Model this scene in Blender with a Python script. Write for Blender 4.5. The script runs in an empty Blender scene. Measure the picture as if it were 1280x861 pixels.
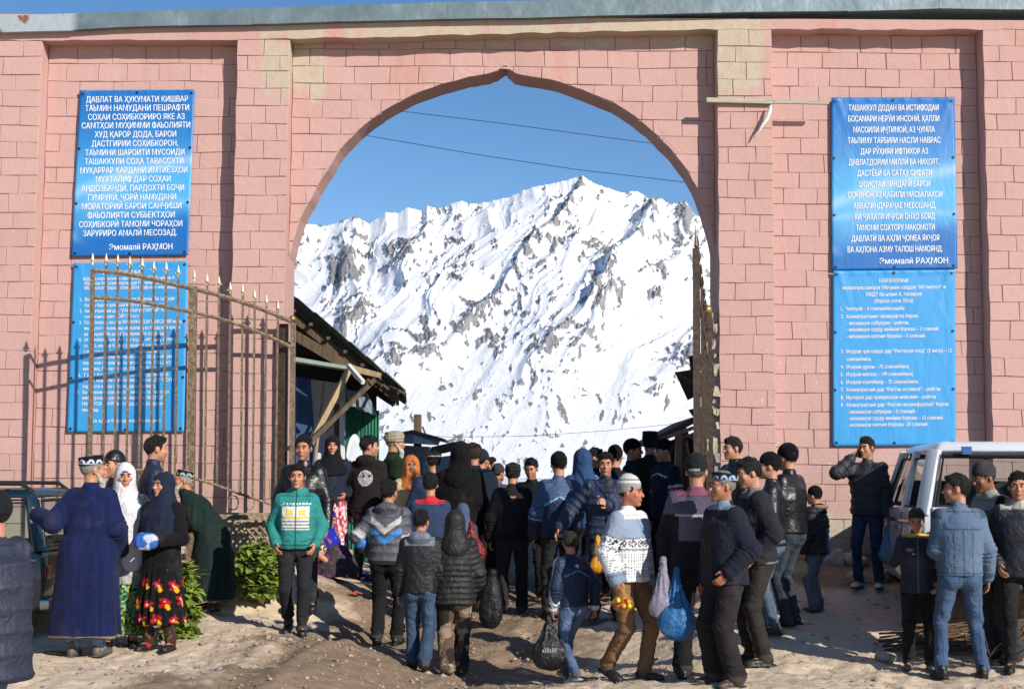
import bpy, bmesh, math, random
import numpy as np
from mathutils import Vector, Matrix
random.seed(7); RNG = np.random.default_rng(7)
C = bpy.context.scene.collection
SC = bpy.context.scene
PI = math.pi
# ---------------------------------------------------------------- camera, sky, sun, exposure
F = 1750.0; PITCH = math.atan(159.5/F); ROLL = math.radians(0.35); EYE = 1.68
cam = bpy.data.cameras.new('camera'); camo = bpy.data.objects.new('camera', cam); C.objects.link(camo)
cam.lens = 36*F/1280; cam.sensor_width = 36; cam.clip_start = .1; cam.clip_end = 20000
RC = np.array(Matrix.Rotation(PI/2+PITCH, 3, 'X') @ Matrix.Rotation(ROLL, 3, 'Z'))
camo.matrix_world = Matrix.Translation((0, 0, EYE)) @ Matrix(RC.tolist()).to_4x4()
SC.camera = camo
w = bpy.data.worlds.new('World'); SC.world = w; w.use_nodes = True
SUND = Vector((.9, -1, .68)).normalized()          # towards the sun
nt = w.node_tree; bg = nt.nodes['Background']
sky = nt.nodes.new('ShaderNodeTexSky'); sky.sky_type = 'NISHITA'; sky.sun_disc = False
sky.sun_elevation = math.asin(SUND.z); sky.sun_rotation = math.atan2(SUND.x, SUND.y)
sky.altitude = 2500; sky.air_density = 1.0; sky.dust_density = .1; sky.ozone_density = 1.6
hs = nt.nodes.new('ShaderNodeHueSaturation'); hs.inputs['Saturation'].default_value = 1.20; hs.inputs['Value'].default_value = 1.22
nt.links.new(sky.outputs[0], hs.inputs['Color']); nt.links.new(hs.outputs[0], bg.inputs[0]); bg.inputs[1].default_value = .088
sl = bpy.data.lights.new('sun', 'SUN'); sl.energy = 4.7; sl.angle = math.radians(.53); sl.color = (1, .93, .84)
so = bpy.data.objects.new('sun', sl); C.objects.link(so)
so.rotation_euler = SUND.to_track_quat('Z', 'Y').to_euler(); so.location = (8, -10, 12)
vs = SC.view_settings; vs.view_transform = 'Standard'; vs.look = 'None'; vs.gamma = 1; vs.exposure = 0.30
SC.render.engine = 'CYCLES'
SC.cycles.max_bounces = 6; SC.cycles.transparent_max_bounces = 8

def ray(px, py):
    v = RC @ np.array([(px-640)/F, (430.5-py)/F, -1.0]); return v/v[1]
def at(px, py, Y):                       # pixel of the photograph -> point of the plane y = Y
    v = ray(px, py)*Y; return Vector((v[0], Y, v[2]+EYE))
def proj(p):
    q = RC.T @ (np.array(p, float)-np.array([0, 0, EYE])); return 640+q[0]/-q[2]*F, 430.5-q[1]/-q[2]*F

# ---------------------------------------------------------------- helpers
def lin(c):
    if isinstance(c, str):
        c = [int(c[i:i+2], 16)/255 for i in (0, 2, 4)]
        return tuple((x/12.92 if x <= .04045 else ((x+.055)/1.055)**2.4) for x in c)
    return tuple(c)
def tag(o, label=None, cat=None, group=None, kind=None):
    if label: o['label'] = label
    if cat: o['category'] = cat
    if group: o['group'] = group
    if kind: o['kind'] = kind
    return o
def mesh_from(name, V, Fc, mat=None, smooth=False, cols=None, mats=None, fm=None):
    V = np.asarray(V, dtype=np.float32).reshape(-1, 3)
    me = bpy.data.meshes.new(name)
    if isinstance(Fc, np.ndarray):
        n, k = Fc.shape
        me.vertices.add(len(V)); me.vertices.foreach_set('co', V.ravel())
        me.loops.add(n*k); me.loops.foreach_set('vertex_index', Fc.astype(np.int32).ravel())
        me.polygons.add(n); me.polygons.foreach_set('loop_start', np.arange(0, n*k, k, dtype=np.int32))
        me.update(calc_edges=True)
    else:
        me.from_pydata([tuple(map(float, v)) for v in V], [], [tuple(f) for f in Fc])
    if smooth: me.polygons.foreach_set('use_smooth', np.ones(len(me.polygons), dtype=bool))
    if cols is not None:
        a = me.color_attributes.new('Col', 'FLOAT_COLOR', 'POINT')
        a.data.foreach_set('color', np.concatenate([cols, np.ones((len(cols), 1))], 1).astype(np.float32).ravel())
    if mat: me.materials.append(mat)
    if mats:
        for m in mats: me.materials.append(m)
        me.polygons.foreach_set('material_index', np.asarray(fm, dtype=np.int32))
    return me
def link(name, me, parent=None):
    o = bpy.data.objects.new(name, me); C.objects.link(o)
    if parent: o.parent = parent
    return o
def empty(name, loc=(0, 0, 0), rz=0):
    o = bpy.data.objects.new(name, None); C.objects.link(o); o.location = loc; o.rotation_euler.z = rz
    o.empty_display_size = .1
    return o
def copy_tree(o, parent=None):
    c = o.copy(); C.objects.link(c); c.parent = parent
    for ch in list(o.children): copy_tree(ch, c)
    return c
class MB:
    """collects simple solids and links them as one mesh"""
    def __init__(s): s.v = []; s.f = []; s.smooth = False
    def add(s, V, Fc):
        n = len(s.v); s.v += [tuple(map(float, p)) for p in V]; s.f += [tuple(i+n for i in f) for f in Fc]; return s
    def box(s, a, b, jit=0):
        x0, y0, z0 = a; x1, y1, z1 = b
        V = [(x, y, z) for z in (z0, z1) for y in (y0, y1) for x in (x0, x1)]
        if jit: V = [tuple(c+random.uniform(-jit, jit) for c in p) for p in V]
        return s.add(V, [(0, 2, 3, 1), (4, 5, 7, 6), (0, 1, 5, 4), (2, 6, 7, 3), (0, 4, 6, 2), (1, 3, 7, 5)])
    def bar(s, a, b, w, h=None, up=(0, 0, 1), taper=1):      # rectangular bar from a to b
        a, b = Vector(a), Vector(b); h = h or w; d = (b-a).normalized(); up = Vector(up)
        if abs(d.dot(up)) > .98: up = Vector((0, 1, 0))
        sx = d.cross(up).normalized(); sz = sx.cross(d)
        V = []
        for p, k in ((a, 1), (b, taper)):
            for i, j in ((-1, -1), (1, -1), (1, 1), (-1, 1)): V.append(p+sx*w*k*i/2+sz*h*k*j/2)
        return s.add(V, [(0, 1, 2, 3), (7, 6, 5, 4), (0, 4, 5, 1), (1, 5, 6, 2), (2, 6, 7, 3), (3, 7, 4, 0)])
    def tube(s, pts, r, n=8, caps=True):
        pts = [Vector(p) for p in pts]; rs = r if isinstance(r, (list, tuple)) else [r]*len(pts)
        V = []; Fc = []; prev = None
        for i, p in enumerate(pts):
            d = (pts[min(i+1, len(pts)-1)]-pts[max(i-1, 0)]).normalized()
            if prev is None:
                u = d.cross(Vector((0, 0, 1)));
                if u.length < .05: u = d.cross(Vector((1, 0, 0)))
            else: u = prev-d*prev.dot(d)
            u.normalize(); prev = u; v = d.cross(u)
            for k in range(n):
                t = 2*PI*k/n; V.append(p+u*math.cos(t)*rs[i]+v*math.sin(t)*rs[i])
        for i in range(len(pts)-1):
            for k in range(n):
                a = i*n+k; b = i*n+(k+1) % n; Fc.append((a, b, b+n, a+n))
        if caps: Fc += [tuple(range(n))[::-1], tuple(range((len(pts)-1)*n, len(pts)*n))]
        return s.add(V, Fc)
    def ball(s, c, r, n=8, m=6):
        r = (r, r, r) if isinstance(r, (int, float)) else r
        V = [(c[0], c[1], c[2]-r[2])]; Fc = []
        for i in range(1, m):
            t = PI*i/m
            for k in range(n):
                a = 2*PI*k/n; V.append((c[0]+r[0]*math.sin(t)*math.cos(a), c[1]+r[1]*math.sin(t)*math.sin(a), c[2]-r[2]*math.cos(t)))
        V.append((c[0], c[1], c[2]+r[2])); L = len(V)-1
        for k in range(n):
            Fc.append((0, 1+(k+1) % n, 1+k)); Fc.append((L, L-n+k, L-n+(k+1) % n))
        for i in range(m-2):
            for k in range(n):
                a = 1+i*n+k; b = 1+i*n+(k+1) % n; Fc.append((a, b, b+n, a+n))
        return s.add(V, Fc)
    def prism(s, poly, y0, y1, ax='y'):      # polygon in (x, z) pushed from y0 to y1
        n = len(poly)
        if ax == 'y': V = [(x, y0, z) for x, z in poly]+[(x, y1, z) for x, z in poly]
        else: V = [(y0, x, z) for x, z in poly]+[(y1, x, z) for x, z in poly]
        return s.add(V, [tuple(range(n)), tuple(range(n, 2*n))[::-1]]+[(i, i+n, (i+1) % n+n, (i+1) % n) for i in range(n)])
    def build(s, name, mat, parent=None, smooth=False):
        me = mesh_from(name, s.v, s.f, mat, smooth)
        bm = bmesh.new(); bm.from_mesh(me); bmesh.ops.recalc_face_normals(bm, faces=bm.faces); bm.to_mesh(me); bm.free()
        if smooth: me.polygons.foreach_set('use_smooth', np.ones(len(me.polygons), dtype=bool))
        return link(name, me, parent)
# ---------------------------------------------------------------- noise
_perm = np.random.default_rng(3).permutation(512)
_perm = np.concatenate([_perm, _perm, _perm])
def _h(ix, iy, s=0): return _perm[(_perm[(ix+s*17) & 511]+iy) & 511]
def perlin(x, y, s=0):
    ix = np.floor(x).astype(int); iy = np.floor(y).astype(int); fx = x-ix; fy = y-iy
    def g(i, j):
        a = _h(ix+i, iy+j, s)*(2*PI/512); return np.cos(a)*(fx-i)+np.sin(a)*(fy-j)
    u = fx*fx*fx*(fx*(fx*6-15)+10); v = fy*fy*fy*(fy*(fy*6-15)+10)
    return ((g(0, 0)*(1-u)+g(1, 0)*u)*(1-v)+(g(0, 1)*(1-u)+g(1, 1)*u)*v)*1.5
def fbm(x, y, o=5, s=0, gain=.5):
    r = 0; a = 1
    for i in range(o): r = r+a*perlin(x, y, s+i); x = x*2.03+5.1; y = y*2.03+1.7; a *= gain
    return r
def ridged(x, y, o=5, s=0, gain=.5):
    r = 0; a = 1; wgt = 1
    for i in range(o):
        n = 1-np.abs(perlin(x, y, s+i)); n = n*n; r = r+a*n*wgt; wgt = np.clip(n*1.4, 0, 1); x = x*2.03+3.3; y = y*2.03+9.2; a *= gain
    return r
def wr(P, k, seed=0, aniso=(1, 1, 1), n=6):       # cheap folded noise on 3D points
    r = np.random.default_rng(seed); out = 0; P = P*np.array(aniso)
    for i in range(n):
        a = r.normal(size=3); a /= np.linalg.norm(a); b = r.normal(size=3)*k*.6
        out = out+np.sin((P@a)*k*r.uniform(.7, 1.6)+1.7*np.sin(P@b+r.uniform(0, 6))+r.uniform(0, 6))
    return out/n
# ---------------------------------------------------------------- materials
def newmat(name):
    m = bpy.data.materials.new(name); m.use_nodes = True; nt = m.node_tree
    return m, nt, nt.nodes['Principled BSDF']
def ND(nt, t, **kw):
    n = nt.nodes.new('ShaderNode'+t)
    for k, v in kw.items():
        if k.startswith('i_'): n.inputs[k[2:].replace('_', ' ')].default_value = v
        else: setattr(n, k, v)
    return n
def noise(nt, scale, detail=4, rough=.5, vec=None, dist=0, stretch=None):
    n = ND(nt, 'TexNoise'); n.inputs['Scale'].default_value = scale; n.inputs['Detail'].default_value = detail
    n.inputs['Roughness'].default_value = rough; n.inputs['Distortion'].default_value = dist
    if vec is None: vec = ND(nt, 'NewGeometry').outputs['Position']
    if stretch:
        mp = ND(nt, 'Mapping'); mp.inputs['Scale'].default_value = stretch; nt.links.new(vec, mp.inputs[0]); vec = mp.outputs[0]
    nt.links.new(vec, n.inputs['Vector']); return n.outputs['Fac']
def ramp(nt, src, stops, interp='LINEAR'):
    r = ND(nt, 'ValToRGB'); e = r.color_ramp.elements; r.color_ramp.interpolation = interp
    while len(e) < len(stops): e.new(.5)
    for i, (p, c) in enumerate(stops):
        e[i].position = p; e[i].color = (*(c if not isinstance(c, (int, float)) else (c, c, c)), 1)
    nt.links.new(src, r.inputs[0]); return r.outputs['Color']
def mix(nt, fac, a, b, mode='MIX'):
    m = ND(nt, 'Mix', data_type='RGBA', blend_type=mode)
    for v, i in ((fac, 0), (a, 6), (b, 7)):
        if hasattr(v, 'is_linked') or hasattr(v, 'links'): nt.links.new(v, m.inputs[i])
        elif isinstance(v, (int, float)): m.inputs[i].default_value = v if i == 0 else (v, v, v, 1)
        else: m.inputs[i].default_value = (*v, 1)
    return m.outputs[2]
def math_(nt, op, a, b=0, clamp=False):
    m = ND(nt, 'Math', operation=op, use_clamp=clamp)
    for v, i in ((a, 0), (b, 1)):
        if isinstance(v, (int, float)): m.inputs[i].default_value = v
        else: nt.links.new(v, m.inputs[i])
    return m.outputs[0]
def bump(nt, bsdf, h, strength=.4, dist=.02, normal=None):
    b = ND(nt, 'Bump'); b.inputs['Strength'].default_value = strength; b.inputs['Distance'].default_value = dist
    nt.links.new(h, b.inputs['Height'])
    if normal: nt.links.new(normal, b.inputs['Normal'])
    nt.links.new(b.outputs[0], bsdf.inputs['Normal']); return b.outputs[0]
_mc = {}
def solid(name, col, rough=.7, metal=0, var=.12, scale=20, bmp=.3, bd=.004, coord=True):
    if name in _mc: return _mc[name]
    m, nt, b = newmat(name); col = lin(col)
    n = noise(nt, scale, 5, .6); c = mix(nt, n, tuple(x*(1-var*2) for x in col), tuple(min(1, x*(1+var*2)) for x in col))
    nt.links.new(c, b.inputs['Base Color']); b.inputs['Roughness'].default_value = rough; b.inputs['Metallic'].default_value = metal
    if bmp: bump(nt, b, noise(nt, scale*4, 4, .6), bmp, bd)
    _mc[name] = m; return m
def wood(name, a, b_, rough=.8, stretch=(30, 30, 2)):
    if name in _mc: return _mc[name]
    m, nt, b = newmat(name); tc = ND(nt, 'TexCoord')
    n = noise(nt, 1, 6, .65, tc.outputs['Object'], 1.0, stretch); c = ramp(nt, n, [(.3, lin(a)), (.7, lin(b_))])
    nt.links.new(c, b.inputs['Base Color']); b.inputs['Roughness'].default_value = rough
    bump(nt, b, n, .5, .01); _mc[name] = m; return m
# ---------------------------------------------------------------- ground heights from where things stand
YW = 16.35; YF = 16.12; YB = 16.8
def stand(px, head, foot, H):
    th = ray(px, head)[2]; tf = ray(px, foot)[2]; Y = H/(th-tf); return Y, EYE+Y*tf
_ctl = []
for px, hd, ft, H in [(105, 566, 822, 1.72), (190, 589, 818, 1.58), (262, 585, 782, 1.45), (370, 577, 780, 1.52), (485, 597, 812, 1.70),
                      (562, 635, 832, 1.5), (640, 577, 770, 1.74), (697, 564, 768, 1.78), (722, 658, 855, 1.42), (797, 592, 856, 1.72),
                      (870, 567, 838, 1.75), (905, 585, 858, 1.68), (950, 570, 825, 1.75), (985, 554, 783, 1.76), (1020, 607, 757, 1.22),
                      (1087, 545, 752, 1.75), (1148, 632, 838, 1.4), (1200, 590, 858, 1.73), (1245, 574, 797, 1.57)]:
    Y, z = stand(px, hd, ft, H); _ctl.append((ray(px, ft)[0]*Y, Y, z))
for px, py in ((990, 690), (1100, 692), (1200, 700), (1350, 705)): p = at(px, py, 16.1); _ctl.append(tuple(p))
for px, py in ((60, 700), (300, 700), (340, 705), (-100, 700)): p = at(px, py, 16.1); _ctl.append(tuple(p))
_ctl += [(-1.5, 16.6, .22), (0, 17, .12), (1.8, 16.8, .2), (0, 20, .3), (0, 26, .5), (-6, 20, .6), (6, 20, .6), (-8, 30, .9), (8, 30, .9), (0, 40, .9),
         (-4, 9, -.02), (0, 9.5, -.1), (4, 9, .0), (-8, 8, .1), (8, 8, .1), (0, 5, -.05), (0, 0, 0), (-8, 0, 0), (8, 0, 0), (-9, 14, .5), (9, 14, .5)]
_cp = np.array(_ctl)
def gh(x, y):
    x = np.asarray(x, float); y = np.asarray(y, float)
    out = np.zeros(np.broadcast(x, y).shape); wsum = np.zeros_like(out)
    for cx, cy, cz in _cp:
        r = .75+.09*max(0, cy-17)+.12*max(0, 10-cy)
        d2 = ((x-cx)**2+(y-cy)**2)/(r*r); wt = np.exp(-.5*d2)+.02/(1+d2)**2.; out += wt*cz; wsum += wt
    return out/wsum
def g(x, y): return float(gh(x, y))
# ---- ground sheet
def build_ground():
    def axis(fine0, fine1, step, far0, far1, k=22):
        a = np.arange(fine0, fine1, step); gl = fine0-np.geomspace(step*2, fine0-far0, k)[::-1]; gr = fine1+np.geomspace(step*2, far1-fine1, k)
        return np.concatenate([gl, a, gr])
    xs = axis(-7, 7, .034, -6000, 6000); ys = axis(9.4, 17.6, .034, -3000, 9000)
    X, Y = np.meshgrid(xs, ys, indexing='ij')
    Xc = np.clip(X, -9, 9); Yc = np.clip(Y, 0, 40); Z = gh(Xc, Yc)
    near = np.clip(1-np.maximum(np.abs(X)-8, 0)/4, 0, 1)*np.clip(1-np.maximum(Y-20, 0)/6, 0, 1)*(Y > 5)
    Z += near*(fbm(X*.9, Y*.9, 3, 40)*.035+fbm(X*4, Y*4, 4, 50)*.014+np.clip(fbm(X*7, Y*7, 2, 60)-.15, 0, 1)*.018-np.clip(fbm(X*3.4+9, Y*5, 2, 62)-.35, 0, .25)*.05)
    rf = np.random.default_rng(12)
    for _ in range(900):      # shoe prints
        fx, fy, a = rf.uniform(-6.5, 6.5), rf.uniform(9.9, 16.2), rf.uniform(0, 2*PI); i0, i1 = np.searchsorted(xs, (fx-.2, fx+.2)); j0, j1 = np.searchsorted(ys, (fy-.2, fy+.2))
        dx, dy = X[i0:i1, j0:j1]-fx, Y[i0:i1, j0:j1]-fy; u = dx*math.cos(a)+dy*math.sin(a); v = -dx*math.sin(a)+dy*math.cos(a); e = np.sqrt((u/.055)**2+(v/.15)**2); Z[i0:i1, j0:j1] += -.010*np.exp(-(e/.9)**4)+.004*np.exp(-((e-1.25)/.25)**2)
    for off_ in (-.75, .75):      # wheel ruts through the gateway
        rx = X-(-.7+(Y-14)*.18+off_+.12*np.sin(Y*.9)); Z += near*(-.035*np.exp(-(rx/.13)**2)+.018*np.exp(-((np.abs(rx)-.22)/.07)**2))
    Z = np.where(Y > 60, Z-3, Z)
    n, m = X.shape; V = np.stack([X, Y, Z], -1).reshape(-1, 3)
    i = np.arange(n*m).reshape(n, m); Fq = np.stack([i[:-1, :-1], i[1:, :-1], i[1:, 1:], i[:-1, 1:]], -1).reshape(-1, 4)
    m_, nt, b = newmat('trodden_earth')
    pos = ND(nt, 'NewGeometry').outputs['Position']; sep = ND(nt, 'SeparateXYZ'); nt.links.new(pos, sep.inputs[0])
    n1 = noise(nt, 1.1, 6, .6, pos, .4); n2 = noise(nt, 9, 8, .68, pos); n3 = noise(nt, 45, 6, .7, pos); n4 = noise(nt, .5, 4, .5, pos, .8)
    dry = mix(nt, n2, lin((.52, .405, .275)), lin((.84, .68, .50)))
    dry = mix(nt, math_(nt, 'MULTIPLY', math_(nt, 'SUBTRACT', noise(nt, 3.1, 6, .7, pos, .6), .52, True), 4, True), dry, lin((.40, .29, .19)))
    dry = mix(nt, math_(nt, 'MULTIPLY', n3, .5), dry, lin((.44, .345, .25)))
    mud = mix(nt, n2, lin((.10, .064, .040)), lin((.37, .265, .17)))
    # wheel-worn damp track through the gate and a darker brown patch below the wall on the right
    xx, yy = sep.outputs[0], sep.outputs[1]
    cx = math_(nt, 'MULTIPLY', math_(nt, 'SUBTRACT', yy, 14), .18)
    dx = math_(nt, 'ABSOLUTE', math_(nt, 'SUBTRACT', math_(nt, 'ADD', xx, .7), cx))
    tr = math_(nt, 'SUBTRACT', 1.25, math_(nt, 'MULTIPLY', dx, .42), True)
    tr = math_(nt, 'MULTIPLY', tr, math_(nt, 'MULTIPLY', n1, 1.8))
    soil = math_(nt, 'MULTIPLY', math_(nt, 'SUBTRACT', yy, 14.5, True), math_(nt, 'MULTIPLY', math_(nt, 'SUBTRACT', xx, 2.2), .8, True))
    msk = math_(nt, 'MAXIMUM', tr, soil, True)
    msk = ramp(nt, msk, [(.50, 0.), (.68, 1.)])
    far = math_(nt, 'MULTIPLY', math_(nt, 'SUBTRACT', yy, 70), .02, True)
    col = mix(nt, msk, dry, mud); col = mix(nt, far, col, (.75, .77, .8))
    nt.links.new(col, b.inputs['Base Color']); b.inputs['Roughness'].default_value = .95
    hb = math_(nt, 'ADD', n2, math_(nt, 'MULTIPLY', n3, .5)); bump(nt, b, hb, .8, .03)
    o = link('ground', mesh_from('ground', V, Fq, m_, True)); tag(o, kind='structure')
build_ground()
# ---------------------------------------------------------------- mountain
def build_mountain():
    sk = [(-900, 330), (-400, 250), (-100, 300), (200, 285), (340, 283), (386, 278), (405, 281), (430, 274), (442, 267), (461, 276), (483, 261), (497, 263), (510, 256), (528, 260), (534, 252), (545, 257), (558, 254),
          (576, 247), (594, 251), (615, 248), (633, 245), (660, 234), (695, 225), (715, 219), (728, 216), (738, 223), (748, 228), (779, 239), (790, 237), (797, 236), (814, 247), (828, 247), (836, 254), (845, 252), (858, 250),
          (867, 265), (889, 278), (1000, 300), (1300, 250), (1900, 340)]
    Yr = 4200.; Y0 = 900.
    sx = np.array([ray(a, b)[0]*Yr for a, b in sk]); sz = np.array([EYE+ray(a, b)[2]*Yr for a, b in sk])
    # fine skyline
    xs = np.concatenate([np.linspace(-4200, -800, 60)[:-1], np.linspace(-800, 800, 800), np.linspace(800, 4200, 60)[1:]])
    vv = np.linspace(0, 1, 640)**.95; vv = np.concatenate([vv, 1+np.linspace(.01, .4, 24)])
    X, V = np.meshgrid(xs, vv, indexing='ij')
    # lateral position is kept along the line of sight so the skyline holds
    Yp = Y0+(Yr-Y0)*V; Xp = X*Yp/Yr*.999
    E = np.interp(X, sx, sz)
    smooth = np.interp(X, np.linspace(-4200, 4200, 40), np.interp(np.linspace(-4200, 4200, 40), sx, sz))
    E = smooth+(E-smooth)*np.clip((V-.55)/.45, 0, 1)
    base = E*np.clip(V, 0, 1)**1.12+(V > 1)*-(V-1)*E*1.4
    # domain turned so spurs run down to the left
    pa = X/2.4; pb = 1750*base/Yp; sc_ = Yp/Yr; wa = pa+16*fbm(pa/90, pb/90, 3, 5); wb = pb+16*fbm(pa/90+7, pb/90, 3, 9)
    def crest(pts):       # distance to a spur line and how far along it we are
        best = np.full(X.shape, 1e9)
        for (x0, y0), (x1, y1) in zip(pts[:-1], pts[1:]):
            ax, ay, bx, by = x0-640, 590-y0, x1-640, 590-y1; dx, dy = bx-ax, by-ay; t = np.clip(((wa-ax)*dx+(wb-ay)*dy)/(dx*dx+dy*dy), 0, 1)
            best = np.minimum(best, np.hypot(wa-ax-t*dx, wb-ay-t*dy))
        return best
    spurs = [([(728, 218), (702, 262), (668, 300), (640, 345), (600, 395), (560, 428), (500, 452), (452, 480)], 62), ([(812, 246), (822, 296), (770, 330), (735, 385), (690, 428), (640, 482), (590, 530), (505, 580)], 58),
             ([(900, 296), (852, 330), (800, 352), (752, 400), (716, 452), (690, 520)], 38), ([(534, 252), (520, 300), (498, 350), (470, 392), (430, 410)], 44), ([(594, 251), (600, 300), (560, 352), (540, 400), (500, 420)], 34),
             ([(430, 274), (424, 330), (432, 372), (452, 402)], 40), ([(880, 430), (840, 470), (780, 520), (700, 560)], 26)]
    rg = 0; cr_ = 0
    for pts, A_ in spurs:
        d = crest(pts); rg = rg+A_*np.exp(-d/20); cr_ = np.maximum(cr_, np.exp(-(d/13)**2)*(A_/60))
    U = (wa-wb*.85)*.74; W = (wa+wb)*.7
    r1 = ridged(U/95+.30, W/330+.2, 2, 20)-1.05
    r2 = ridged(U/34, W/95, 3, 30)-1.1
    r3 = ridged(wa/13, wb/15, 4, 40)-1.1
    env = np.clip(V*3, 0, 1)*np.clip((1.02-V)*9, 0, 1)
    n1 = fbm(wa/11, wb/11, 5, 70, .62); n3 = fbm(pa/60, pb/60, 3, 85); n4 = fbm(pa/34+4, pb/34, 2, 88)
    up = np.clip((pb-40)/120, 0, 1)
    rk = n1*.95+n3*.55+n4*.45+r2*.12-.78+.22*up+.52*cr_
    def blob(x, y, rx, ry, a): return a*np.exp(-((pa-(x-640))/rx)**2-((pb-(590-y))/ry)**2)
    for b_ in ((422, 335, 24, 34, .62), (456, 398, 16, 14, .4), (580, 408, 22, 22, .35), (690, 430, 16, 15, .75), (862, 262, 22, 16, .5), (545, 335, 18, 26, .3), (470, 288, 20, 16, .3), (700, 300, 26, 34, .22), (760, 300, 22, 30, .22), (815, 320, 20, 24, .2),
               (728, 222, 10, 7, .6), (797, 240, 10, 7, .5), (760, 262, 26, 20, -.4), (640, 262, 40, 14, -.3), (830, 290, 30, 10, -.1)): rk = rk+blob(*b_)
    rm = np.clip(rk*4.0+.12, 0, 1)
    low = np.clip(pb/150, .25, 1)
    Z = base+env*sc_*low*(rg*.95*np.clip((1.0-V)*5, 0, 1)+r1*30+r2*11)+env*sc_*r3*(.5+rm*4)+rm*sc_*(3+4.5*ridged(pa/6, pb/7, 4, 90))*np.clip((1.04-V)*9+.3, 0, 1)*np.clip(V*4, 0, 1)
    Z += np.clip((V-.93)*14, 0, 1)*(V <= 1.001)*(ridged(X/30, V*3, 4, 44)-.9)*3
    n, m = X.shape; P = np.stack([Xp, Yp, Z-6], -1).reshape(-1, 3).astype(np.float32)
    i = np.arange(n*m).reshape(n, m); Fq = np.stack([i[:-1, :-1], i[1:, :-1], i[1:, 1:], i[:-1, 1:]], -1).reshape(-1, 4)
    dzx = np.gradient(Z, axis=0)/np.maximum(np.gradient(Xp, axis=0), .01)
    steep = np.clip((np.abs(dzx)-1.1)*.4, -.05, .25)
    cr = np.clip(rm+steep*.5, 0, 1)
    cols = np.stack([cr]*3, -1).reshape(-1, 3)
    mt, nt, b = newmat('snow_and_rock'); at_ = ND(nt, 'Attribute', attribute_name='Col').outputs['Fac']
    pos = ND(nt, 'NewGeometry').outputs['Position']
    nA = noise(nt, .05, 8, .72, pos, .3, (1, .3, 1)); nB = noise(nt, .16, 6, .7, pos); nC = noise(nt, .008, 5, .6, pos)
    f = math_(nt, 'ADD', math_(nt, 'MULTIPLY', at_, .66), math_(nt, 'MULTIPLY', nA, .85))
    f = math_(nt, 'ADD', f, math_(nt, 'MULTIPLY', nB, .22))
    mk = ramp(nt, f, [(.83, 0.), (.90, 1.)])
    rc = ramp(nt, nB, [(.25, (.12, .12, .13)), (.5, (.27, .265, .265)), (.75, (.50, .48, .46))])
    sn = mix(nt, nC, (.86, .88, .92), (.93, .94, .95))
    col = mix(nt, mk, sn, rc); nt.links.new(col, b.inputs['Base Color']); b.inputs['Roughness'].default_value = .8
    b.inputs['Specular IOR Level'].default_value = .2
    bump(nt, b, math_(nt, 'ADD', nA, math_(nt, 'MULTIPLY', nB, .35)), .7, 3.5)
    o = link('mountain', mesh_from('mountain', P, Fq, mt, True, cols)); tag(o, kind='structure')
build_mountain()
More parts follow.
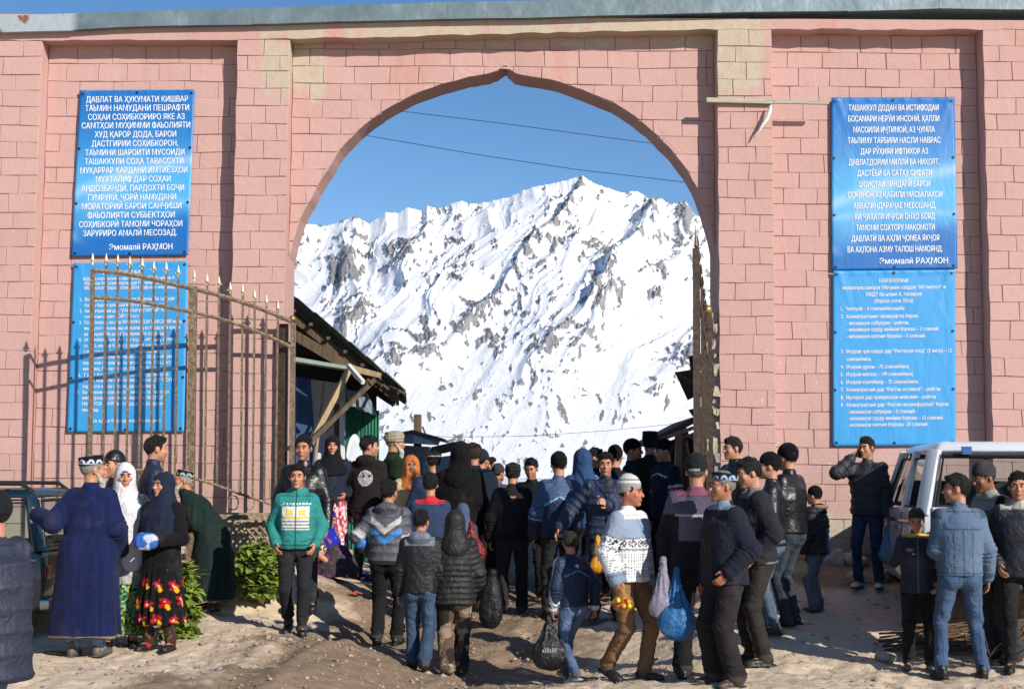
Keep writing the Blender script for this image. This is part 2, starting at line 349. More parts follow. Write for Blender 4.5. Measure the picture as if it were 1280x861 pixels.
# ---------------------------------------------------------------- painted masonry wall with the pointed gateway
def wallpaint():
    m, nt, b = newmat('pink_limewash'); pos = ND(nt, 'NewGeometry').outputs['Position']; sep = ND(nt, 'SeparateXYZ'); nt.links.new(pos, sep.inputs[0])
    oi = ND(nt, 'ObjectInfo').outputs['Random']
    n1 = noise(nt, 1.2, 6, .6, pos); n2 = noise(nt, 14, 7, .68, pos); n3 = noise(nt, 60, 4, .6, pos); nb = noise(nt, 3.2, 7, .7, pos, .5, (1, 1, .45)); nv = noise(nt, 22, 3, .5, pos)
    pink = mix(nt, n1, (.46, .275, .243), (.54, .355, .322)); pink = mix(nt, math_(nt, 'MULTIPLY', oi, .35), pink, (.61, .405, .365))
    pink = mix(nt, math_(nt, 'MULTIPLY', n2, .38), pink, (.45, .24, .205))
    beige = mix(nt, n2, (.36, .29, .21), (.56, .47, .37)); red = (.48, .22, .16)
    z = sep.outputs[2]; x = sep.outputs[0]
    # bare render: near the coping over the gateway, and along the footing
    top = math_(nt, 'MULTIPLY', math_(nt, 'SUBTRACT', z, 5.55), 1.3, True)
    def band(c, wd): return math_(nt, 'SUBTRACT', 1, math_(nt, 'MULTIPLY', math_(nt, 'ABSOLUTE', math_(nt, 'SUBTRACT', x, c)), 1/wd), True)
    pil = math_(nt, 'MAXIMUM', math_(nt, 'MULTIPLY', band(-2.62, .55), 2.2, True), math_(nt, 'MULTIPLY', band(2.62, .5), 1.9, True))
    top2 = math_(nt, 'MULTIPLY', math_(nt, 'SUBTRACT', z, 6.70), 14, True)
    mid = math_(nt, 'MULTIPLY', band(.35, 3.5), 2.2, True)
    k = math_(nt, 'MAXIMUM', math_(nt, 'MULTIPLY', top, pil), math_(nt, 'MULTIPLY', top2, mid))
    k = math_(nt, 'SUBTRACT', math_(nt, 'ADD', math_(nt, 'MULTIPLY', k, .40), nb), .76)
    k = math_(nt, 'MULTIPLY', k, 9, True)
    foot = math_(nt, 'MULTIPLY', math_(nt, 'SUBTRACT', math_(nt, 'ADD', 1.19, math_(nt, 'MULTIPLY', n1, .12)), z), 14, True)
    spots = math_(nt, 'MULTIPLY', math_(nt, 'SUBTRACT', nv, .70), 22, True)
    spots = math_(nt, 'MULTIPLY', spots, math_(nt, 'MULTIPLY', math_(nt, 'SUBTRACT', x, 2.2), 2, True))
    spots = math_(nt, 'MULTIPLY', spots, math_(nt, 'SUBTRACT', 3.6, z, True))
    rs = math_(nt, 'MULTIPLY', math_(nt, 'MULTIPLY', math_(nt, 'SUBTRACT', noise(nt, 2.3, 5, .6, pos, .3, (1, 1, .3)), .58), 8, True), math_(nt, 'MULTIPLY', top, .55))
    c = mix(nt, rs, pink, red); c = mix(nt, k, c, beige); c = mix(nt, foot, c, mix(nt, n2, (.40, .34, .26), (.60, .53, .43))); c = mix(nt, math_(nt, 'MULTIPLY', spots, .8), c, (.72, .62, .55))
    drip = math_(nt, 'MULTIPLY', math_(nt, 'MULTIPLY', math_(nt, 'SUBTRACT', noise(nt, 1, 6, .65, pos, .2, (7, 7, .45)), .54), 5, True), .38); c = mix(nt, drip, c, (.36, .25, .20))
    grime = math_(nt, 'MULTIPLY', math_(nt, 'SUBTRACT', 2.1, z, True), math_(nt, 'MULTIPLY', noise(nt, 5, 6, .7, pos), .75)); c = mix(nt, grime, c, (.33, .25, .19))
    chip = math_(nt, 'MULTIPLY', math_(nt, 'SUBTRACT', noise(nt, 11, 4, .75, pos, .4), .685), 40, True); c = mix(nt, chip, c, (.42, .33, .26))
    nt.links.new(c, b.inputs['Base Color']); b.inputs['Roughness'].default_value = .9; b.inputs['Specular IOR Level'].default_value = .25
    bump(nt, b, math_(nt, 'ADD', n2, math_(nt, 'MULTIPLY', n3, .4)), .6, .014); return m
MW = wallpaint()
MJ = solid('joint_render', (.26, .12, .10), .95, 0, .2, 9)
wall = empty('masonry_wall', (0, YW, 0))
tag(wall, 'pink painted block wall with a pointed arch gateway and a metal coping', 'wall')
def wx(px, py, Y=YW): return at(px, py, Y).x
def wz(px, py, Y=YW): return at(px, py, Y).z
archpx = [(361, 322), (366, 305), (375, 275), (385, 255), (396, 235), (410, 212), (425, 187), (447, 164), (472, 144), (480, 139), (515, 119), (550, 107), (587, 97), (610, 93), (622, 89), (632, 82),
          (637, 87), (645, 93), (665, 97), (687, 100), (710, 107), (730, 114), (767, 129), (795, 147), (820, 169), (840, 189), (860, 215), (875, 244), (885, 275), (894, 312)]
arch = [(wx(a, b), wz(a, b)) for a, b in archpx]
arch[0] = (arch[0][0], arch[0][1])
XL, XR = arch[0][0], arch[-1][0]
AX = np.array([a for a, _ in arch]); AZ = np.array([b for _, b in arch])
def archz(x): return -9. if x <= XL or x >= XR else float(np.interp(x, AX, AZ))
TOP = 7.02
# world x of the bays, taken half way up
xA = wx(44, 300, YF); xB0 = wx(291, 300, YF); xB1 = XL-.003; xC0 = XR+.003; xC1 = wx(967, 300, YF); xD = wx(1234, 300, YF)
zl = [(-20., wz(50, 61, YF)+.0), (xB0, wz(296, 51, YF)), (xC0, wz(893, 37, YF)), (20., wz(1228, 32, YF))]
def lintz(x): return float(np.interp(x, [p[0] for p in zl], [p[1] for p in zl]))
# core
def rough(px): return [(x+random.uniform(-.004, .004), z+random.uniform(-.004, .004)) for x, z in px]
seg = []
for i in range(len(arch)-1):
    (a, b), (c, d) = arch[i], arch[i+1]
    for k in range(3): seg.append((a+(c-a)*k/3+random.uniform(-.006, .006), b+(d-b)*k/3+random.uniform(-.006, .006)))
seg.append(arch[-1])
outline = [(-20, -.6), (XL, -.6), (XL, arch[0][1])]+seg[1:]+[(XR, -.6), (20, -.6), (20, TOP), (-20, TOP)]
o = MB().prism(outline, 0, YB-YW).build('core', MJ, wall)
o.data.materials[0] = MW
def pil(x0, x1, nm='pilaster'):
    z0 = -.6; m = MB(); m.prism([(x0, z0), (x1, z0), (x1, lintz(x1)+.05), (x0, lintz(x0)+.05)], YF-YW, -.0005); return m.build(nm, MW, wall)
for a, b in ((-20, xA), (xB0, xB1), (xC0, xC1), (xD, 20)): pil(a, b)
# lintel band
m = MB(); xsn = np.linspace(-20, 20, 260)
lo = [(x, lintz(x)+random.uniform(-.012, .01)) for x in xsn]; m.prism(lo+[(20, TOP), (-20, TOP)], YF-YW-.022, -.001); m.build('lintel_band', MW, wall)
# blocks
H0 = .205
blocks = []
def bay(x0, x1, Y, ztop, seed, bw=.385, zsh=0):
    r = random.Random(seed); z = ztop(x0) if callable(ztop) else ztop; row = 0; z -= zsh
    while z > .1:
        h = H0+r.uniform(-.018, .02); off = (row % 2)*.5*bw+r.uniform(-.02, .02); x = x0-off if row % 2 else x0
        first = True
        while x < x1-.01:
            wd = bw+r.uniform(-.05, .05); a = max(x, x0); b = min(x+wd, x1)
            if x1-b < .08: b = x1; x = x1
            else: x += wd
            if b-a > .05: blocks.append((a, b, z-h, z, Y, r.random()))
        z -= h; row += 1
top0 = lambda x: min(lintz(x), 99)
def bayfit(x0, x1, Y, seed, bw): bay(x0, x1, Y, max(lintz(x0), lintz(x1))-.002, seed, bw)
VL, VR = -6.9, 6.9
bayfit(VL, xA, YF, 1, .36); bayfit(xA+.004, xB0-.004, YW, 2, .385); bayfit(xB0, xB1, YF, 3, .33); bayfit(XL+.002, XR-.002, YW, 4, .385)
bayfit(xC0, xC1, YF, 5, .34); bayfit(xC1+.004, xD-.004, YW, 6, .385); bayfit(xD, VR, YF, 7, .37)
def block_mesh(a, b, z0, z1, r):
    J = .0028; a += J; b -= J; z0 += J; z1 -= J; n = 2
    mx = [a+(b-a)*i/12 for i in range(13)]
    az = [archz(x) for x in mx]
    if max(az) > z0:
        if min(az) >= z1: return None
        pts = [(x, max(z0, q+.004)) for x, q in zip(mx, az)]; pts = [(x, q) for x, q in pts if q < z1-.004]
        if len(pts) < 2: return None
        poly = pts+[(pts[-1][0], z1), (pts[0][0], z1)]
    else:
        poly = [(a, z0), (b, z0), (b, z1), (a, z1)]
    cx = sum(p[0] for p in poly)/len(poly); cz = sum(p[1] for p in poly)/len(poly)
    def wp(x, z): return (x+.006*math.sin(z*9+x*1.3), z+.006*math.sin(x*1.7+z*2.3)+.003*math.sin(x*4.1-z*3.1)+.004*math.sin(x*11+z*5)) if z > archz(x)+.03 else (x, z)
    poly = [wp(x, z) for x, z in poly]
    rr = random.Random(r); pr = .012+rr.uniform(0, .006); n = len(poly)
    def j(): return rr.uniform(-.003, .003)
    back = [(x, 0, z) for x, z in poly]
    mid = [(x+j(), -pr*.7, z+j()) for x, z in poly]
    def ins(x, z):
        dx, dz = cx-x, cz-z; L = math.hypot(dx, dz) or 1; return x+dx/L*.0045, z+dz/L*.0045
    frt = [(ins(x, z)[0], -pr+j()*.6, ins(x, z)[1]) for x, z in poly]
    V = back+mid+frt; Fc = [tuple(range(2*n, 3*n))]
    for k in range(n):
        q = (k+1) % n; Fc += [(k, q, q+n, k+n), (k+n, q+n, q+2*n, k+2*n)]
    return V, Fc
cand = []
for (a, b, z0, z1, Y, r) in blocks:
    bmz = block_mesh(a, b, z0, z1, r)
    if not bmz: continue
    z1c = z1
    px, py = proj(((a+b)/2, Y, (z0+z1)/2))
    infr = -5 < px < 1290 and 0 < py < 700
    hid = (98 < px < 232 and 125 < py < 530) or (1045 < px < 1190 and 130 < py < 550)
    area = (b-a)*(z1-z0)*(1 if infr and not hid else .05)
    cand.append((area, bmz, Y))
cand.sort(key=lambda t: -t[0])
rest = MB()
for i, (ar, (V, Fc), Y) in enumerate(cand):
    if i < 298:
        c = np.mean(V, axis=0); V2 = [(v[0]-c[0], v[1], v[2]-c[2]) for v in V]
        me = mesh_from('block', V2, [f for f in Fc], MW); o = link('block', me, wall); o.location = (c[0], Y-YW, c[2])
    else: rest.add([(v[0], v[1]+Y-YW, v[2]) for v in V], Fc)
o = rest.build('block', MW, wall); tag(o, kind='stuff')
# crumbled edge of the right pier
m = MB()
for k in range(80):
    py = random.uniform(395, 715); p = at(896, py, YF+.02); s = random.uniform(.02, .06)
    c = (p.x+random.uniform(-.03, .01), p.y-YW+random.uniform(-.02, .08), p.z); m.box((c[0]-s*.5, c[1]-s*.5, c[2]-s), (c[0]+s*.5, c[1]+s*.5, c[2]+s), s*.35)
m.build('crumbled_edge', solid('bare_render', (.40, .34, .25), .95, 0, .3, 18), wall)
# coping sheets
cop_t = [(-300, 29), (0, 20.5), (90, 17), (200, 13.5), (315, 10.5), (420, 7), (560, 3), (700, .5), (800, -1.5), (960, -4), (1060, -5), (1280, -7), (1600, -9)]
cop_b = [(-300, 49), (0, 40.5), (65, 39.5), (90, 38), (170, 33), (320, 30.5), (420, 27), (560, 24), (700, 21.5), (800, 18.5), (960, 14.8), (1060, 14), (1174, 11), (1280, 12.5), (1600, 10)]
def ip(t, x): return float(np.interp(x, [a for a, _ in t], [b for _, b in t]))
MC = None
def metal_coping():
    m, nt, b = newmat('galvanised_sheet'); pos = ND(nt, 'NewGeometry').outputs['Position']; sep = ND(nt, 'SeparateXYZ'); nt.links.new(pos, sep.inputs[0])
    n1 = noise(nt, 1.3, 5, .6, pos, .8); n2 = noise(nt, 26, 5, .7, pos); n3 = noise(nt, 3.4, 5, .6, pos, .5)
    c = ramp(nt, n1, [(.3, (.115, .16, .175)), (.6, (.185, .24, .26)), (.75, (.30, .37, .39))])
    c = mix(nt, math_(nt, 'MULTIPLY', n2, .35), c, (.08, .12, .14))
    l = math_(nt, 'MULTIPLY', math_(nt, 'SUBTRACT', -5.1, sep.outputs[0]), 9, True); c = mix(nt, l, c, (.40, .45, .46))
    rust = math_(nt, 'MULTIPLY', math_(nt, 'MULTIPLY', math_(nt, 'SUBTRACT', n3, .60), 16, True), l); c = mix(nt, rust, c, (.26, .09, .04))
    nt.links.new(c, b.inputs['Base Color']); b.inputs['Metallic'].default_value = .35; b.inputs['Roughness'].default_value = .55
    bump(nt, b, noise(nt, 4, 3, .5, pos), .5, .04); return m
MC = metal_coping()
ed = [-300, -130, 92, 316, 428, 560, 752, 944, 1060, 1174, 1330, 1600]
YC = YF-.11
for i in range(len(ed)-1):
    a, b = ed[i], ed[i+1]; k = .004*(i % 2); V = []; n = 5
    for j in range(n):
        x = a+(b-a)*j/(n-1); jz = random.uniform(-.008, .008)
        pb = at(x, ip(cop_b, x)+random.uniform(-.4, .5), YC-k); pt = at(x, ip(cop_t, x), YC+.02-k)
        V += [(pb.x, pb.y-YW, pb.z), (pt.x, pt.y-YW, pt.z), (pt.x, .32, pt.z+.10), (pt.x, .62, pt.z-.0), (pt.x, .60, pb.z), (pb.x, .1, pb.z+.03)]
    Fc = []
    for j in range(n-1):
        for q in range(6): Fc.append((j*6+q, j*6+(q+1) % 6, (j+1)*6+(q+1) % 6, (j+1)*6+q))
    Fc += [tuple(range(6))[::-1], tuple(range((n-1)*6, n*6))]
    MB().add(V, Fc).build('coping_sheet', MC, wall)
# ---------------------------------------------------------------- figures: one continuous surface per body / garment from blended volumes
def A3(*v): return np.array(v, float)
class Vol:
    def __init__(s, lo, hi, h, k=.012):
        s.h = h; s.lo = np.array(lo, float); n = np.ceil((np.array(hi)-s.lo)/h).astype(int)+1
        s.ax = [(s.lo[i]+h*np.arange(n[i])).astype(np.float32) for i in range(3)]; s.D = np.full(tuple(n), .2, np.float32); s.k = k
    def sub(s, lo, hi):
        sl = []
        for i in range(3):
            a = int(max(0, math.floor((lo[i]-s.lo[i])/s.h))); b = int(min(s.D.shape[i], math.ceil((hi[i]-s.lo[i])/s.h)+1))
            if b <= a: return None, None
            sl.append(slice(a, b))
        X, Y, Z = np.meshgrid(s.ax[0][sl[0]], s.ax[1][sl[1]], s.ax[2][sl[2]], indexing='ij', sparse=True)
        return tuple(sl), (X, Y, Z)
    def put(s, fn, lo, hi, k=None, cut=False):
        k = s.k if k is None else k; mg = .05+k
        sl, P = s.sub(np.array(lo)-mg, np.array(hi)+mg)
        if sl is None: return s
        d = fn(*P).astype(np.float32); D = s.D[sl]
        if cut: d = -d; h = np.maximum(k-np.abs(D-d), 0)/k; s.D[sl] = np.maximum(D, d)+h*h*k*.25
        else: h = np.maximum(k-np.abs(D-d), 0)/k; s.D[sl] = np.minimum(D, d)-h*h*k*.25
        return s
    def cone(s, a, b, ra, rb, k=None, cut=False, flat=None):
        a = A3(*a); b = A3(*b); ba = b-a; L = max(float(ba@ba), 1e-9); r = max(ra, rb)*(1 if flat is None else 1.0)
        def fn(X, Y, Z):
            px, py, pz = X-a[0], Y-a[1], Z-a[2]; h = np.clip((px*ba[0]+py*ba[1]+pz*ba[2])/L, 0, 1)
            dx, dy, dz = px-h*ba[0], py-h*ba[1], pz-h*ba[2]
            if flat is not None:
                f, q = flat; t = dx*f[0]+dy*f[1]+dz*f[2]; dx = dx+f[0]*t*(q-1); dy = dy+f[1]*t*(q-1); dz = dz+f[2]*t*(q-1)
            return np.sqrt(dx*dx+dy*dy+dz*dz)-(ra+(rb-ra)*h)
        return s.put(fn, np.minimum(a, b)-r, np.maximum(a, b)+r, k, cut)
    def ell(s, c, r, R=None, k=None, cut=False, p=2.0):
        c = A3(*c); r = A3(*r); R = np.eye(3) if R is None else R; e = (np.abs(R)@r); m = float(min(r))
        def fn(X, Y, Z):
            x, y, z = X-c[0], Y-c[1], Z-c[2]
            q = [(R[0, i]*x+R[1, i]*y+R[2, i]*z)/r[i] for i in range(3)]
            if p == 2.0: l = np.sqrt(q[0]**2+q[1]**2+q[2]**2)
            else: l = (np.abs(q[0])**p+np.abs(q[1])**p+np.abs(q[2])**p)**(1/p)
            return (l-1)*m*1.15
        return s.put(fn, c-e, c+e, k, cut)
    def loft(s, rows, O=(0, 0, 0), R=None, k=None, cut=False, p=2.3):
        """rows (z, cx, cy, a, b) in a frame O, R"""
        rows = sorted(rows); T = np.array(rows, float); O = A3(*O); R = np.eye(3) if R is None else R
        am = T[:, 3].max()+np.abs(T[:, 1]).max(); bm = T[:, 4].max()+np.abs(T[:, 2]).max()
        cs = np.array([[x, y, z] for x in (-am, am) for y in (-bm, bm) for z in (T[0, 0], T[-1, 0])])@R.T+O
        def fn(X, Y, Z):
            x, y, z = X-O[0], Y-O[1], Z-O[2]
            u, v, w_ = [R[0, i]*x+R[1, i]*y+R[2, i]*z for i in range(3)]
            a = np.interp(w_, T[:, 0], T[:, 3]); b = np.interp(w_, T[:, 0], T[:, 4]); cx = np.interp(w_, T[:, 0], T[:, 1]); cy = np.interp(w_, T[:, 0], T[:, 2])
            l = (np.abs((u-cx)/a)**p+np.abs((v-cy)/b)**p)**(1/p)
            d = (l-1)*np.minimum(a, b); e = np.maximum(T[0, 0]-w_, w_-T[-1, 0])
            h = np.maximum(.015-np.abs(d-e), 0)/.015
            return np.maximum(d, e)+h*h*.015*.25
        return s.put(fn, cs.min(0), cs.max(0), k, cut)
    def mesh(s):
        D = s.D; I = D < 0; n0, n1, n2 = D.shape
        cnt = np.zeros((n0-1, n1-1, n2-1), np.int8)
        for a in (0, 1):
            for b in (0, 1):
                for c in (0, 1): cnt += I[a:n0-1+a, b:n1-1+b, c:n2-1+c]
        act = (cnt > 0) & (cnt < 8); ix = np.argwhere(act); idx = np.full(act.shape, -1, np.int32); idx[act] = np.arange(len(ix))
        cor = [(0, 0, 0), (1, 0, 0), (0, 1, 0), (1, 1, 0), (0, 0, 1), (1, 0, 1), (0, 1, 1), (1, 1, 1)]
        dv = np.stack([D[ix[:, 0]+a, ix[:, 1]+b, ix[:, 2]+c] for a, b, c in cor], 1)
        acc = np.zeros((len(ix), 3)); num = np.zeros(len(ix)); co = np.array(cor, float)
        for i, j in ((0, 1), (2, 3), (4, 5), (6, 7), (0, 2), (1, 3), (4, 6), (5, 7), (0, 4), (1, 5), (2, 6), (3, 7)):
            di, dj = dv[:, i], dv[:, j]; m = (di < 0) != (dj < 0); t = np.where(m, di/np.where(m, di-dj, 1), 0)
            acc += m[:, None]*(co[i]+(co[j]-co[i])*t[:, None]); num += m
        V = s.lo+(ix+acc/np.maximum(num, 1)[:, None])*s.h; Q = []
        m = I[1:, :, :] != I[:-1, :, :]; m[:, 0, :] = 0; m[:, -1, :] = 0; m[:, :, 0] = 0; m[:, :, -1] = 0; e = np.argwhere(m)
        q = np.stack([idx[e[:, 0], e[:, 1]-1, e[:, 2]-1], idx[e[:, 0], e[:, 1], e[:, 2]-1], idx[e[:, 0], e[:, 1], e[:, 2]], idx[e[:, 0], e[:, 1]-1, e[:, 2]]], 1)
        f = ~I[e[:, 0], e[:, 1], e[:, 2]]; q[~f] = q[~f][:, ::-1]; Q.append(q)
        m = I[:, 1:, :] != I[:, :-1, :]; m[0] = 0; m[-1] = 0; m[:, :, 0] = 0; m[:, :, -1] = 0; e = np.argwhere(m)
        q = np.stack([idx[e[:, 0]-1, e[:, 1], e[:, 2]-1], idx[e[:, 0]-1, e[:, 1], e[:, 2]], idx[e[:, 0], e[:, 1], e[:, 2]], idx[e[:, 0], e[:, 1], e[:, 2]-1]], 1)
        f = ~I[e[:, 0], e[:, 1], e[:, 2]]; q[~f] = q[~f][:, ::-1]; Q.append(q)
        m = I[:, :, 1:] != I[:, :, :-1]; m[0] = 0; m[-1] = 0; m[:, 0] = 0; m[:, -1] = 0; e = np.argwhere(m)
        q = np.stack([idx[e[:, 0]-1, e[:, 1]-1, e[:, 2]], idx[e[:, 0], e[:, 1]-1, e[:, 2]], idx[e[:, 0], e[:, 1], e[:, 2]], idx[e[:, 0]-1, e[:, 1], e[:, 2]]], 1)
        f = ~I[e[:, 0], e[:, 1], e[:, 2]]; q[~f] = q[~f][:, ::-1]; Q.append(q)
        Q = np.concatenate(Q); Q = Q[(Q >= 0).all(1)]
        return V, Q
def vnormals(V, Q):
    n = np.cross(V[Q[:, 2]]-V[Q[:, 0]], V[Q[:, 3]]-V[Q[:, 1]]); N = np.zeros_like(V)
    for i in range(4):
        for c in range(3): N[:, c] += np.bincount(Q[:, i], n[:, c], len(V))
    return N/np.maximum(np.linalg.norm(N, axis=1), 1e-9)[:, None]
def rotx(a): c, s = math.cos(a), math.sin(a); return np.array([[1, 0, 0], [0, c, -s], [0, s, c]])
def roty(a): c, s = math.cos(a), math.sin(a); return np.array([[c, 0, s], [0, 1, 0], [-s, 0, c]])
def rotz(a): c, s = math.cos(a), math.sin(a); return np.array([[c, -s, 0], [s, c, 0], [0, 0, 1]])
def nrm(v): return v/max(np.linalg.norm(v), 1e-9)
def ik(S, T, l1, l2, pole):
    d = T-S; L = np.linalg.norm(d); m = l1+l2-.003
    if L > m: T = S+d/L*m; d = T-S; L = m
    L = max(L, abs(l1-l2)+.02); a = (l1*l1-l2*l2+L*L)/(2*L); hh = math.sqrt(max(l1*l1-a*a, 0)); u = nrm(d)
    pl = nrm(pole-u*(pole@u)); return S+u*a+pl*hh, T
# cloth and skin materials read the painted garment colour
def clothmat(name, rough, bsc, bst, sheen=0, metal=0, spec=.5, wsc=9, wst=.5):
    m, nt, b = newmat(name); tc = ND(nt, 'TexCoord').outputs['Object']; col = ND(nt, 'Attribute', attribute_name='Col').outputs['Color']
    n = noise(nt, bsc, 5, .65, tc); n2 = noise(nt, wsc, 3, .55, tc, 1.6); n3 = noise(nt, 3.0, 4, .6, tc)
    c = mix(nt, math_(nt, 'MULTIPLY', n, .5), col, mix(nt, 1., col, .55, 'MULTIPLY'))
    c = mix(nt, math_(nt, 'MULTIPLY', math_(nt, 'SUBTRACT', n3, .55, True), .5), c, (.30, .24, .18)) if name != 'skin' else c
    nt.links.new(c, b.inputs['Base Color']); b.inputs['Roughness'].default_value = rough; b.inputs['Specular IOR Level'].default_value = spec
    if sheen: b.inputs['Sheen Weight'].default_value = sheen
    if name == 'skin': b.inputs['Subsurface Weight'].default_value = .08; b.inputs['Subsurface Scale'].default_value = .02
    n1 = bump(nt, b, n2, wst, .03)
    bb = ND(nt, 'Bump'); bb.inputs['Strength'].default_value = bst; bb.inputs['Distance'].default_value = .003
    nt.links.new(n, bb.inputs['Height']); nt.links.new(n1, bb.inputs['Normal']); nt.links.new(bb.outputs[0], b.inputs['Normal'])
    return m
M = dict(skin=clothmat('skin', .52, 60, .3, spec=.4, wst=.0), fabric=clothmat('woven_cloth', .88, 140, .6, .03, spec=.2, wsc=8, wst=.75),
         nylon=clothmat('nylon', .58, 60, .2, spec=.35, wsc=12, wst=.55), leather=clothmat('leather', .38, 90, .15, wsc=7, wst=.4),
         wool=clothmat('wool', .95, 90, 1., .04, spec=.1, wsc=6, wst=.5), hair=clothmat('hair', .5, 170, 1., spec=.4, wsc=60, wst=.9),
         shoe=clothmat('shoe_leather', .45, 60, .4, wsc=20, wst=.4))
SKIN = lin('bd866a'); HAIR = lin('14100e'); GREYH = lin('a9a59d')
def flat(c): c = lin(c); return lambda V, N, r: np.tile(np.array(c), (len(V), 1))
PNOISE = lambda V, k, s: wr(V, k, s)
class Rig: pass
TH = 1.715
def person(label, x, head, foot=None, H=1.72, Y=None, face=0, hy=0, hp=0, lean=0, side=0, tw=0, aL='down', aR='down', legs='stand', spread=1.,
           top=None, bottom=None, shoes='191715', hat=None, hair='14100e', beard=None, skin=None, bulk=0, lod=1, cat='man', group='people gathered at the bazaar gate', extra=None, drop=0, seat=None):
    if Y is None: Y, zf = stand(x, head, foot, H*(1-drop))
    xw = ray(x, foot or 760)[0]*Y; zf = g(xw, Y)
    if foot is None and Y is not None:      # only the head shows: keep its height in the picture
        zh = EYE+ray(x, head)[2]*Y; S = (zh-zf)/TH/(1-drop); S = min(max(S, H/TH*.88), H/TH*1.12); zf = zh-S*TH*(1-drop)
    else:
        zh = EYE+ray(x, head)[2]*Y; S = (zh-zf)/TH/(1-drop)
    r = Rig(); r.h = .0085 if lod == 1 else (.011 if lod == 2 else .014)
    # skeleton, person faces -Y, sizes for 1.75 m
    st = dict(stand=((-.11, -.02, 0, 0), (.11, .02, 0, 0)), walkL=((-.07, .26, .07, -38), (.07, -.24, 0, 6)), walkR=((-.07, -.24, 0, 6), (.07, .26, .07, -38)),
              strideL=((-.07, .14, .03, -20), (.08, -.11, 0, 2)), strideR=((-.08, -.11, 0, 2), (.07, .14, .03, -20)), wide=((-.17, 0, 0, 0), (.17, 0, 0, 0)))
    lg = st[legs] if isinstance(legs, str) else legs
    hipz = .885
    reach = max(math.hypot(math.hypot(f[0]-.09*sg, f[1]), 0) for f, sg in zip(lg, (-1, 1))); hipz = min(.885, .085+math.sqrt(max(.80**2-reach**2, .1)))
    if seat: hipz = .12
    r.pel = A3(0, 0, hipz); la = math.radians(lean); sd = math.radians(side)
    RT = rotx(la)@roty(sd)@rotz(math.radians(tw)); r.RT = RT; r.Rs = RT
    def T(x_, y_, z_): return r.pel+RT@A3(x_, y_, z_)
    r.T = T; r.sh = {s: T(.166*s, .0, .462) for s in (-1, 1)}; r.neck = T(0, .005, .515)
    r.hR = rotz(math.radians(hy))@rotx(math.radians(hp))
    r.hc = r.neck+RT@A3(0, -.012, .06)+r.hR@A3(0, -.01, .115)
    # legs
    r.leg = {}
    for s, (fx, fy, lift, pit) in zip((-1, 1), lg):
        hj = r.pel+A3(.088*s, 0, -.02); an = A3(fx, fy, .085+lift); kn, an = ik(hj, an, .405, .40, A3(.12*s, -1, .0)); r.leg[s] = (hj, kn, an, math.radians(pit))
    # arms
    pre = dict(down=(.07, -.03, -.53), relaxed=(.09, -.09, -.51), pocket=(.03, -.09, -.44), pocketw=(.05, -.10, -.40), back=(-.12, .13, -.42), belly=(-.10, -.24, -.30), phone=(-.03, -.12, .10), hip=(.02, -.06, -.36),
               out=(.42, -.12, -.2), fwd=(0, -.38, -.30), carry=(.03, -.28, -.33), swingF=(.03, -.28, -.45), swingB=(.07, .20, -.48), chest=(-.14, -.20, -.18))
    r.arm = {}; r.sgn = {}
    for s, a in ((-1, aR), (1, aL)):
        nm = a if isinstance(a, str) else 'x'; v = pre[a] if isinstance(a, str) else a[:3]
        pole = dict(pocket=A3(.55*s, 1, 0), pocketw=A3(1.0*s, .9, 0), hip=A3(1.2*s, .7, 0), phone=A3(.5*s, .1, -1), back=A3(.9*s, .6, 0), down=A3(.4*s, 1, 0)).get(nm, A3(.5*s, .8, -.25))
        if not isinstance(a, str) and len(a) > 3: pole = A3(a[3]*s, a[4], a[5])
        Tt = r.sh[s]+RT@A3(v[0]*s, v[1], v[2])
        if nm in ('down', 'relaxed', 'swingF', 'swingB'): Tt = r.sh[s]+A3(v[0]*s, v[1], v[2])
        el, wr_ = ik(r.sh[s], Tt, .285, .25, pole); r.arm[s] = (r.sh[s], el, wr_); r.sgn[s] = nm
    r.bulk = bulk; r.spec = dict(hair=hair)
    hx = max(abs(p[0]) for s in (-1, 1) for p in r.arm[s])+.22; pts = np.array([p for s in (-1, 1) for p in list(r.arm[s])+list(r.leg[s][:3])]+[r.hc, r.pel])
    r.lo = pts.min(0)-A3(.24, .24, .12); r.hi = pts.max(0)+A3(.24, .24, .22); r.lo[2] = -.06
    skc = np.array(lin(skin) if skin else SKIN)*random.uniform(.9, 1.08)
    # ---- body: one continuous surface
    v = Vol(r.lo, r.hi, r.h*.92, .012); hc, hR = r.hc, r.hR
    def Hp(x_, y_, z_): return hc+hR@A3(x_, y_, z_)
    r.Hp = Hp
    v.ell(Hp(0, .014, .03), (.077, .096, .092), hR, k=.02); v.ell(Hp(0, -.032, -.04), (.059, .063, .073), hR, k=.03); v.ell(Hp(0, -.070, -.098), (.026, .024, .019), hR, k=.02)
    v.cone(r.neck+RT@A3(0, .01, -.08), Hp(0, .02, -.045), .058, .052, k=.02)
    v.cone(Hp(0, -.088, .012), Hp(0, -.113, -.026), .008, .0125, k=.010); v.ell(Hp(0, -.103, -.031), (.018, .011, .009), hR, k=.008)
    v.ell(Hp(0, -.080, .028), (.048, .016, .011), hR, k=.014)
    for s in (-1, 1):
        v.ell(Hp(.030*s, -.104, .007), (.017, .016, .010), hR, k=.012, cut=True)
        v.ell(Hp(.041*s, -.068, -.022), (.022, .020, .022), hR, k=.02)
        v.ell(Hp(.077*s, .010, -.006), (.009, .020, .031), hR@rotz(.35*s), k=.006)
    v.ell(Hp(0, -.092, -.058), (.023, .011, .0065), hR, k=.005); v.ell(Hp(0, -.090, -.070), (.020, .012, .007), hR, k=.005)
    v.cone(T(0, .01, .36), r.pel, .08, .09, k=.05)
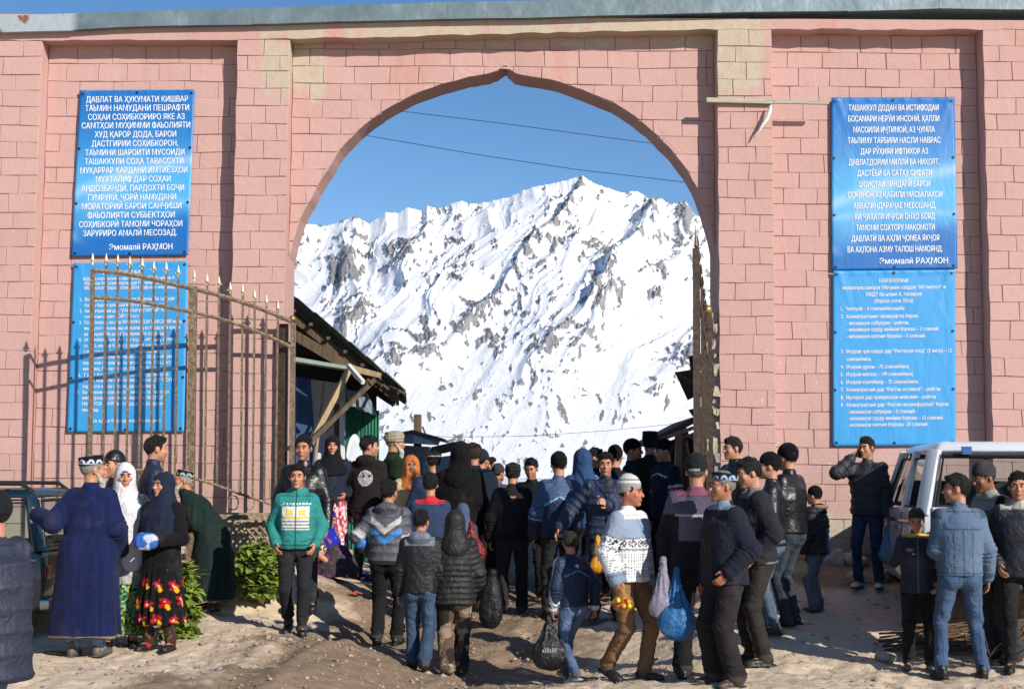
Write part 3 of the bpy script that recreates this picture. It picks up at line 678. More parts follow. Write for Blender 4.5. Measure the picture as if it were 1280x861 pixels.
    for s in (-1, 1):
        S_, E_, W_ = r.arm[s]; v.cone(r.neck+RT@A3(0, .01, -.08), S_, .05, .045); v.cone(S_, E_, .042, .036); v.cone(E_, W_, .036, .026)
        hj, kn, an, pt = r.leg[s]; v.cone(r.pel+A3(.05*s, 0, 0), hj, .08, .07); v.cone(hj, kn, .065, .045); v.cone(kn, an, .042, .032)
        fd = nrm(A3(.18*s, -1, 0))*math.cos(pt)+A3(0, 0, math.sin(pt)); v.cone(an-A3(0, 0, .03), an+fd*.13-A3(0, 0, .05), .032, .026)
        # hand with five fingers
        d = nrm(W_-E_); nm = r.sgn[s]; n = nrm(A3(-s, 0, 0)-d*(A3(-s, 0, 0)@d)) if abs(d[0]) < .9 else nrm(A3(0, 1, 0)-d*d[1])
        if nm in ('down', 'relaxed', 'swingF', 'swingB'): d = nrm(d*.6+A3(0, -.05, -.5)); n = nrm(n-d*(n@d))
        w_ = np.cross(d, n); w_ = w_ if w_[1] < 0 or abs(w_[1]) < .3 else -w_
        curl = dict(phone=1.5, belly=1.1, chest=1.1, carry=1.3, fwd=.5).get(nm, .75)
        v.ell(W_+d*.048, (.046, .040, .0155), np.stack([d, w_, n], 1), k=.008)
        for i, (o_, l_) in enumerate(((.030, .070), (.010, .078), (-.010, .072), (-.029, .056))):
            b0 = W_+d*.080+w_*o_; b1 = b0+(d*math.cos(curl*.45)+n*math.sin(curl*.45))*l_*.52; b2 = b1+(d*math.cos(curl*1.25)+n*math.sin(curl*1.25))*l_*.48
            v.cone(b0, b1, .0098, .0088, k=.002); v.cone(b1, b2, .0088, .0072, k=.002)
        t0 = W_+d*.022+w_*.028; t1 = t0+nrm(d*.7+w_*.65+n*.3)*.042; v.cone(t0, t1, .0125, .0105, k=.004); v.cone(t1, t1+nrm(d+n*.45)*.03, .0105, .0082, k=.002)
        r.arm[s] = (S_, E_, W_); r.__dict__.setdefault('hand', {})[s] = (W_+d*.085+n*.02, d, n)
    Vb, Qb = v.mesh()
    q = (Vb-hc)@hR
    col = np.tile(skc, (len(Vb), 1))
    red = np.exp(-(((q[:, 0])/.026)**2+((q[:, 1]+.10)/.02)**2+((q[:, 2]+.064)/.012)**2)); col = col*(1-red[:, None]*.55)+red[:, None]*.55*np.array(lin('7a3a34'))
    ck = np.exp(-(((np.abs(q[:, 0])-.042)/.02)**2+((q[:, 1]+.085)/.03)**2+((q[:, 2]+.025)/.02)**2)); col = col*(1-ck[:, None]*.3)+ck[:, None]*.3*np.array(lin('b0624c'))
    if cat in ('man',) and not beard:
        stb = np.clip((-.03-q[:, 2])*30, 0, 1)*(q[:, 1] < .03)*np.clip(1-np.abs(q[:, 2]+.08)/.07, 0, 1)*(np.linalg.norm(q, axis=1) < .16); col = col*(1-stb[:, None]*.28)+stb[:, None]*.28*np.array((.05, .04, .035))
    root = link('person', mesh_from('person', Vb, Qb, M['skin'], True, col)); tag(root, label, cat, group)
    root.location = (xw, Y, zf); root.rotation_euler.z = math.radians(face); root.scale = (S,)*3
    r.root = root; r.S = S; r.xw = (xw, Y, zf); r.face = math.radians(face)
    # eyes and brows only where the face is turned this way
    fa = ((face+hy+180) % 360)-180
    if abs(fa) < 115:
        for s in (-1, 1):
            m = MB(); c = Hp(.030*s, -.0905, .0065); m.ball(tuple(c), (.0105, .0085, .0065), 8, 6); e = m.build('eye', _mc.get('eye') or solid('eye', (.22, .19, .165), .6, 0, .02, 5, 0), root, True)
            m = MB(); c = Hp(.030*s, -.0965, .0062); m.ball(tuple(c), (.0062, .0045, .0060), 8, 6); m.build('iris', solid('dark_iris', (.012, .008, .006), .25, 0, .02, 5, 0), e, True)
            m = MB(); pts = [Hp(.013*s, -.0985, .024), Hp(.026*s, -.1, .0305), Hp(.038*s, -.094, .030), Hp(.050*s, -.080, .023)]; m.tube(pts, [.003, .0048, .0042, .0022], 5)
            m.build('eyebrow', solid('eyebrow_'+('grey' if beard == 'white' else 'dark'), (.35, .34, .32) if beard == 'white' else (.018, .013, .011), .8, 0, .1, 5, 0), root, True)
            
    def garment(nm, build, paint, mat, disp=None, h=None, k=.02, part=None):
        v = Vol(r.lo-.04, r.hi+.06, h or r.h*1.3, k); build(v); V, Q = v.mesh()
        if len(V) == 0: return None
        N = vnormals(V, Q); d = disp(V, N) if disp else 0
        cols = paint(V, N, r)
        V = V+N*np.asarray(d).reshape(-1, 1) if disp else V
        if nm == 'hair' and not hk_ and lod < 3: V, Q, cols = tufts(V, Q, N, cols)
        return link(nm, mesh_from(nm, V, Q, M[mat], True, np.clip(cols, 0, 1)), root)
    hk_ = bool(hat)
    def tufts(V, Q, N, cols):
        rg_ = np.random.default_rng(len(V)); n = 520 if lod == 1 else 260; i = rg_.integers(0, len(V), n); b = V[i]; q = (b-r.hc)@r.hR; out = N[i]
        dr = np.stack([q[:, 0]*2.2, -np.where(q[:, 2] > .07, 1., -.1)*.9*np.ones(n), np.where(q[:, 2] > .08, .15, -1.)*np.ones(n)], 1)+rg_.normal(0, .35, (n, 3)); dr = dr@r.hR.T; dr /= np.linalg.norm(dr, axis=1)[:, None]
        sd2 = np.cross(out, dr); sd2 /= np.maximum(np.linalg.norm(sd2, axis=1), 1e-6)[:, None]; l = rg_.uniform(.014, .032, n)[:, None]; w2 = rg_.uniform(.002, .005, n)[:, None]
        tip = b+dr*l+out*rg_.uniform(.002, .010, n)[:, None]; P4 = np.stack([b-sd2*w2-out*.002, b+sd2*w2-out*.002, tip+sd2*.0006, tip-sd2*.0006], 1).reshape(-1, 3)
        q4 = np.arange(4*n).reshape(n, 4)+len(V); return np.concatenate([V, P4]), np.concatenate([Q, q4]), np.concatenate([cols, np.repeat(cols[i]*rg_.uniform(.7, 1.5, (n, 1)), 4, 0)])
    r.garment = garment
    sd_ = random.randrange(9999)
    # ---- legs
    bt = dict(kind='trousers', col='1c1b1d', fit=.0, mat='fabric'); bt.update(bottom or {})
    if bt['kind'] == 'trousers':
        ft = bt['fit']
        def bl(v):
            v.ell(r.pel+A3(0, .01, -.01), (.160+bulk, .112+bulk, .13), k=.03); v.loft([(-.02, 0, 0, .155+bulk, .112+bulk), (.13, 0, 0, .148+bulk, .108+bulk)], r.pel, RT)
            for s in (-1, 1):
                hj, kn, an, pt = r.leg[s]; v.cone(hj+A3(0, .01, -.02), kn, .094+ft*.3+bulk*.6, .062+ft*.7, k=.02); e = an+(kn-an)*.02-A3(0, 0, .01); v.cone(kn, e, .060+ft*.7, .054+ft, k=.02)
                v.ell(hj+A3(-.01*s, .050, -.03), (.080, .078, .095), k=.03)
                v.put(lambda X, Y_, Z, a=an: np.sqrt((X-a[0])**2+(Y_-a[1])**2+0*Z)*0+(Z-(a[2]-.045)), (an[0]-.14, an[1]-.14, an[2]-.2), (an[0]+.14, an[1]+.14, an[2]-.045-.05), k=.004, cut=True) if False else None
            v.D[:, :, :] = v.D
        def dl(V, N):
            amp = .005+.010*np.exp(-((V[:, 2]-.46)/.10)**2)+.015*np.exp(-((V[:, 2]-.13)/.09)**2)+.006*np.exp(-((V[:, 2]-.82)/.1)**2)
            return (wr(V, 34, sd_, (.5, .6, 1.5))+.4*wr(V, 75, sd_+7, (.5, .5, 1.4)))*amp
        def ptr(V, N, rr):
            c = np.array((bt.get('paint') or flat(bt['col']))(V, N, rr)); q = V-r.pel
            m_ = (np.abs(q[:, 2]-.075) < .004) | (np.abs(q[:, 0]) < .004) & (q[:, 2] > -.12) | (np.abs(np.abs(q[:, 0])-.155-.0*q[:, 2]) < .004) & (np.abs(q[:, 1]) < .03)
            u, z_ = np.abs(np.abs(q[:, 0])-.085), q[:, 2]+.02; m_ |= (q[:, 1] > .02) & ((np.abs(u-.05) < .0035) & (np.abs(z_) < .065) | (u < .05) & (np.abs(np.abs(z_)-.065) < .0035)); c[m_] = c[m_]*.5
            for s in (-1, 1):
                an = r.leg[s][2]; m2 = (np.linalg.norm(V[:, :2]-an[:2], axis=1) < .12) & (V[:, 2] < an[2]+.012); c[m2] = c[m2]*.6+np.array((.10, .08, .06))*.4
            return c
        garment('trousers', bl, ptr, bt['mat'], dl)
    elif bt['kind'] == 'skirt':
        z0 = bt.get('hem', .25); fl = bt.get('flare', .22)
        def bs(v): v.loft([(z0, 0, -.0, fl, fl*.85), (.5, 0, 0, fl*.93, fl*.78), (r.pel[2], 0, 0, .185+bulk, .14+bulk), (r.pel[2]+.1, 0, 0, .15+bulk, .12)], k=.02)
        def ds(V, N): a = np.arctan2(V[:, 1], V[:, 0]); f = np.clip((.95-V[:, 2])/.6, 0, 1); return f*(.013*np.sin(a*11+2*np.sin(a*3+sd_)+V[:, 2]*2)+.008*np.sin(a*19+V[:, 2]*3))
        garment('skirt', bs, bt.get('paint') or flat(bt['col']), bt['mat'], ds)
        if bt.get('under'):
            def bu(v):
                for s in (-1, 1): hj, kn, an, pt = r.leg[s]; v.cone(kn, an-A3(0, 0, .0), .06, .056)
            garment('boot_leg' if bt.get('boots') else 'trousers', bu, bt.get('upaint') or flat(bt['under']), 'fabric', lambda V, N: wr(V, 30, sd_)*.006)
    if seat:
        def bm_(v): v.loft([(.0, 0, -.22, .34, .36), (.12, 0, -.22, .33, .34), (.26, 0, -.24, .27, .26), (.40, 0, -.27, .15, .13), (.44, 0, -.27, .08, .08)], k=.04)
        garment('skirt', bm_, speckle('3c3836', [(75, 3, .38, '7a3a7c')]), 'fabric', lambda V, N: wr(V, 16, 5, (1.5, 1.5, .6))*.014)
    # ---- shoes
    if shoes and foot is not None:
        sc = shoes if isinstance(shoes, dict) else dict(col=shoes)
        for s in (-1, 1):
            hj, kn, an, pt = r.leg[s]; Rf = rotz(.16*s)@rotx(-pt*.8 if pt < 0 else -pt)
            if seat: continue
            O = an-A3(0, 0, .085)+(A3(0, 0, .0))
            def P(x_, y_, z_): return O+A3(0, 0, .0)+Rf@A3(x_, y_, z_)
            v = Vol(an-A3(.16, .32, .16), an+A3(.16, .2, .16), .008, .015)
            v.ell(P(0, .035, .045), (.036, .042, .045), Rf, k=.02); v.ell(P(0, -.06, .036), (.042, .085, .034), Rf, k=.02); v.ell(P(-.004*s, -.125, .030), (.042, .058, .028), Rf, k=.02); v.cone(P(0, .01, .04), P(0, .015, .10), .042, .040, k=.02)
            v.ell(P(0, -.045, .009), (.047, .150, .013), Rf, k=.003, p=3.2)
            V, Q = v.mesh(); q = (V-O)@Rf; cc = np.tile(np.array(lin(sc['col'])), (len(V), 1)); so_ = (q[:, 2] < .022); cc[so_] = np.array(lin(sc.get('sole', '0f0e0d')))
            if sc.get('stripe'): st_ = (np.abs(((q[:, 1]+.02+q[:, 2]*.6) % .032)-.016) < .006) & (q[:, 1] < .02) & (q[:, 1] > -.09) & (q[:, 2] > .025) & (q[:, 2] < .075); cc[st_] = np.array(lin(sc['stripe']))
            link('shoe', mesh_from('shoe', V, Q, M['shoe'], True, cc), root)
    # ---- upper garment
    tp = dict(kind='jacket', col='20222a', mat='fabric', hem=-.06, bulk=.012, style='folds', collar=True, sleeve=1., cuff=None); tp.update(top or {})
    b_ = tp['bulk']+bulk; hem = tp['hem']
    def sleeves(v, rad=0, ln=1.):
        for s in (-1, 1):
            S_, E_, W_ = r.arm[s]; v.cone(S_-RT@A3(.02*s, 0, .005), E_, .062+rad*.7, .054+rad, k=.04); v.cone(E_, E_+(W_-E_)*.97*ln, .056+rad, .043+rad*.8, k=.02)
    def bj(v):
        prof = [(hem, 0, 0, .172+b_+tp.get('flare', 0), .128+b_+tp.get('flare', 0)*.7), (.0, 0, 0, .168+b_, .125+b_), (.14, 0, 0, .158+b_, .120+b_), (.30, 0, -.004, .178+b_, .130+b_), (.40, 0, .0, .182+b_*.7, .120+b_*.7), (.455, 0, .004, .160, .102), (.50, 0, .006, .105, .082), (.53, 0, .006, .070, .070)]
        v.loft(prof, r.pel, RT, k=.03)
        for s in (-1, 1): v.cone(T(.05*s, .008, .492), r.sh[s]-RT@A3(0.012*s, 0, .012), .050, .060+b_*.3, k=.04)
        sleeves(v, b_*.75+tp.get('slr', 0))
        if tp['collar']: v.cone(T(0, .008, .49), T(0, .006, .538+tp.get('ch', 0)), .074, .068, k=.012)
        if tp.get('hoodback'): v.ell(T(0, .085, .52), (.115, .06, .075), RT, k=.03); v.ell(T(0, .06, .545), (.10, .07, .05), RT, k=.03)
    def dj(V, N):
        q = (V-r.pel)@RT; d = wr(V, 22, sd_, (1, 1, 1.0))*.006+wr(V, 50, sd_+1)*.0025
        ta = np.zeros(len(V)); da = np.full(len(V), 9.)
        for s in (-1, 1):
            S_, E_, W_ = r.arm[s]
            for a, b, o_ in ((S_, E_, 0), (E_, W_, .285)):
                ba = b-a; h_ = np.clip(((V-a)@ba)/(ba@ba), 0, 1); dd = np.linalg.norm(V-a-h_[:, None]*ba, axis=1); m_ = dd < da; da = np.where(m_, dd, da); ta = np.where(m_, o_+h_*np.linalg.norm(ba), ta)
        r.armd, r.armt = da, ta; arm = (da < .085+b_) & ((np.abs(q[:, 0]) > .16) | (q[:, 1] < -.14) | (q[:, 1] > .15)); r.isarm = arm
        if tp['style'] == 'puffer':
            sp = tp.get('sp', .075); u = np.where(arm, ta, q[:, 2]+.03*np.abs(q[:, 0])); ph = (u/sp) % 1; pf = np.abs(np.sin(PI*ph))**.55
            d = d*.6+(pf-.65)*.016+wr(V, 60, sd_+3, (1.3, 1.3, .5))*.003
        else:
            cf = np.exp(-((ta-.30)/.07)**2)+.7*np.exp(-((ta-.50)/.06)**2); d = d+np.where(arm, cf*np.sin(ta*170+wr(V, 20, sd_+2)*2.5)*.005, 0)
            d = d+np.exp(-((q[:, 2]-hem-.02)/.05)**2)*wr(V, 16, sd_+5, (1, 1, .2))*.008
        return d
    if tp['kind'] == 'jacket':
        def pj(V, N, rr):
            f = tp.get('paint'); c = np.tile(np.array(lin(tp['col'])), (len(V), 1)); q = (V-r.pel)@RT
            if tp['style'] == 'puffer':
                u = np.where(r.isarm, r.armt, q[:, 2]+.03*np.abs(q[:, 0])); pass
            if tp.get('zip'): z_ = (np.abs(q[:, 0]) < .007) & (q[:, 1] < 0) & (~r.isarm); c[z_] = np.array(lin(tp['zip']))
            if tp.get('rib'): z_ = (q[:, 2] < hem+.05) & (~r.isarm); c[z_] = np.array(lin(tp['rib']))
            if tp.get('cuff'): z_ = r.armt > .50; c[z_ & (r.armd < .08)] = np.array(lin(tp['cuff']))
            c = f(c, q, V, r) if f else c
            a_ = r.isarm; m_ = (~a_) & ((np.abs(q[:, 2]-hem-.045) < .004) | (np.abs(np.abs(q[:, 1])-.004) < .004) & (q[:, 2] < .33) & (np.abs(q[:, 0]) > .12) | (np.abs(q[:, 0]) < .004) & (q[:, 1] < 0) | (np.abs(q[:, 2]-.505) < .004)) | a_ & (np.abs(r.armt-.50) < .005)
            if lod < 3: c[m_] = c[m_]*.45
            pk = (~a_) & (q[:, 1] < 0) & (np.abs(q[:, 2]-.06-.35*(np.abs(q[:, 0])-.11)) < .005) & (np.abs(np.abs(q[:, 0])-.11) < .045)
            c[pk] = c[pk]*.35
            return c
        garment(tp.get('name', 'jacket'), bj, pj, tp['mat'], dj)
    elif tp['kind'] == 'robe':
        z0 = tp.get('hemz', .28); fl = tp.get('flare', .27); cxs = tp.get('shift', 0)
        def br(v):
            sh0 = T(0, 0, .49); wa = T(0, 0, .1)
            v.loft([(z0, cxs, .02, fl, fl*.80), (.6, cxs*.5, .01, fl*.9, fl*.72), (r.pel[2], 0, .01, .215+b_, .165+b_), (wa[2], wa[0], wa[1], .195+b_, .15+b_)], k=.03)
            v.loft([(-.05, 0, 0, .195+b_, .15+b_), (.14, 0, 0, .185+b_, .145+b_), (.30, 0, -.004, .19+b_, .145+b_), (.40, 0, .0, .19+b_*.7, .13+b_*.7), (.455, 0, .004, .165, .105), (.50, 0, .006, .11, .085), (.54, 0, .006, .072, .070)], r.pel, RT, k=.05)
            for s in (-1, 1): v.cone(T(.05*s, .008, .492), r.sh[s]-RT@A3(.012*s, 0, .012), .052, .070, k=.04)
            sleeves(v, .022+b_*.3, 1.05); v.cone(T(0, .005, .50), T(0, .004, .545), .076, .070, k=.012)
        def dr(V, N):
            d0 = dj(V, N); a = np.arctan2(V[:, 1], V[:, 0]); f = np.clip((1.05-V[:, 2])/.7, 0, 1); return d0+f*(.012*np.sin(a*4.6+2.4*np.sin(a*2+sd_)+V[:, 2]*1.2)+.005*wr(V, 16, sd_, (1.6, 1.6, .3)))
        def prb(V, N, rr):
            c = np.tile(np.array(lin(tp['col'])), (len(V), 1)); q = (V-r.pel)@RT; f = tp.get('paint')
            c = c*(1+.35*wr(V, 60, 11, (1.5, 1.5, .12))[:, None]+.25*wr(V, 14, 12, (1.3, 1.3, .4))[:, None]); c[(np.abs(q[:, 0]) < .005) & (q[:, 1] > 0)] *= .5
            if tp.get('trim'): c[(V[:, 2] < z0+.014)] = np.array(lin(tp['trim']))
            return f(c, q, V, r) if f else c
        garment('robe', br, prb, tp['mat'], dr, h=r.h*1.4)
    # ---- head
    def dome(z0f, off, name, paint, mat, extra_=None, disp=None, top=0):
        def b(v):
            v.ell(Hp(0, .014, .034+top*.5), (.078+off, .098+off, .094+off+top), hR, k=.01)
            if extra_ and extra_[0] == 'pre': extra_[1](v)
            X, Y_, Z = np.meshgrid(*v.ax, indexing='ij', sparse=True); x, y, z = X-hc[0], Y_-hc[1], Z-hc[2]
            qy = hR[0, 1]*x+hR[1, 1]*y+hR[2, 1]*z; qz = hR[0, 2]*x+hR[1, 2]*y+hR[2, 2]*z; qx = hR[0, 0]*x+hR[1, 0]*y+hR[2, 0]*z
            zz = np.interp(qy, [a for a, _ in z0f], [b2 for _, b2 in z0f]); v.D = np.maximum(v.D, (zz-qz).astype(np.float32))
            if extra_ and extra_[0] == 'post': extra_[1](v)
        vlo, vhi = r.lo, r.hi; r.lo, r.hi = hc-A3(.2, .24, .2), hc+A3(.2, .2, .24)
        o_ = garment(name, b, paint, mat, disp, h=.0085, k=.01); r.lo, r.hi = vlo, vhi; return o_
    hk = hat.get('kind') if hat else None
    if hair and hk not in ('hood', 'scarf'):
        tb = -.5 if hk else 0
        zf_ = [(-.12, .078), (-.085, .068), (-.06, .056), (-.045, .034), (-.034, .002), (-.022, -.006), (-.012, .024), (.02, .026), (.034, -.02), (.07, -.06), (.12, -.075)]
        th = .005 if (hk or r.spec.get('short')) else .007
        dome(zf_, th, 'hair', flat(hair), 'hair', ('pre', (lambda v: v.ell(Hp(.012, -.030, .098), (.060, .062, .026), hR, k=.03))) if not hk else None, lambda V, N: wr(V, 190, sd_, (1, 1, .35))*.004+wr(V, 55, sd_+1)*.006*(1+1.2*np.clip((((V-hc)@hR)[:, 2]-.05)*20, 0, 1)), .0)
    if hk == 'beanie':
        fc = hat.get('fold', 1)
        def pb(V, N, rr):
            q = (V-hc)@hR; c = np.tile(np.array(lin(hat['col'])), (len(V), 1))
            if hat.get('paint'): c = hat['paint'](c, q)
            return c
        dome([(-.12, .040), (-.05, .026), (.03, .0), (.12, -.02)], .012, 'beanie', pb, 'wool', None, lambda V, N: np.sin(np.arctan2(((V-hc)@hR)[:, 0], ((V-hc)@hR)[:, 1])*46)*.0016+.004*fc*(((V-hc)@hR)[:, 2] < .055)+wr(V, 28, sd_)*.004, .006+hat.get('tall', 0))
    elif hk == 'cap':
        def bc(v):
            v.ell(Hp(0, -.112, .052), (.072, .070, .009), hR@rotx(.18), k=.006) if hat.get('brim', 1) else None
        dome([(-.12, .048), (-.05, .040), (.03, .018), (.12, .0)], .013, 'cap', hat.get('paint') or flat(hat['col']), hat.get('mat', 'fabric'), ('post', bc), None, .008)
    elif hk in ('doppi', 'kepi'):
        hh = hat.get('h', .062); zb = .048
        def bd(v):
            Rt = hR@rotx(math.radians(-8)); v.loft([(zb, 0, .012, .091, .108), (zb+hh, 0, .012, .080, .094)], hc, Rt, k=.01, p=3.0); v.ell(hc+Rt@A3(0, .012, zb+hh), (.078, .092, .012), Rt, k=.02)
            if hk == 'kepi': v.cone(Hp(0, .015, .045), Hp(0, .02, .02), .093, .088, k=.01)
            if hat.get('brim'): v.ell(Hp(0, -.11, .05), (.07, .065, .009), hR@rotx(.1), k=.006)
        def pd(V, N, rr):
            q = (V-hc)@hR; c = np.tile(np.array(lin(hat['col'])), (len(V), 1))
            if hat.get('pattern'):
                a = np.arctan2(q[:, 0], q[:, 1]-.012); zz = (q[:, 2]-zb-.012*np.sign(0)); u = (a*8/(2*PI)) % 1; rad = np.hypot((u-.5)*.075, (zz-.012))
                m_ = (np.abs(rad-.022) < .009) & (zz > .004) & (zz < .05) | (zz < .008) & (zz > .002); c[m_] = np.array(lin(hat['pattern']))
            if hat.get('band'): m_ = (q[:, 2]-zb < .014+.10*q[:, 1]) & (q[:, 2]-zb > .004+.10*q[:, 1]); c[m_] = np.array(lin(hat['band']))
            return c
        vlo, vhi = r.lo, r.hi; r.lo, r.hi = hc-A3(.2, .24, .2), hc+A3(.2, .2, .24); garment('skullcap' if hk == 'doppi' else 'cap', bd, pd, 'fabric', None, h=.0085, k=.01); r.lo, r.hi = vlo, vhi
    elif hk == 'turban':
        def bt_(v):
            v.ell(Hp(0, .012, .085), (.078, .09, .055), hR)
            for i, (z_, rr_) in enumerate(((.035, .098), (.058, .106), (.082, .104), (.106, .092))):
                for j in range(16):
                    a0, a1 = 2*PI*j/16, 2*PI*(j+1)/16; v.cone(Hp(math.sin(a0)*rr_*.9, .012-math.cos(a0)*rr_, z_+.012*math.sin(a0+i)), Hp(math.sin(a1)*rr_*.9, .012-math.cos(a1)*rr_, z_+.012*math.sin(a1+i)), .017, .017, k=.004)
        vlo, vhi = r.lo, r.hi; r.lo, r.hi = hc-A3(.2, .24, .2), hc+A3(.2, .2, .24)
        garment('turban', bt_, lambda V, N, rr: np.array(lin(hat['col']))*(1-.3*(np.sin(((V-hc)@hR)[:, 2]*260)[:, None] > .4)), 'fabric', lambda V, N: wr(V, 70, 3)*.003, h=.009, k=.01); r.lo, r.hi = vlo, vhi
    elif hk in ('hood', 'scarf'):
        big = .020 if hk == 'hood' else .012; ln = hat.get('len', .25)
        def bh(v):
            v.ell(Hp(0, .018, .030), (.080+big, .100+big, .096+big*.8), hR, k=.02); v.ell(Hp(0, -.01, -.06), (.070+big, .078+big, .085), hR, k=.03); v.cone(Hp(0, .028, -.05), T(0, .02, .44), .07+big, .15+big, k=.07)
            if hk == 'scarf':
                v.loft([(.47-ln, 0, -.015, .17+b_, .145+b_), (.40, 0, 0, .19+b_, .145+b_), (.485, 0, .0, .165, .115), (.56, 0, 0, .09, .085)], r.pel, RT, k=.03)
            v.ell(Hp(0, -.13, -.022+hat.get('fz', 0)), (.056+hat.get('open', 0), .085, .088), hR, k=.012, cut=True)
            if hk == 'scarf' and hat.get('tail'):
                for sx in hat.get('sides', (-.06, .07)): v.cone(T(sx, -.125-b_, .36), T(sx*1.2, -.130-b_, .36-hat['tail']), .085, .07, k=.05, flat=(A3(0, 1, 0), 2.6))
        def ph(V, N, rr):
            q = (V-hc)@hR; c = np.tile(np.array(lin(hat['col'])), (len(V), 1)); f = hat.get('paint'); return f(c, q, V, r) if f else c
        garment('hood' if hk == 'hood' else 'headscarf', bh, ph, hat.get('mat', 'fabric'), lambda V, N: wr(V, 24, sd_, (1.6, 1.6, .5))*.008)
        if hat.get('under'):
            dome([(-.12, .034), (-.05, .03), (-.03, .09), (.12, .12)], .005, 'headband', hat['under'] if callable(hat['under']) else flat(hat['under']), 'fabric', None, None, 0)
        elif hair: dome([(-.12, .075), (-.085, .062), (-.05, .03), (.03, -.02), (.12, -.05)], .004, 'hair', flat(hair), 'hair', None, None, 0)
    if beard:
        bc_ = 'd8d4ca' if beard == 'white' else beard
        def bb(v):
            v.ell(Hp(0, -.068, -.105), (.050, .040, .048), hR, k=.02); v.ell(Hp(0, -.075, -.145), (.034, .030, .045), hR, k=.02); v.ell(Hp(0, -.105, -.048), (.026, .010, .007), hR, k=.01)
            for s in (-1, 1): v.cone(Hp(.064*s, -.01, -.03), Hp(.045*s, -.055, -.09), .012, .022, k=.02)
            v.ell(Hp(0, -.106, -.066), (.02, .02, .006), hR, k=.006, cut=True)
        vlo, vhi = r.lo, r.hi; r.lo, r.hi = hc-A3(.2, .24, .3), hc+A3(.2, .2, .2); garment('beard', bb, flat(bc_), 'hair', lambda V, N: wr(V, 130, 4, (1, 1, .4))*.004, h=.009, k=.01); r.lo, r.hi = vlo, vhi
    if extra: extra(r)
    return r
def handpos(r, s):
    p, d, n = r.hand[s]; q = rotz(r.face)@(p*r.S)+np.array(r.xw); return Vector(q)
# ---------------------------------------------------------------- painted garments
def L(c): return np.array(lin(c))
def setc(c, m, col): c[m] = L(col); return c
def nz(q, k, s): return wr(q, k, s, n=5)
def pt_teal(c, q, V, r):
    f = q[:, 1] < .02; t = ~r.isarm & f & (np.abs(q[:, 0]) < .135)
    setc(c, t & (q[:, 2] > .17) & (q[:, 2] < .40), 'd9dcd8'); setc(c, t & (q[:, 2] > .17) & (q[:, 2] < .27) & ((q[:, 2]*100 % 3) < 1.1), '31474a')
    setc(c, t & (np.abs(q[:, 2]-.285) < .010), 'd8cf4a'); setc(c, t & (np.abs(q[:, 2]-.345) < .022) & (np.abs(np.abs(q[:, 0])-.065) < .035), 'e8d04c')
    setc(c, t & (np.abs(q[:, 2]-.315) < .01) & (np.abs(np.abs(q[:, 0])-.07) < .04), 'd9a8bc'); setc(c, ~r.isarm & f & (np.abs(q[:, 2]-.425) < .010) & ((q[:, 0]*100 % 3.2) < 1.8) & (np.abs(q[:, 0]) < .15), 'f0f4f2')
    setc(c, ~r.isarm & f & (np.abs(q[:, 0]) < .005), '3c4c4c'); return c
def pt_chev(c, q, V, r):
    b = (q[:, 1] > -.02) & ~r.isarm; u = q[:, 2]-np.abs(q[:, 0])*.75
    setc(c, b & (u > .27) & (u < .335) , 'b9b6b4'); setc(c, b & (u > .155) & (u < .225), '3f7fc4')
    a = r.isarm; setc(c, a & (r.armt > .19) & (r.armt < .27), 'b5b2b0'); setc(c, a & (r.armt > .30) & (r.armt < .40), '3f7fc4'); return c
def pt_sweater(c, q, V, r):
    z = q[:, 2]; body = ~r.isarm; up = z+.0*z
    w_ = L('e4e4e2'); bl = L('8d9cb0'); u = np.where(r.isarm, .455-r.armt*.95, z)
    hi = u > .315; c[hi] = bl; c[~hi] = w_
    bd = (u > .225) & (u < .315); c[bd] = L('eceae6')
    a = np.where(r.isarm, q[:, 1]*1.0+q[:, 0]*.3, np.arctan2(q[:, 0], -q[:, 1])*.155); cell = ((a/.075) % 1-.5)*.075; dz = u-.270
    ang = np.arctan2(dz, cell); rad = np.hypot(dz, cell); fl = (rad < .034) & (np.abs(np.cos(ang*4)) > .5) & (rad > .006); c[bd & fl] = L('2c3548')
    c[(np.abs(u-.226) < .006) | (np.abs(u-.314) < .005)] = L('5b6c86')
    lo_ = (u < .215) & (u > -.02); dt = (((a/.022) % 1-.5)**2+((((u+.5)/.019) % 1)-.5)**2 < .055) & lo_; c[dt] = L('4a5a74')
    c[(u < -.03)] = L('eeecea'); setc(c, r.isarm & (r.armt > .47), '8190a6'); setc(c, (z > .475) & body, 'e6e2dd'); return c
def pt_denim(c, q, V, r):
    n_ = nz(V, 9, 5)[:, None]*.5+.5; c[:] = L('4c627c')*(1-n_*.5)+L('76869a')*n_*.5
    b = ~r.isarm
    for m in (b & (np.abs(q[:, 2]-.36) < .006), b & (np.abs(q[:, 0]) < .005) & (q[:, 2] < .36), b & (np.abs(np.abs(q[:, 0])-.075) < .004) & (q[:, 2] < .36), b & (np.abs(q[:, 2]-.0) < .006), r.isarm & (np.abs(r.armt-.49) < .006), r.isarm & (r.armt < .012)):
        c[m] = c[m]*.45
    return c
def pt_track(c, q, V, r):
    b = (q[:, 1] > 0) & ~r.isarm; u = q[:, 2]-.30-.9*q[:, 0]**2*3
    c[b & (np.abs(q[:, 2]-.36+np.abs(q[:, 0])*.55) < .007)] = L('86b8e0'); hi = (q[:, 2] > .36-np.abs(q[:, 0])*.55) | (r.isarm & (r.armt < .32)); c[hi & ~(np.abs(q[:, 2]-.36+np.abs(q[:, 0])*.55) < .007)] = L('3c5474')
    c[r.isarm & (np.abs(r.armt-.33) < .008)] = L('86b8e0'); return c
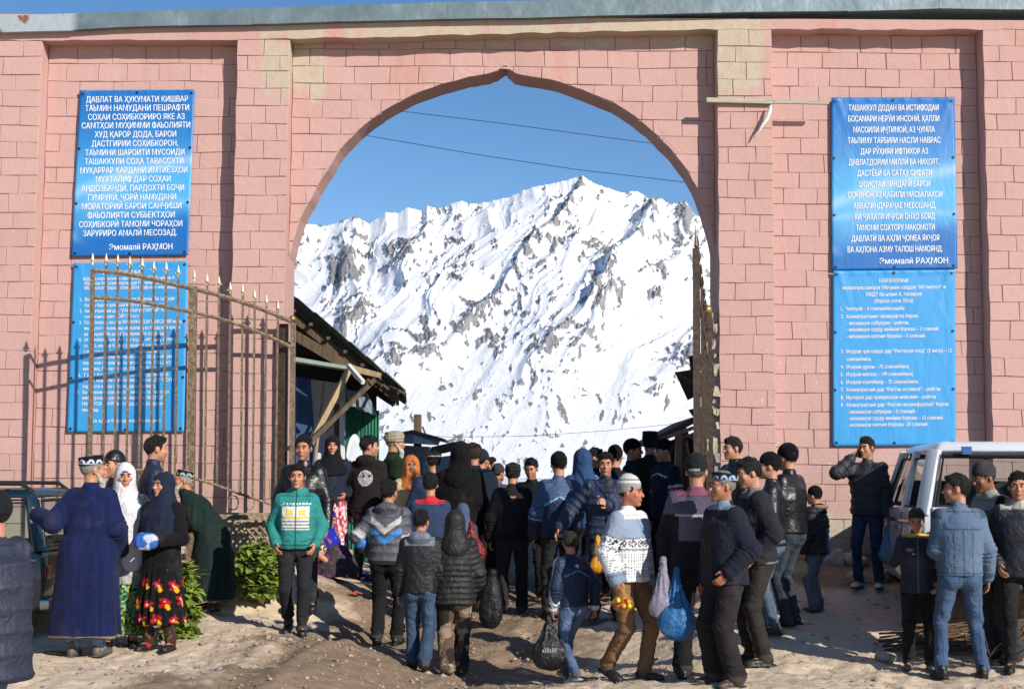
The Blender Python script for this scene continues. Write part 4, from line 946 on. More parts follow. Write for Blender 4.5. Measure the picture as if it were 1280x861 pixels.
def pt_adi(c, q, V, r):
    a = r.isarm; S_ = [r.arm[s] for s in (-1, 1)]; out = np.zeros(len(V), bool)
    up = (q[:, 2] > .36); m = a & (np.abs(q[:, 1]-.0) < .028) & (np.abs(q[:, 0]) > .17)
    c[m & (((q[:, 1]+.03)*100 % 2) < 1.1)] = L('d8dce4'); c[a & (r.armt > .515)] = L('d8dce4')
    c[~a & (np.abs(q[:, 2]-.37+np.abs(q[:, 0])*.4) < .005) & (q[:, 1] > 0)] = L('5f9fd8')
    lg = ~a & (q[:, 1] > .03) & (np.hypot(q[:, 0], q[:, 2]-.42) < .024) & ((q[:, 0]*100 % 1.6) < 1.1); c[lg] = L('d6dae2'); return c
def pt_navyboy(c, q, V, r):
    c[r.isarm & (r.armt > .33) & (r.armt < .50) & (q[:, 1] > -.03)] = L('d9d7b0')*.9; c[~r.isarm & (np.abs(q[:, 2]-.52) < .02)] = L('cfae4a')
    f = (q[:, 1] < 0) & ~r.isarm; c[f & (np.abs(q[:, 2]-.37) < .012) & (np.abs(q[:, 0]+.085) < .03)] = L('c05a4a'); c[f & (np.abs(q[:, 2]-.33) < .005) & (np.abs(q[:, 0]+.08) < .045)] = L('c8ccd6'); c[f & (np.abs(q[:, 0]) < .006)] = L('8a90a0'); return c
def pt_plum(c, q, V, r):
    b = ~r.isarm; hi = (b & (q[:, 2] > .17) & (np.abs(q[:, 0]) < .13+.0*q[:, 2])); c[hi] = L('665866'); c[(q[:, 2] > .36)] = L('55505e'); c[b & (q[:, 2] > .505)] = L('7c4a5e')
    c[b & (np.abs(q[:, 2]-.355) < .004)] = L('b9b4bd'); return c
def pt_bomber(c, q, V, r):
    c[r.isarm] = L('141416'); m = r.isarm & (np.abs(q[:, 1]+.0) < .014) & (r.armt < .4); c[m] = L('77777c'); c[(q[:, 1] > .02) & ~r.isarm & (np.abs(q[:, 2]-.43) < .008) & (np.abs(q[:, 0]) < .03)] = L('b98a6a'); return c
def pt_hoodie(c, q, V, r):
    b = (q[:, 1] > .02) & ~r.isarm; R_ = np.hypot(q[:, 0]+.02, q[:, 2]-.33); c[b & (R_ < .088)] = L('c9c7c2')
    c[b & (R_ < .080) & (((q[:, 0]*1.4+q[:, 2])*100 % 3.4) < 1.2)] = L('55524e'); c[b & (R_ < .072) & (q[:, 2] > .345) & (nz(q, 70, 3) > .1)] = L('2e2c2a'); return c
def pt_key(c, q, V, r):
    m = ~r.isarm & (q[:, 2] < -.115) & (q[:, 2] > -.175); u = ((q[:, 0]+q[:, 1])*100 % 6); v_ = (q[:, 2]+.175)*100
    k = (v_ < .9) | (v_ > 5) | ((u < 1) & (v_ > 0)) | ((np.abs(v_-3) < .6) & (u > 2.6)) | ((np.abs(u-3) < .6) & (v_ > 1.5) & (v_ < 3.4)); c[m & k] = L('77716a'); return c
def pt_tweed(c, q, V, r): n_ = (nz(V, 160, 8) > 0)[:, None]; return np.where(n_, L('8d8a85'), L('b9b6b0'))
def pt_stripes(c, q, V, r):
    for t, w2, k in ((.17, .010, 'd8d8dc'), (.20, .016, 'a83440'), (.23, .010, 'd8d8dc')): c[r.isarm & (np.abs(r.armt-t) < w2)] = L(k)
    c[~r.isarm & (np.abs(q[:, 2]-.44+np.abs(q[:, 0])*.3) < .007)] = L('d8d8dc'); return c
def pt_childblue(c, q, V, r): c[~r.isarm & (q[:, 2] < .24) & (q[:, 0] < .03)] = L('3868a0'); return c
def pt_redcollar(c, q, V, r): c[~r.isarm & (q[:, 2] > .495)] = L('c23038'); return c
def pt_vest(c, q, V, r): c[~r.isarm] = L('55585a'); c[(q[:, 2] > .43) & ~r.isarm] = L('8d8f8c'); return c
def pt_lbhood(c, q, V, r): c[~r.isarm & (q[:, 0] < -.03)] = L('c9ccd2'); c[~r.isarm & (np.abs(q[:, 0]+.03) < .012)] = L('e8ecf2'); return c
def speckle(base, spots):
    """small printed flowers: base colour, list of (frequency, seed, threshold, colour)"""
    def f(V, N, r):
        c = np.tile(L(base), (len(V), 1))
        for k, s, th, col in spots: c[wr(V, k, s, n=4) > th] = L(col)
        return c
    return f
def roses(V, N, r):
    c = np.tile(L('0e0d0e'), (len(V), 1)); a = np.arctan2(V[:, 0], -V[:, 1]); u = a*.22; z = V[:, 2]
    for i in range(24):
        cu = -.62+(i % 8)*.175+(.08 if (i//8) % 2 else 0); cz = .30+(i//8)*.17+.02*math.sin(i*5); d = np.hypot(u-cu+.012*np.sin(z*90), z-cz); an = np.arctan2(z-cz, u-cu)
        c[d < .046+.008*np.cos(an*5)] = L('a8141e'); d2 = np.hypot(u-cu-.028, z-cz+.036); c[d2 < .028+.006*np.cos(an*7)] = L('d8a41e'); c[(d < .018) & (wr(V, 120, 3) > 0)] = L('e8c8b0')
    return c
def camo(V, N, r):
    c = np.tile(L('5b4a3c'), (len(V), 1)); c[wr(V, 16, 2, n=5) > .12] = L('8c7660'); c[wr(V, 18, 7, n=5) > .18] = L('2c2622'); c[wr(V, 22, 9, n=5) > .34] = L('9a8a7a'); return c
def jean(a, b, knee=.5):
    def f(V, N, r):
        n_ = np.clip(wr(V, 12, 4)[:, None]*.4+.5+.55*np.exp(-((V[:, 2]-.62)/.16)**2)[:, None]*(np.abs(N[:, 1])[:, None]), 0, 1); c = L(a)*(1-n_)+L(b)*n_
        m = np.abs(np.abs(V[:, 2]-.93)-.0) < .006; c[m] = c[m]*.5; return c
    return f
def beanie_stripe(c, q): c[(q[:, 2] > .082) & (q[:, 2] < .100)] = L('dcdcda'); c[(q[:, 2] > .100)] = L('8a8a88'); c[(q[:, 2] > .118)] = L('c8c8c4'); return c
def capmark(V, N, r):
    q = (V-r.hc)@r.hR; c = np.tile(L('1b1b1d'), (len(V), 1)); c[(np.abs(q[:, 0]) < .045) & (q[:, 1] > .05) & (q[:, 2] < .022)] = L('9a9a98'); return c
blackbean = dict(kind='beanie', col='141416')
JN, JM = '2a3550', '6d88b4'
G = 'people gathered at the bazaar gate'
P = {}
def pp(key, *a, **k): P[key] = person(*a, **k); return P[key]
# ---- left bank
pp('edge', 'man at the left edge in a glossy dark navy parka and pale jeans', -15, 617, 1000, Y=7.8, H=1.70, face=-118, lean=3, drop=.01, aL=(.04, -.24, -.10, .5, .7, -1), aR='chest', cat='man',
   top=dict(col='2c3242', mat='nylon', style='puffer', sp=.13, hem=-.30, bulk=.06, flare=.0, name='parka'), bottom=dict(paint=jean('4a6488', '7f93ae'), fit=-.012), hat=dict(kind='cap', col='17181c'))
pp('robe', 'old man from behind in a long indigo robe and black embroidered skullcap', 107, 567, 822, H=1.72, face=172, hy=-48, aL=(.30, .02, -.16, .3, .6, -.8), aR=(.06, -.14, -.46), cat='man',
   top=dict(kind='robe', col='1a2246', hemz=.17, flare=.30, trim='a08a6a', bulk=.03, mat='wool'), bottom=dict(col='7d97b8'), shoes=dict(col='5a5650', sole='4a443c'), hair='9a968e', beard='white', hat=dict(kind='doppi', col='101014', pattern='c2c8dc', h=.068), skin='b98262')
pp('capman', 'man in a black leather cap standing behind the woman in the white headscarf', 138, 563, None, 1.7, 13.3, -25, -10, top=dict(col='17181b', mat='leather'), hair='6a6660', hat=dict(kind='cap', col='15151a', mat='leather'), lod=2)
pp('whites', 'woman in a white headscarf, grey tweed coat and green patterned dress', 150, 577, 806, H=1.6, face=14, hy=4, aL='down', aR='belly', cat='woman',
   top=dict(col='9a9792', paint=pt_tweed, hem=-.30, flare=.04, bulk=.02, name='coat'), bottom=dict(kind='skirt', hem=.13, flare=.21, paint=speckle('1d4a20', [(90, 3, .15, '3f8a52'), (120, 5, .25, 'b0a84a'), (110, 9, .38, '86bcae')])), shoes='121212', hat=dict(kind='scarf', col='d8d6da', under='2a3fa0', tail=.46, sides=(.05, .09)), skin='c08a70')
pp('puffer1', 'black haired man in a navy padded jacket looking right between the two headscarf women', 187, 543, None, 1.74, 13.9, 110, 10, tw=0, top=dict(col='1f2a40', mat='nylon', ch=.02), aL='down', aR='down', lod=2)
pp('roses', 'woman in a navy headscarf and black skirt printed with red roses', 199, 588, 818, H=1.58, face=-18, hy=-14, aR='belly', aL=(-.04, -.26, -.30), cat='woman',
   top=dict(col='18181a', paint=pt_key, hem=-.20, bulk=.02, mat='wool', name='cardigan'), bottom=dict(kind='skirt', hem=.26, flare=.24, paint=roses, under='4a3526', upaint=speckle('3e2c22', [(90, 3, .3, '6a5340')])), shoes='1a1816',
   hat=dict(kind='scarf', col='1c2438', under=speckle('b89a50', [(120, 4, .1, '4a3418')]), len=.34, open=.004), skin='c08a70')
for s in (-1, 1):
    hj, kn, an, pt = P['roses'].leg[s]; m = MB(); m.tube([an+A3(0, 0, .045), an-A3(0, 0, .02), an+A3(0, -.06, -.055)], [.045, .045, .04], 10); m.build('sock', solid('red_sock', '9a1c24', .9), P['roses'].root, True)
pp('bent', 'white bearded old man bending forward in a long dark green robe', 262, 587, 783, H=1.70, face=-78, lean=36, hp=-6, hy=10, drop=.075, aL=(-.12, -.30, -.22), aR=(-.12, -.32, -.24), cat='man',
   top=dict(kind='robe', col='1c2b28', hemz=.12, flare=.33, trim='6a5a44', bulk=.03, mat='wool', shift=.0), bottom=dict(col='16181c'), hair='b8b4ac', beard='white', hat=dict(kind='doppi', col='15181c', pattern='a9b2b4', h=.060), shoes='141312', skin='b5795a')
pp('leather', 'tall man in an open black leather jacket standing behind the boy in the teal hoodie', 376, 543, 757, H=1.78, face=-2, hy=-4, aL='relaxed', aR='relaxed', cat='man',
   top=dict(col='101012', mat='leather', hem=-.16, bulk=.02, paint=lambda c, q, V, r: setc(setc(c, (~r.isarm) & (np.abs(q[:, 0]) < .05) & (q[:, 1] < 0), '2a2426'), (~r.isarm) & (np.abs(q[:, 0]) < .04) & (q[:, 1] < 0) & (q[:, 2] > .2) & (q[:, 2] < .36), 'b03848')), bottom=dict(col='2e3238'))
pp('teal', 'boy in a teal zip hoodie with printed chest walking with both hands in his pockets', 368, 577, 781, H=1.52, face=4, hy=0, hp=0, legs='strideL', aL='pocket', aR='pocket', cat='boy',
   top=dict(col='2f8480', paint=pt_teal, hem=-.03, bulk=.012, hoodback=True, rib='27706c'), bottom=dict(col='222226', fit=.004), shoes='1c1b1d')
pp('navyw', 'woman in a black headscarf and navy cardigan with hand on hip and pink floral skirt', 412, 543, None, 1.58, 17.4, 4, 4, aL='hip', aR='down', top=dict(col='1e2636'), bottom=dict(kind='skirt', hem=.3, flare=.2, paint=speckle('a83a52', [(60, 2, .1, 'd8a0a8'), (80, 5, .3, 'e8d8d8')])), hat=dict(kind='scarf', col='121216', len=.14, open=.006), lod=2, cat='woman')
pp('hoodie', 'man in a black hoodie with a round white print on its back', 458, 543, 716, H=1.70, face=165, hy=-62, aL='down', aR='belly', top=dict(col='1e1c1c', paint=pt_hoodie, hoodback=True, bulk=.02), bottom=dict(col='2a2a2e'), lod=1, cat='man')
pp('turban', 'white bearded elder in a striped pale turban and dark green robe beyond the gate', 489, 538, None, 1.70, 17.9, 108, 0, top=dict(kind='robe', col='1a2c1c', mat='wool'), hair='9a968e', beard='white', hat=dict(kind='turban', col='a89c88'), lod=2)
pp('orange', 'person with an orange fleece hood framing a laughing face', 512, 568, None, 1.60, 17.2, 8, 0, top=dict(col='c8b088'), hat=dict(kind='hood', col='c0703a', open=-.004), lod=2, cat='woman')
pp('bluedop', 'man from behind in a blue nylon jacket and dark cap with a pale band', 540, 562, None, 1.74, 16.4, 188, 0, top=dict(col='223450', mat='nylon', bulk=.03), hat=dict(kind='doppi', col='17171c', band='c8b0bc', h=.05), lod=2, aL='relaxed', aR='relaxed')
pp('redcol', 'short haired man from behind in a slate blue jacket with a bright red collar', 536, 590, None, 1.64, 15.0, 182, 0, top=dict(col='2e3c58', paint=pt_redcollar, bulk=.02), lod=2)
pp('chev', 'man walking away in a grey quilted jacket with white and blue chevrons across the back', 483, 597, 812, H=1.70, face=172, hy=-12, legs='strideR', aL='pocketw', aR='belly', cat='man',
   top=dict(col='54545c', paint=pt_chev, style='puffer', mat='nylon', sp=.09, hem=-.05, bulk=.03, hoodback=True, rib='2c2c32'), bottom=dict(col='18181a', fit=.012))
pp('greyh', 'boy walking away in a black jacket with a grey hood and flared blue jeans', 524, 634, 830, H=1.38, face=176, hy=-14, legs='strideL', aL='down', aR='down', cat='boy', top=dict(col='1a1a1e', mat='nylon', hoodback=True, bulk=.02, paint=lambda c, q, V, r: setc(c, (~r.isarm) & (q[:, 1] > .03) & (q[:, 2] > .44), '6a727c')), bottom=dict(paint=jean('26374c', '445a74'), fit=.02))
pp('camo', 'child walking away in a black hooded quilted coat and brown camouflage trousers', 567, 635, 833, H=1.40, face=184, legs='strideR', aL='relaxed', aR='relaxed', cat='child',
   top=dict(col='1f2020', style='puffer', mat='nylon', sp=.058, hem=-.13, bulk=.045, flare=.01), hat=dict(kind='hood', col='1f2020', mat='nylon'), bottom=dict(paint=camo, fit=.028), shoes=dict(col='3c3a36', sole='1a1816'))
# ---- crowd filling the gateway
pp('bighood', 'tall figure from behind in a black hooded coat in mid crowd', 574, 551, None, 1.80, 16.2, 172, 0, top=dict(col='0c0c0e', bulk=.05, hem=-.3, name='coat'), hat=dict(kind='hood', col='0b0b0d'), lod=2, cat='person')
pp('brownh', 'brown haired man in a dark navy coat just right of the black hooded figure', 591, 552, None, 1.76, 17.0, 200, 0, top=dict(col='14202e', bulk=.03), hair='3a2a20', lod=3)
pp('darkcap', 'man in a dark grey knitted cap behind the navy coat, seen from the back', 600, 561, None, 1.72, 17.9, 150, 0, top=dict(col='1c2630'), hat=dict(kind='beanie', col='2a2a30'), lod=3)
pp('purple', 'man in a faded lilac jacket and small grey cap far back in the crowd', 621, 579, None, 1.60, 18.4, 140, 0, top=dict(col='5c586a'), hat=dict(kind='beanie', col='3a3a40'), lod=3)
pp('darkr', 'dark haired man in profile between the grey caps at the back of the crowd', 609, 570, None, 1.66, 18.8, 95, 0, top=dict(col='4a4450'), lod=3)
pp('boygrey', 'boy in a charcoal beanie and grey jacket looking over beside the red net sack', 597, 623, 742, H=1.26, face=-28, hy=-10, aL='down', aR='belly', top=dict(col='2c2e30', bulk=.02), bottom=dict(col='5a6438', fit=.01), hat=dict(kind='beanie', col='2b2a2e'), lod=2, cat='boy')
pp('kidblue', 'child in a dusty blue hood hidden behind the black quilted coat', 577, 628, None, 1.24, 15.4, 190, 0, top=dict(col='3c4258'), hat=dict(kind='hood', col='4c5672'), lod=3, cat='child')
pp('bomber', 'man from behind in a black bomber jacket and flat black cap', 640, 577, 771, H=1.74, face=181, aL='relaxed', aR='relaxed', cat='man', top=dict(col='201f20', paint=pt_bomber, hem=-.04, bulk=.035, rib='161617'), bottom=dict(col='2c2628', fit=.016), hat=dict(kind='kepi', col='232424', h=.055), shoes='3a4244')
pp('lookdn', 'black haired man facing the camera and looking down behind the bomber jacket', 664, 571, None, 1.68, 17.2, -14, 0, hp=12, top=dict(col='141416'), lod=2)
pp('track', 'man from behind in a two tone blue tracksuit top and black knitted hat', 698, 564, 768, H=1.78, face=184, hy=4, aL='relaxed', aR='belly', cat='man', top=dict(col='1e2b44', paint=pt_track, mat='nylon', bulk=.03), bottom=dict(col='25292a', fit=.01), hat=blackbean)
pp('lbhood', 'person with a bright blue hood and a white shoulder stripe beside the black knitted hat', 728, 560, None, 1.70, 16.9, 205, 0, top=dict(col='2a4068', paint=pt_lbhood, bulk=.02), hat=dict(kind='hood', col='2e486e'), lod=2, cat='person')
pp('skull2', 'man in a dark square skullcap in profile beside the blue hood', 743, 558, None, 1.70, 17.6, 75, 0, top=dict(col='1c1c20'), hat=dict(kind='doppi', col='191b28', h=.05), lod=2)
pp('young', 'young man in an open navy quilted jacket facing the camera with one arm lowered', 757, 564, 745, Y=15.2, H=1.72, face=-6, hy=2, aR=(.30, -.08, -.42), aL='chest', cat='man',
   top=dict(col='27324c', style='puffer', mat='nylon', sp=.075, hem=-.07, bulk=.045, paint=lambda c, q, V, r: setc(setc(c, (~r.isarm) & (np.abs(q[:, 0]-.02) < .028) & (q[:, 1] < 0) & (q[:, 2] > .22), '1b1c22'), (~r.isarm) & (q[:, 1] < 0) & (np.abs(q[:, 0]+.07) < .005) & (np.abs(q[:, 2]-.36) < .02), 'c8ccd4')), bottom=dict(col='2a3246'))
pp('bag_boy', 'small boy in navy tracksuit top and pale jeans carrying a black bag', 716, 658, 855, H=1.30, face=-150, hy=-22, legs=((-.05, -.24, .0, 4), (.06, .16, .02, -14)), lean=6, aL=(.07, -.06, -.50), aR=(.10, .04, -.50), cat='boy',
   top=dict(col='1a2a44', paint=pt_adi, mat='nylon', hem=-.03, bulk=.018), bottom=dict(paint=jean('34486c', '64789a'), fit=.002), hair='3a3028', shoes=dict(col='3a3c40', sole='b8b8b4', stripe='d8d8d8'))
pp('bean3', 'black knitted hat from behind, just right of the navy puffer youth\'s head', 769, 556, None, 1.74, 17.2, 165, 0, top=dict(col='1a1c22'), hat=blackbean, lod=2)
pp('bean4', 'man in a black knitted hat and navy coat in profile to the right', 790, 548, None, 1.76, 18.2, 70, 5, top=dict(col='202a3c'), hat=blackbean, lod=2)
pp('tallcap', 'man from behind in a tall dark cap and olive coat, highest head in the crowd', 813, 539, None, 1.80, 18.2, 178, 0, top=dict(col='24281f', bulk=.03), hat=dict(kind='doppi', col='16171f', h=.085), lod=2)
pp('bean5', 'man in a black knitted hat and navy jumper with red and white sleeve stripes', 833, 548, None, 1.78, 17.3, -60, -10, hp=8, top=dict(col='1b2236', paint=pt_stripes, bulk=.02), hat=blackbean, lod=2)
pp('sweater', 'man in a patterned blue and white jumper and brown trousers striding right', 786, 592, 857, H=1.72, face=48, hy=20, legs=((-.08, .17, .035, -24), (.08, -.10, 0, 2)), aR=(.07, -.04, -.50), aL='down', cat='man',
   top=dict(col='e4e4e2', paint=pt_sweater, mat='wool', hem=-.05, bulk=.03, name='jumper', h=.008), bottom=dict(col='7d5c42', fit=.010), hat=dict(kind='beanie', col='9a9a96', paint=beanie_stripe, tall=.01), shoes='232321', skin='b8785a')
pp('plum', 'man from behind in a plum and dark jacket and black cap carrying two plastic bags', 872, 567, 838, H=1.75, face=168, hy=-6, aL='relaxed', aR='relaxed', cat='man', top=dict(col='1e1b22', paint=pt_plum, hem=-.14, bulk=.035), bottom=dict(col='17171a', fit=.02), hair='5a534c', hat=dict(kind='cap', col='1b1b1d', paint=capmark, brim=1), shoes='2c2e30')
pp('doppi3', 'grey haired man in a navy jacket and patterned skullcap, hand in his pocket', 907, 586, 858, H=1.68, face=-66, hy=-6, aL='pocket', aR='down', cat='man', top=dict(col='1a1e2c', mat='fabric', hem=-.08, bulk=.04, paint=lambda c, q, V, r: setc(setc(c, (~r.isarm) & (np.abs(q[:, 0]) < .06) & (q[:, 1] < 0), '2a2426'), (~r.isarm) & (q[:, 2] > .505) & (q[:, 1] < .01), '7e94a8')), bottom=dict(col='252223', fit=.03), hair='8c8880', hat=dict(kind='doppi', col='12141c', pattern='9cb0cc', h=.052), shoes=dict(col='4a3c30', sole='1a1612'), skin='a87054')
pp('leath2', 'dark haired man in a black leather jacket looking left in front of the right pier', 919, 545, None, 1.76, 15.0, -68, 0, top=dict(col='121214', mat='leather', ch=.01), lod=2)
pp('brownpuf', 'man in a dark brown jacket with pale fleece collar and hem looking left', 948, 570, 826, H=1.75, face=-82, hy=4, hp=10, lean=3, aL='pocket', aR='down', cat='man', top=dict(col='25242c', style='puffer', sp=.16, hem=-.06, bulk=.035, paint=lambda c, q, V, r: setc(setc(c, (~r.isarm) & (q[:, 2] > .49), '6f6f72'), (~r.isarm) & (q[:, 2] < -.035), '7c7d80')), bottom=dict(col='2c2a28', fit=.014), shoes='1c1f1e')
pp('bean6', 'man in a black knitted hat half hidden behind the fleece collared jacket', 966, 565, 812, Y=13.4, H=1.73, face=-100, hy=0, top=dict(col='17171a', mat='leather'), bottom=dict(col='55647a'), hat=blackbean, lod=2)
pp('leath3', 'man in black leather jacket and knitted hat next to the small child', 988, 554, 783, H=1.76, face=-130, hy=-8, aL='relaxed', aR='belly', cat='man', top=dict(col='111113', mat='leather', hem=-.02, bulk=.03, ch=.01), bottom=dict(paint=jean('23292f', '3a434c')), hat=blackbean, shoes=dict(col='1a1b1a'))
pp('child', 'small child in a black and blue padded coat with fur trimmed hood', 1021, 607, 757, H=1.20, face=-125, aL='relaxed', aR='belly', cat='child', top=dict(col='1a1c22', paint=pt_childblue, style='puffer', mat='nylon', sp=.07, hem=-.12, bulk=.05, hoodback=True), bottom=dict(col='5c6270', fit=.02), hat=blackbean, shoes='4c3c30')
m = MB(); r = P['child']
for k in range(15):
    a = PI*k/14; c = r.T(.115*math.cos(a), .055+.085*math.sin(a), .545); m.ball(tuple(c), (.034, .034, .030), 7, 5)
m.build('fur_trim', solid('fur', 'a08c74', .95, 0, .3, 60, 1, .02), r.root, True)
pp('phone', 'man in a dark quilted jacket and jeans phoning by the wall', 1087, 545, 752, H=1.76, face=-30, hy=-14, aR=(-.02, -.13, .115, .6, -.1, -1), aL='down', cat='man', top=dict(col='303236', style='puffer', mat='nylon', sp=.10, hem=-.06, bulk=.03), bottom=dict(paint=jean('18233a', '2a3c56')), shoes=dict(col='c8ccd2', sole='1c1c1e', stripe='1e2024'))
pp('navyboy', 'boy with cropped hair in a navy tracksuit top looking down beside the white car', 1150, 632, 838, H=1.38, face=-14, hp=22, hy=-6, aL='pocket', aR='back', legs='stand', cat='boy', top=dict(col='1d2234', paint=pt_navyboy, mat='nylon', hem=-.08, bulk=.02, ch=.01), bottom=dict(col='1c1c1d', fit=.01), hair='3a3029', shoes=dict(col='6c6c6a', sole='3a3a38'))
pp('denim', 'young man seen from behind in a washed denim jacket and blue jeans looking left', 1203, 590, 859, H=1.74, face=177, hy=78, legs='wide', aL='belly', aR='relaxed', cat='man', top=dict(col='7b9abc', paint=pt_denim, hem=-.03, bulk=.02), bottom=dict(paint=jean('2a3f5c', '4c6484')), shoes='131313')
pp('greybean', 'stooping man in dark grey knitted hat and vest behind the white car', 1256, 574, 797, Y=12.15, H=1.68, face=-72, lean=13, hp=14, aR='fwd', aL=(-.04, -.34, -.22), cat='man', top=dict(col='18181a', paint=pt_vest, hem=-.10, bulk=.03), bottom=dict(col='383a3c', fit=.03), hat=dict(kind='beanie', col='35373a', tall=.005), shoes='26282a', skin='8a5a40')
pp('redge', 'man in a dark navy jacket looking out at the right edge of the frame', 1279, 588, 853, H=1.74, face=-12, hy=-6, aL='down', aR='pocket', cat='man', top=dict(col='1a1e2a', mat='nylon', hem=-.08, bulk=.035, paint=lambda c, q, V, r: setc(c, (~r.isarm) & (q[:, 2] > .5), 'a8a49a')), bottom=dict(col='1d1d20'), shoes='151515')
# seated woman
pp('seated', 'woman sitting on the ground in a royal blue headscarf and brown floral dress', 402, 643, 726, Y=16.3, H=1.55, face=58, hp=16, lean=8, cat='woman', seat=True, drop=.50, legs=((-.1, -.42, -.02, 0), (.1, -.42, -.02, 0)), aL=(-.1, -.34, -.30), aR=(-.1, -.34, -.32),
   top=dict(col='6a5040', paint=lambda c, q, V, r: speckle('5c4436', [(46, 3, .1, 'a8917c'), (60, 6, .3, '1c1614'), (70, 8, .42, 'd8c8b4')])(V, None, r), bulk=.035, hem=-.1, name='dress'), bottom=dict(kind='none'), hat=dict(kind='scarf', col='2228a0', len=.3, tail=.2, paint=lambda c, q, V, r: setc(c, wr(V, 50, 3) > .45, 'a0604a')))
# ---------------------------------------------------------------- printed banners
def textmesh(t):
    cu = bpy.data.curves.new('lettering', 'FONT'); cu.body = t; cu.size = 1; cu.resolution_u = 2; to = bpy.data.objects.new('lettering', cu); C.objects.link(to)
    me = bpy.data.meshes.new_from_object(to.evaluated_get(bpy.context.evaluated_depsgraph_get())); bpy.data.objects.remove(to); return me
def xmax(t): return max(v.co.x for v in textmesh(t).vertices)
def xmin(t): return min(v.co.x for v in textmesh(t).vertices)
def banner(nm, label, cn, lines, col_fn, sag=.012, seed=0):
    (ax, ay), (bx, by), (cx, cy), (dx, dy) = cn; Yb = YW-.055; nx, nz_ = 50, 72; rng = np.random.default_rng(seed)
    def P(u, v, off=0):
        x = (ax*(1-u)+bx*u)*(1-v)+(dx*(1-u)+cx*u)*v; y = (ay*(1-u)+by*u)*(1-v)+(dy*(1-u)+cy*u)*v
        p = at(x, y, Yb); wob = .6*sag*(math.sin(u*9+v*4+seed)*.25+math.sin((u-v)*14+seed)*.2)*min(1, 6*min(u, 1-u, v, 1-v)+.1)
        edge = .012*math.exp(-((u*14) % 2)) if v < .02 else 0
        cr = .014*math.exp(-(((u-.04)-(v*.5))/.02)**2)*math.exp(-v*12)+.014*math.exp(-(((1-u-.04)-(v*.5))/.02)**2)*math.exp(-v*12)
        return (p.x, Yb+wob-off-edge-cr, p.z)
    V = []; cols = []
    for off in (0, -.006):
        for j in range(nz_+1):
            for i in range(nx+1): V.append(P(i/nx, j/nz_, off)); cols.append(col_fn(i/nx, j/nz_))
    Fc = []; W_ = nx+1; K = W_*(nz_+1)
    for j in range(nz_):
        for i in range(nx):
            a = j*W_+i; Fc.append((a, a+W_, a+W_+1, a+1)); Fc.append((a+K, a+1+K, a+W_+1+K, a+W_+K))
    for i in range(nx):
        Fc.append((i, i+1, i+1+K, i+K)); a = nz_*W_+i; Fc.append((a, a+K, a+1+K, a+1))
    for j in range(nz_):
        a = j*W_; Fc.append((a, a+K, a+W_+K, a+W_)); a += nx; Fc.append((a, a+W_, a+W_+K, a+K))
    root = link('banner', mesh_from('banner', V, np.array(Fc), MBAN, True, np.array(cols))); tag(root, label, 'banner', 'blue printed banners on the wall')
    for u, v in [(.03, .02), (.5, .015), (.97, .02), (.02, .35), (.98, .35), (.02, .68), (.98, .68), (.03, .98), (.5, .985), (.97, .98)]:
        p = P(u, v, .008); MB().tube([p, (p[0], p[1]+.012, p[2])], .016, 8).build('eyelet', EYL, root)
    for (txt, x0, x1, yc, hpx) in lines:
        t2 = txt.translate(str.maketrans('ФфЪъ', 'Ооbь')); me = textmesh(t2); bm = bmesh.new(); bm.from_mesh(me)
        for k, ch in enumerate(txt):         # letters the font cannot fill are finished with their own strokes
            if ch in 'ФфЪъ':
                R_ = xmax(t2[:k+1]); l0 = R_-xmax(t2[k])+xmin(t2[k]); c = (l0+R_)/2; x_ = .52 if ch in 'фъ' else .73
                bxs = [(c-.045, c+.045, -.06 if ch == 'Ф' else -.2, .76)] if ch in 'Фф' else [(l0-.13, l0+.02, x_-.06, x_+.03)]
                for a, b, y0, y1 in bxs: bm.faces.new([bm.verts.new(p) for p in ((a, y0, 0), (b, y0, 0), (b, y1, 0), (a, y1, 0))])
        bm.to_mesh(me); bm.free(); n = len(me.vertices); co = np.zeros(n*3, np.float32); me.vertices.foreach_get('co', co); co = co.reshape(-1, 3)
        mx, Mx = co[:, 0].min(), co[:, 0].max()
        for k, v in enumerate(me.vertices):
            x = x0+(co[k, 0]-mx)/(Mx-mx)*(x1-x0); y = yc+hpx/2-co[k, 1]/.72*hpx
            # undo the banner's lean: find u, v
            vv = (y-(ay+by)/2)/((cy+dy)/2-(ay+by)/2); l = ax*(1-vv)+dx*vv; rr_ = bx*(1-vv)+cx*vv; u = (x-l)/(rr_-l)
            p = P(min(max(u, 0), 1), min(max(vv, 0), 1), .0055); v.co = p
        bm = bmesh.new(); bm.from_mesh(me); ret = bmesh.ops.duplicate(bm, geom=bm.verts[:]+bm.edges[:]+bm.faces[:]); bmesh.ops.translate(bm, verts=[e for e in ret['geom'] if isinstance(e, bmesh.types.BMVert)], vec=(hpx*.04*.0093, -.0008, 0)); bm.to_mesh(me); bm.free()
        me.materials.clear(); me.materials.append(MLET); link('lettering', me, root)
    return root
def ban_mat():
    m, nt, b = newmat('banner_vinyl'); col = ND(nt, 'Attribute', attribute_name='Col').outputs['Color']
    nt.links.new(col, b.inputs['Base Color']); b.inputs['Roughness'].default_value = .45
    bump(nt, b, noise(nt, 3.5, 4, .55, None, 1.2, (1, 1, .35)), .35, .03); return m
MBAN = ban_mat(); EYL = solid('eyelet_metal', '30343a', .4, .5, .1, 20, 0); MLET = solid('white_print', (.74, .77, .80), .6, 0, .03, 20, 0)
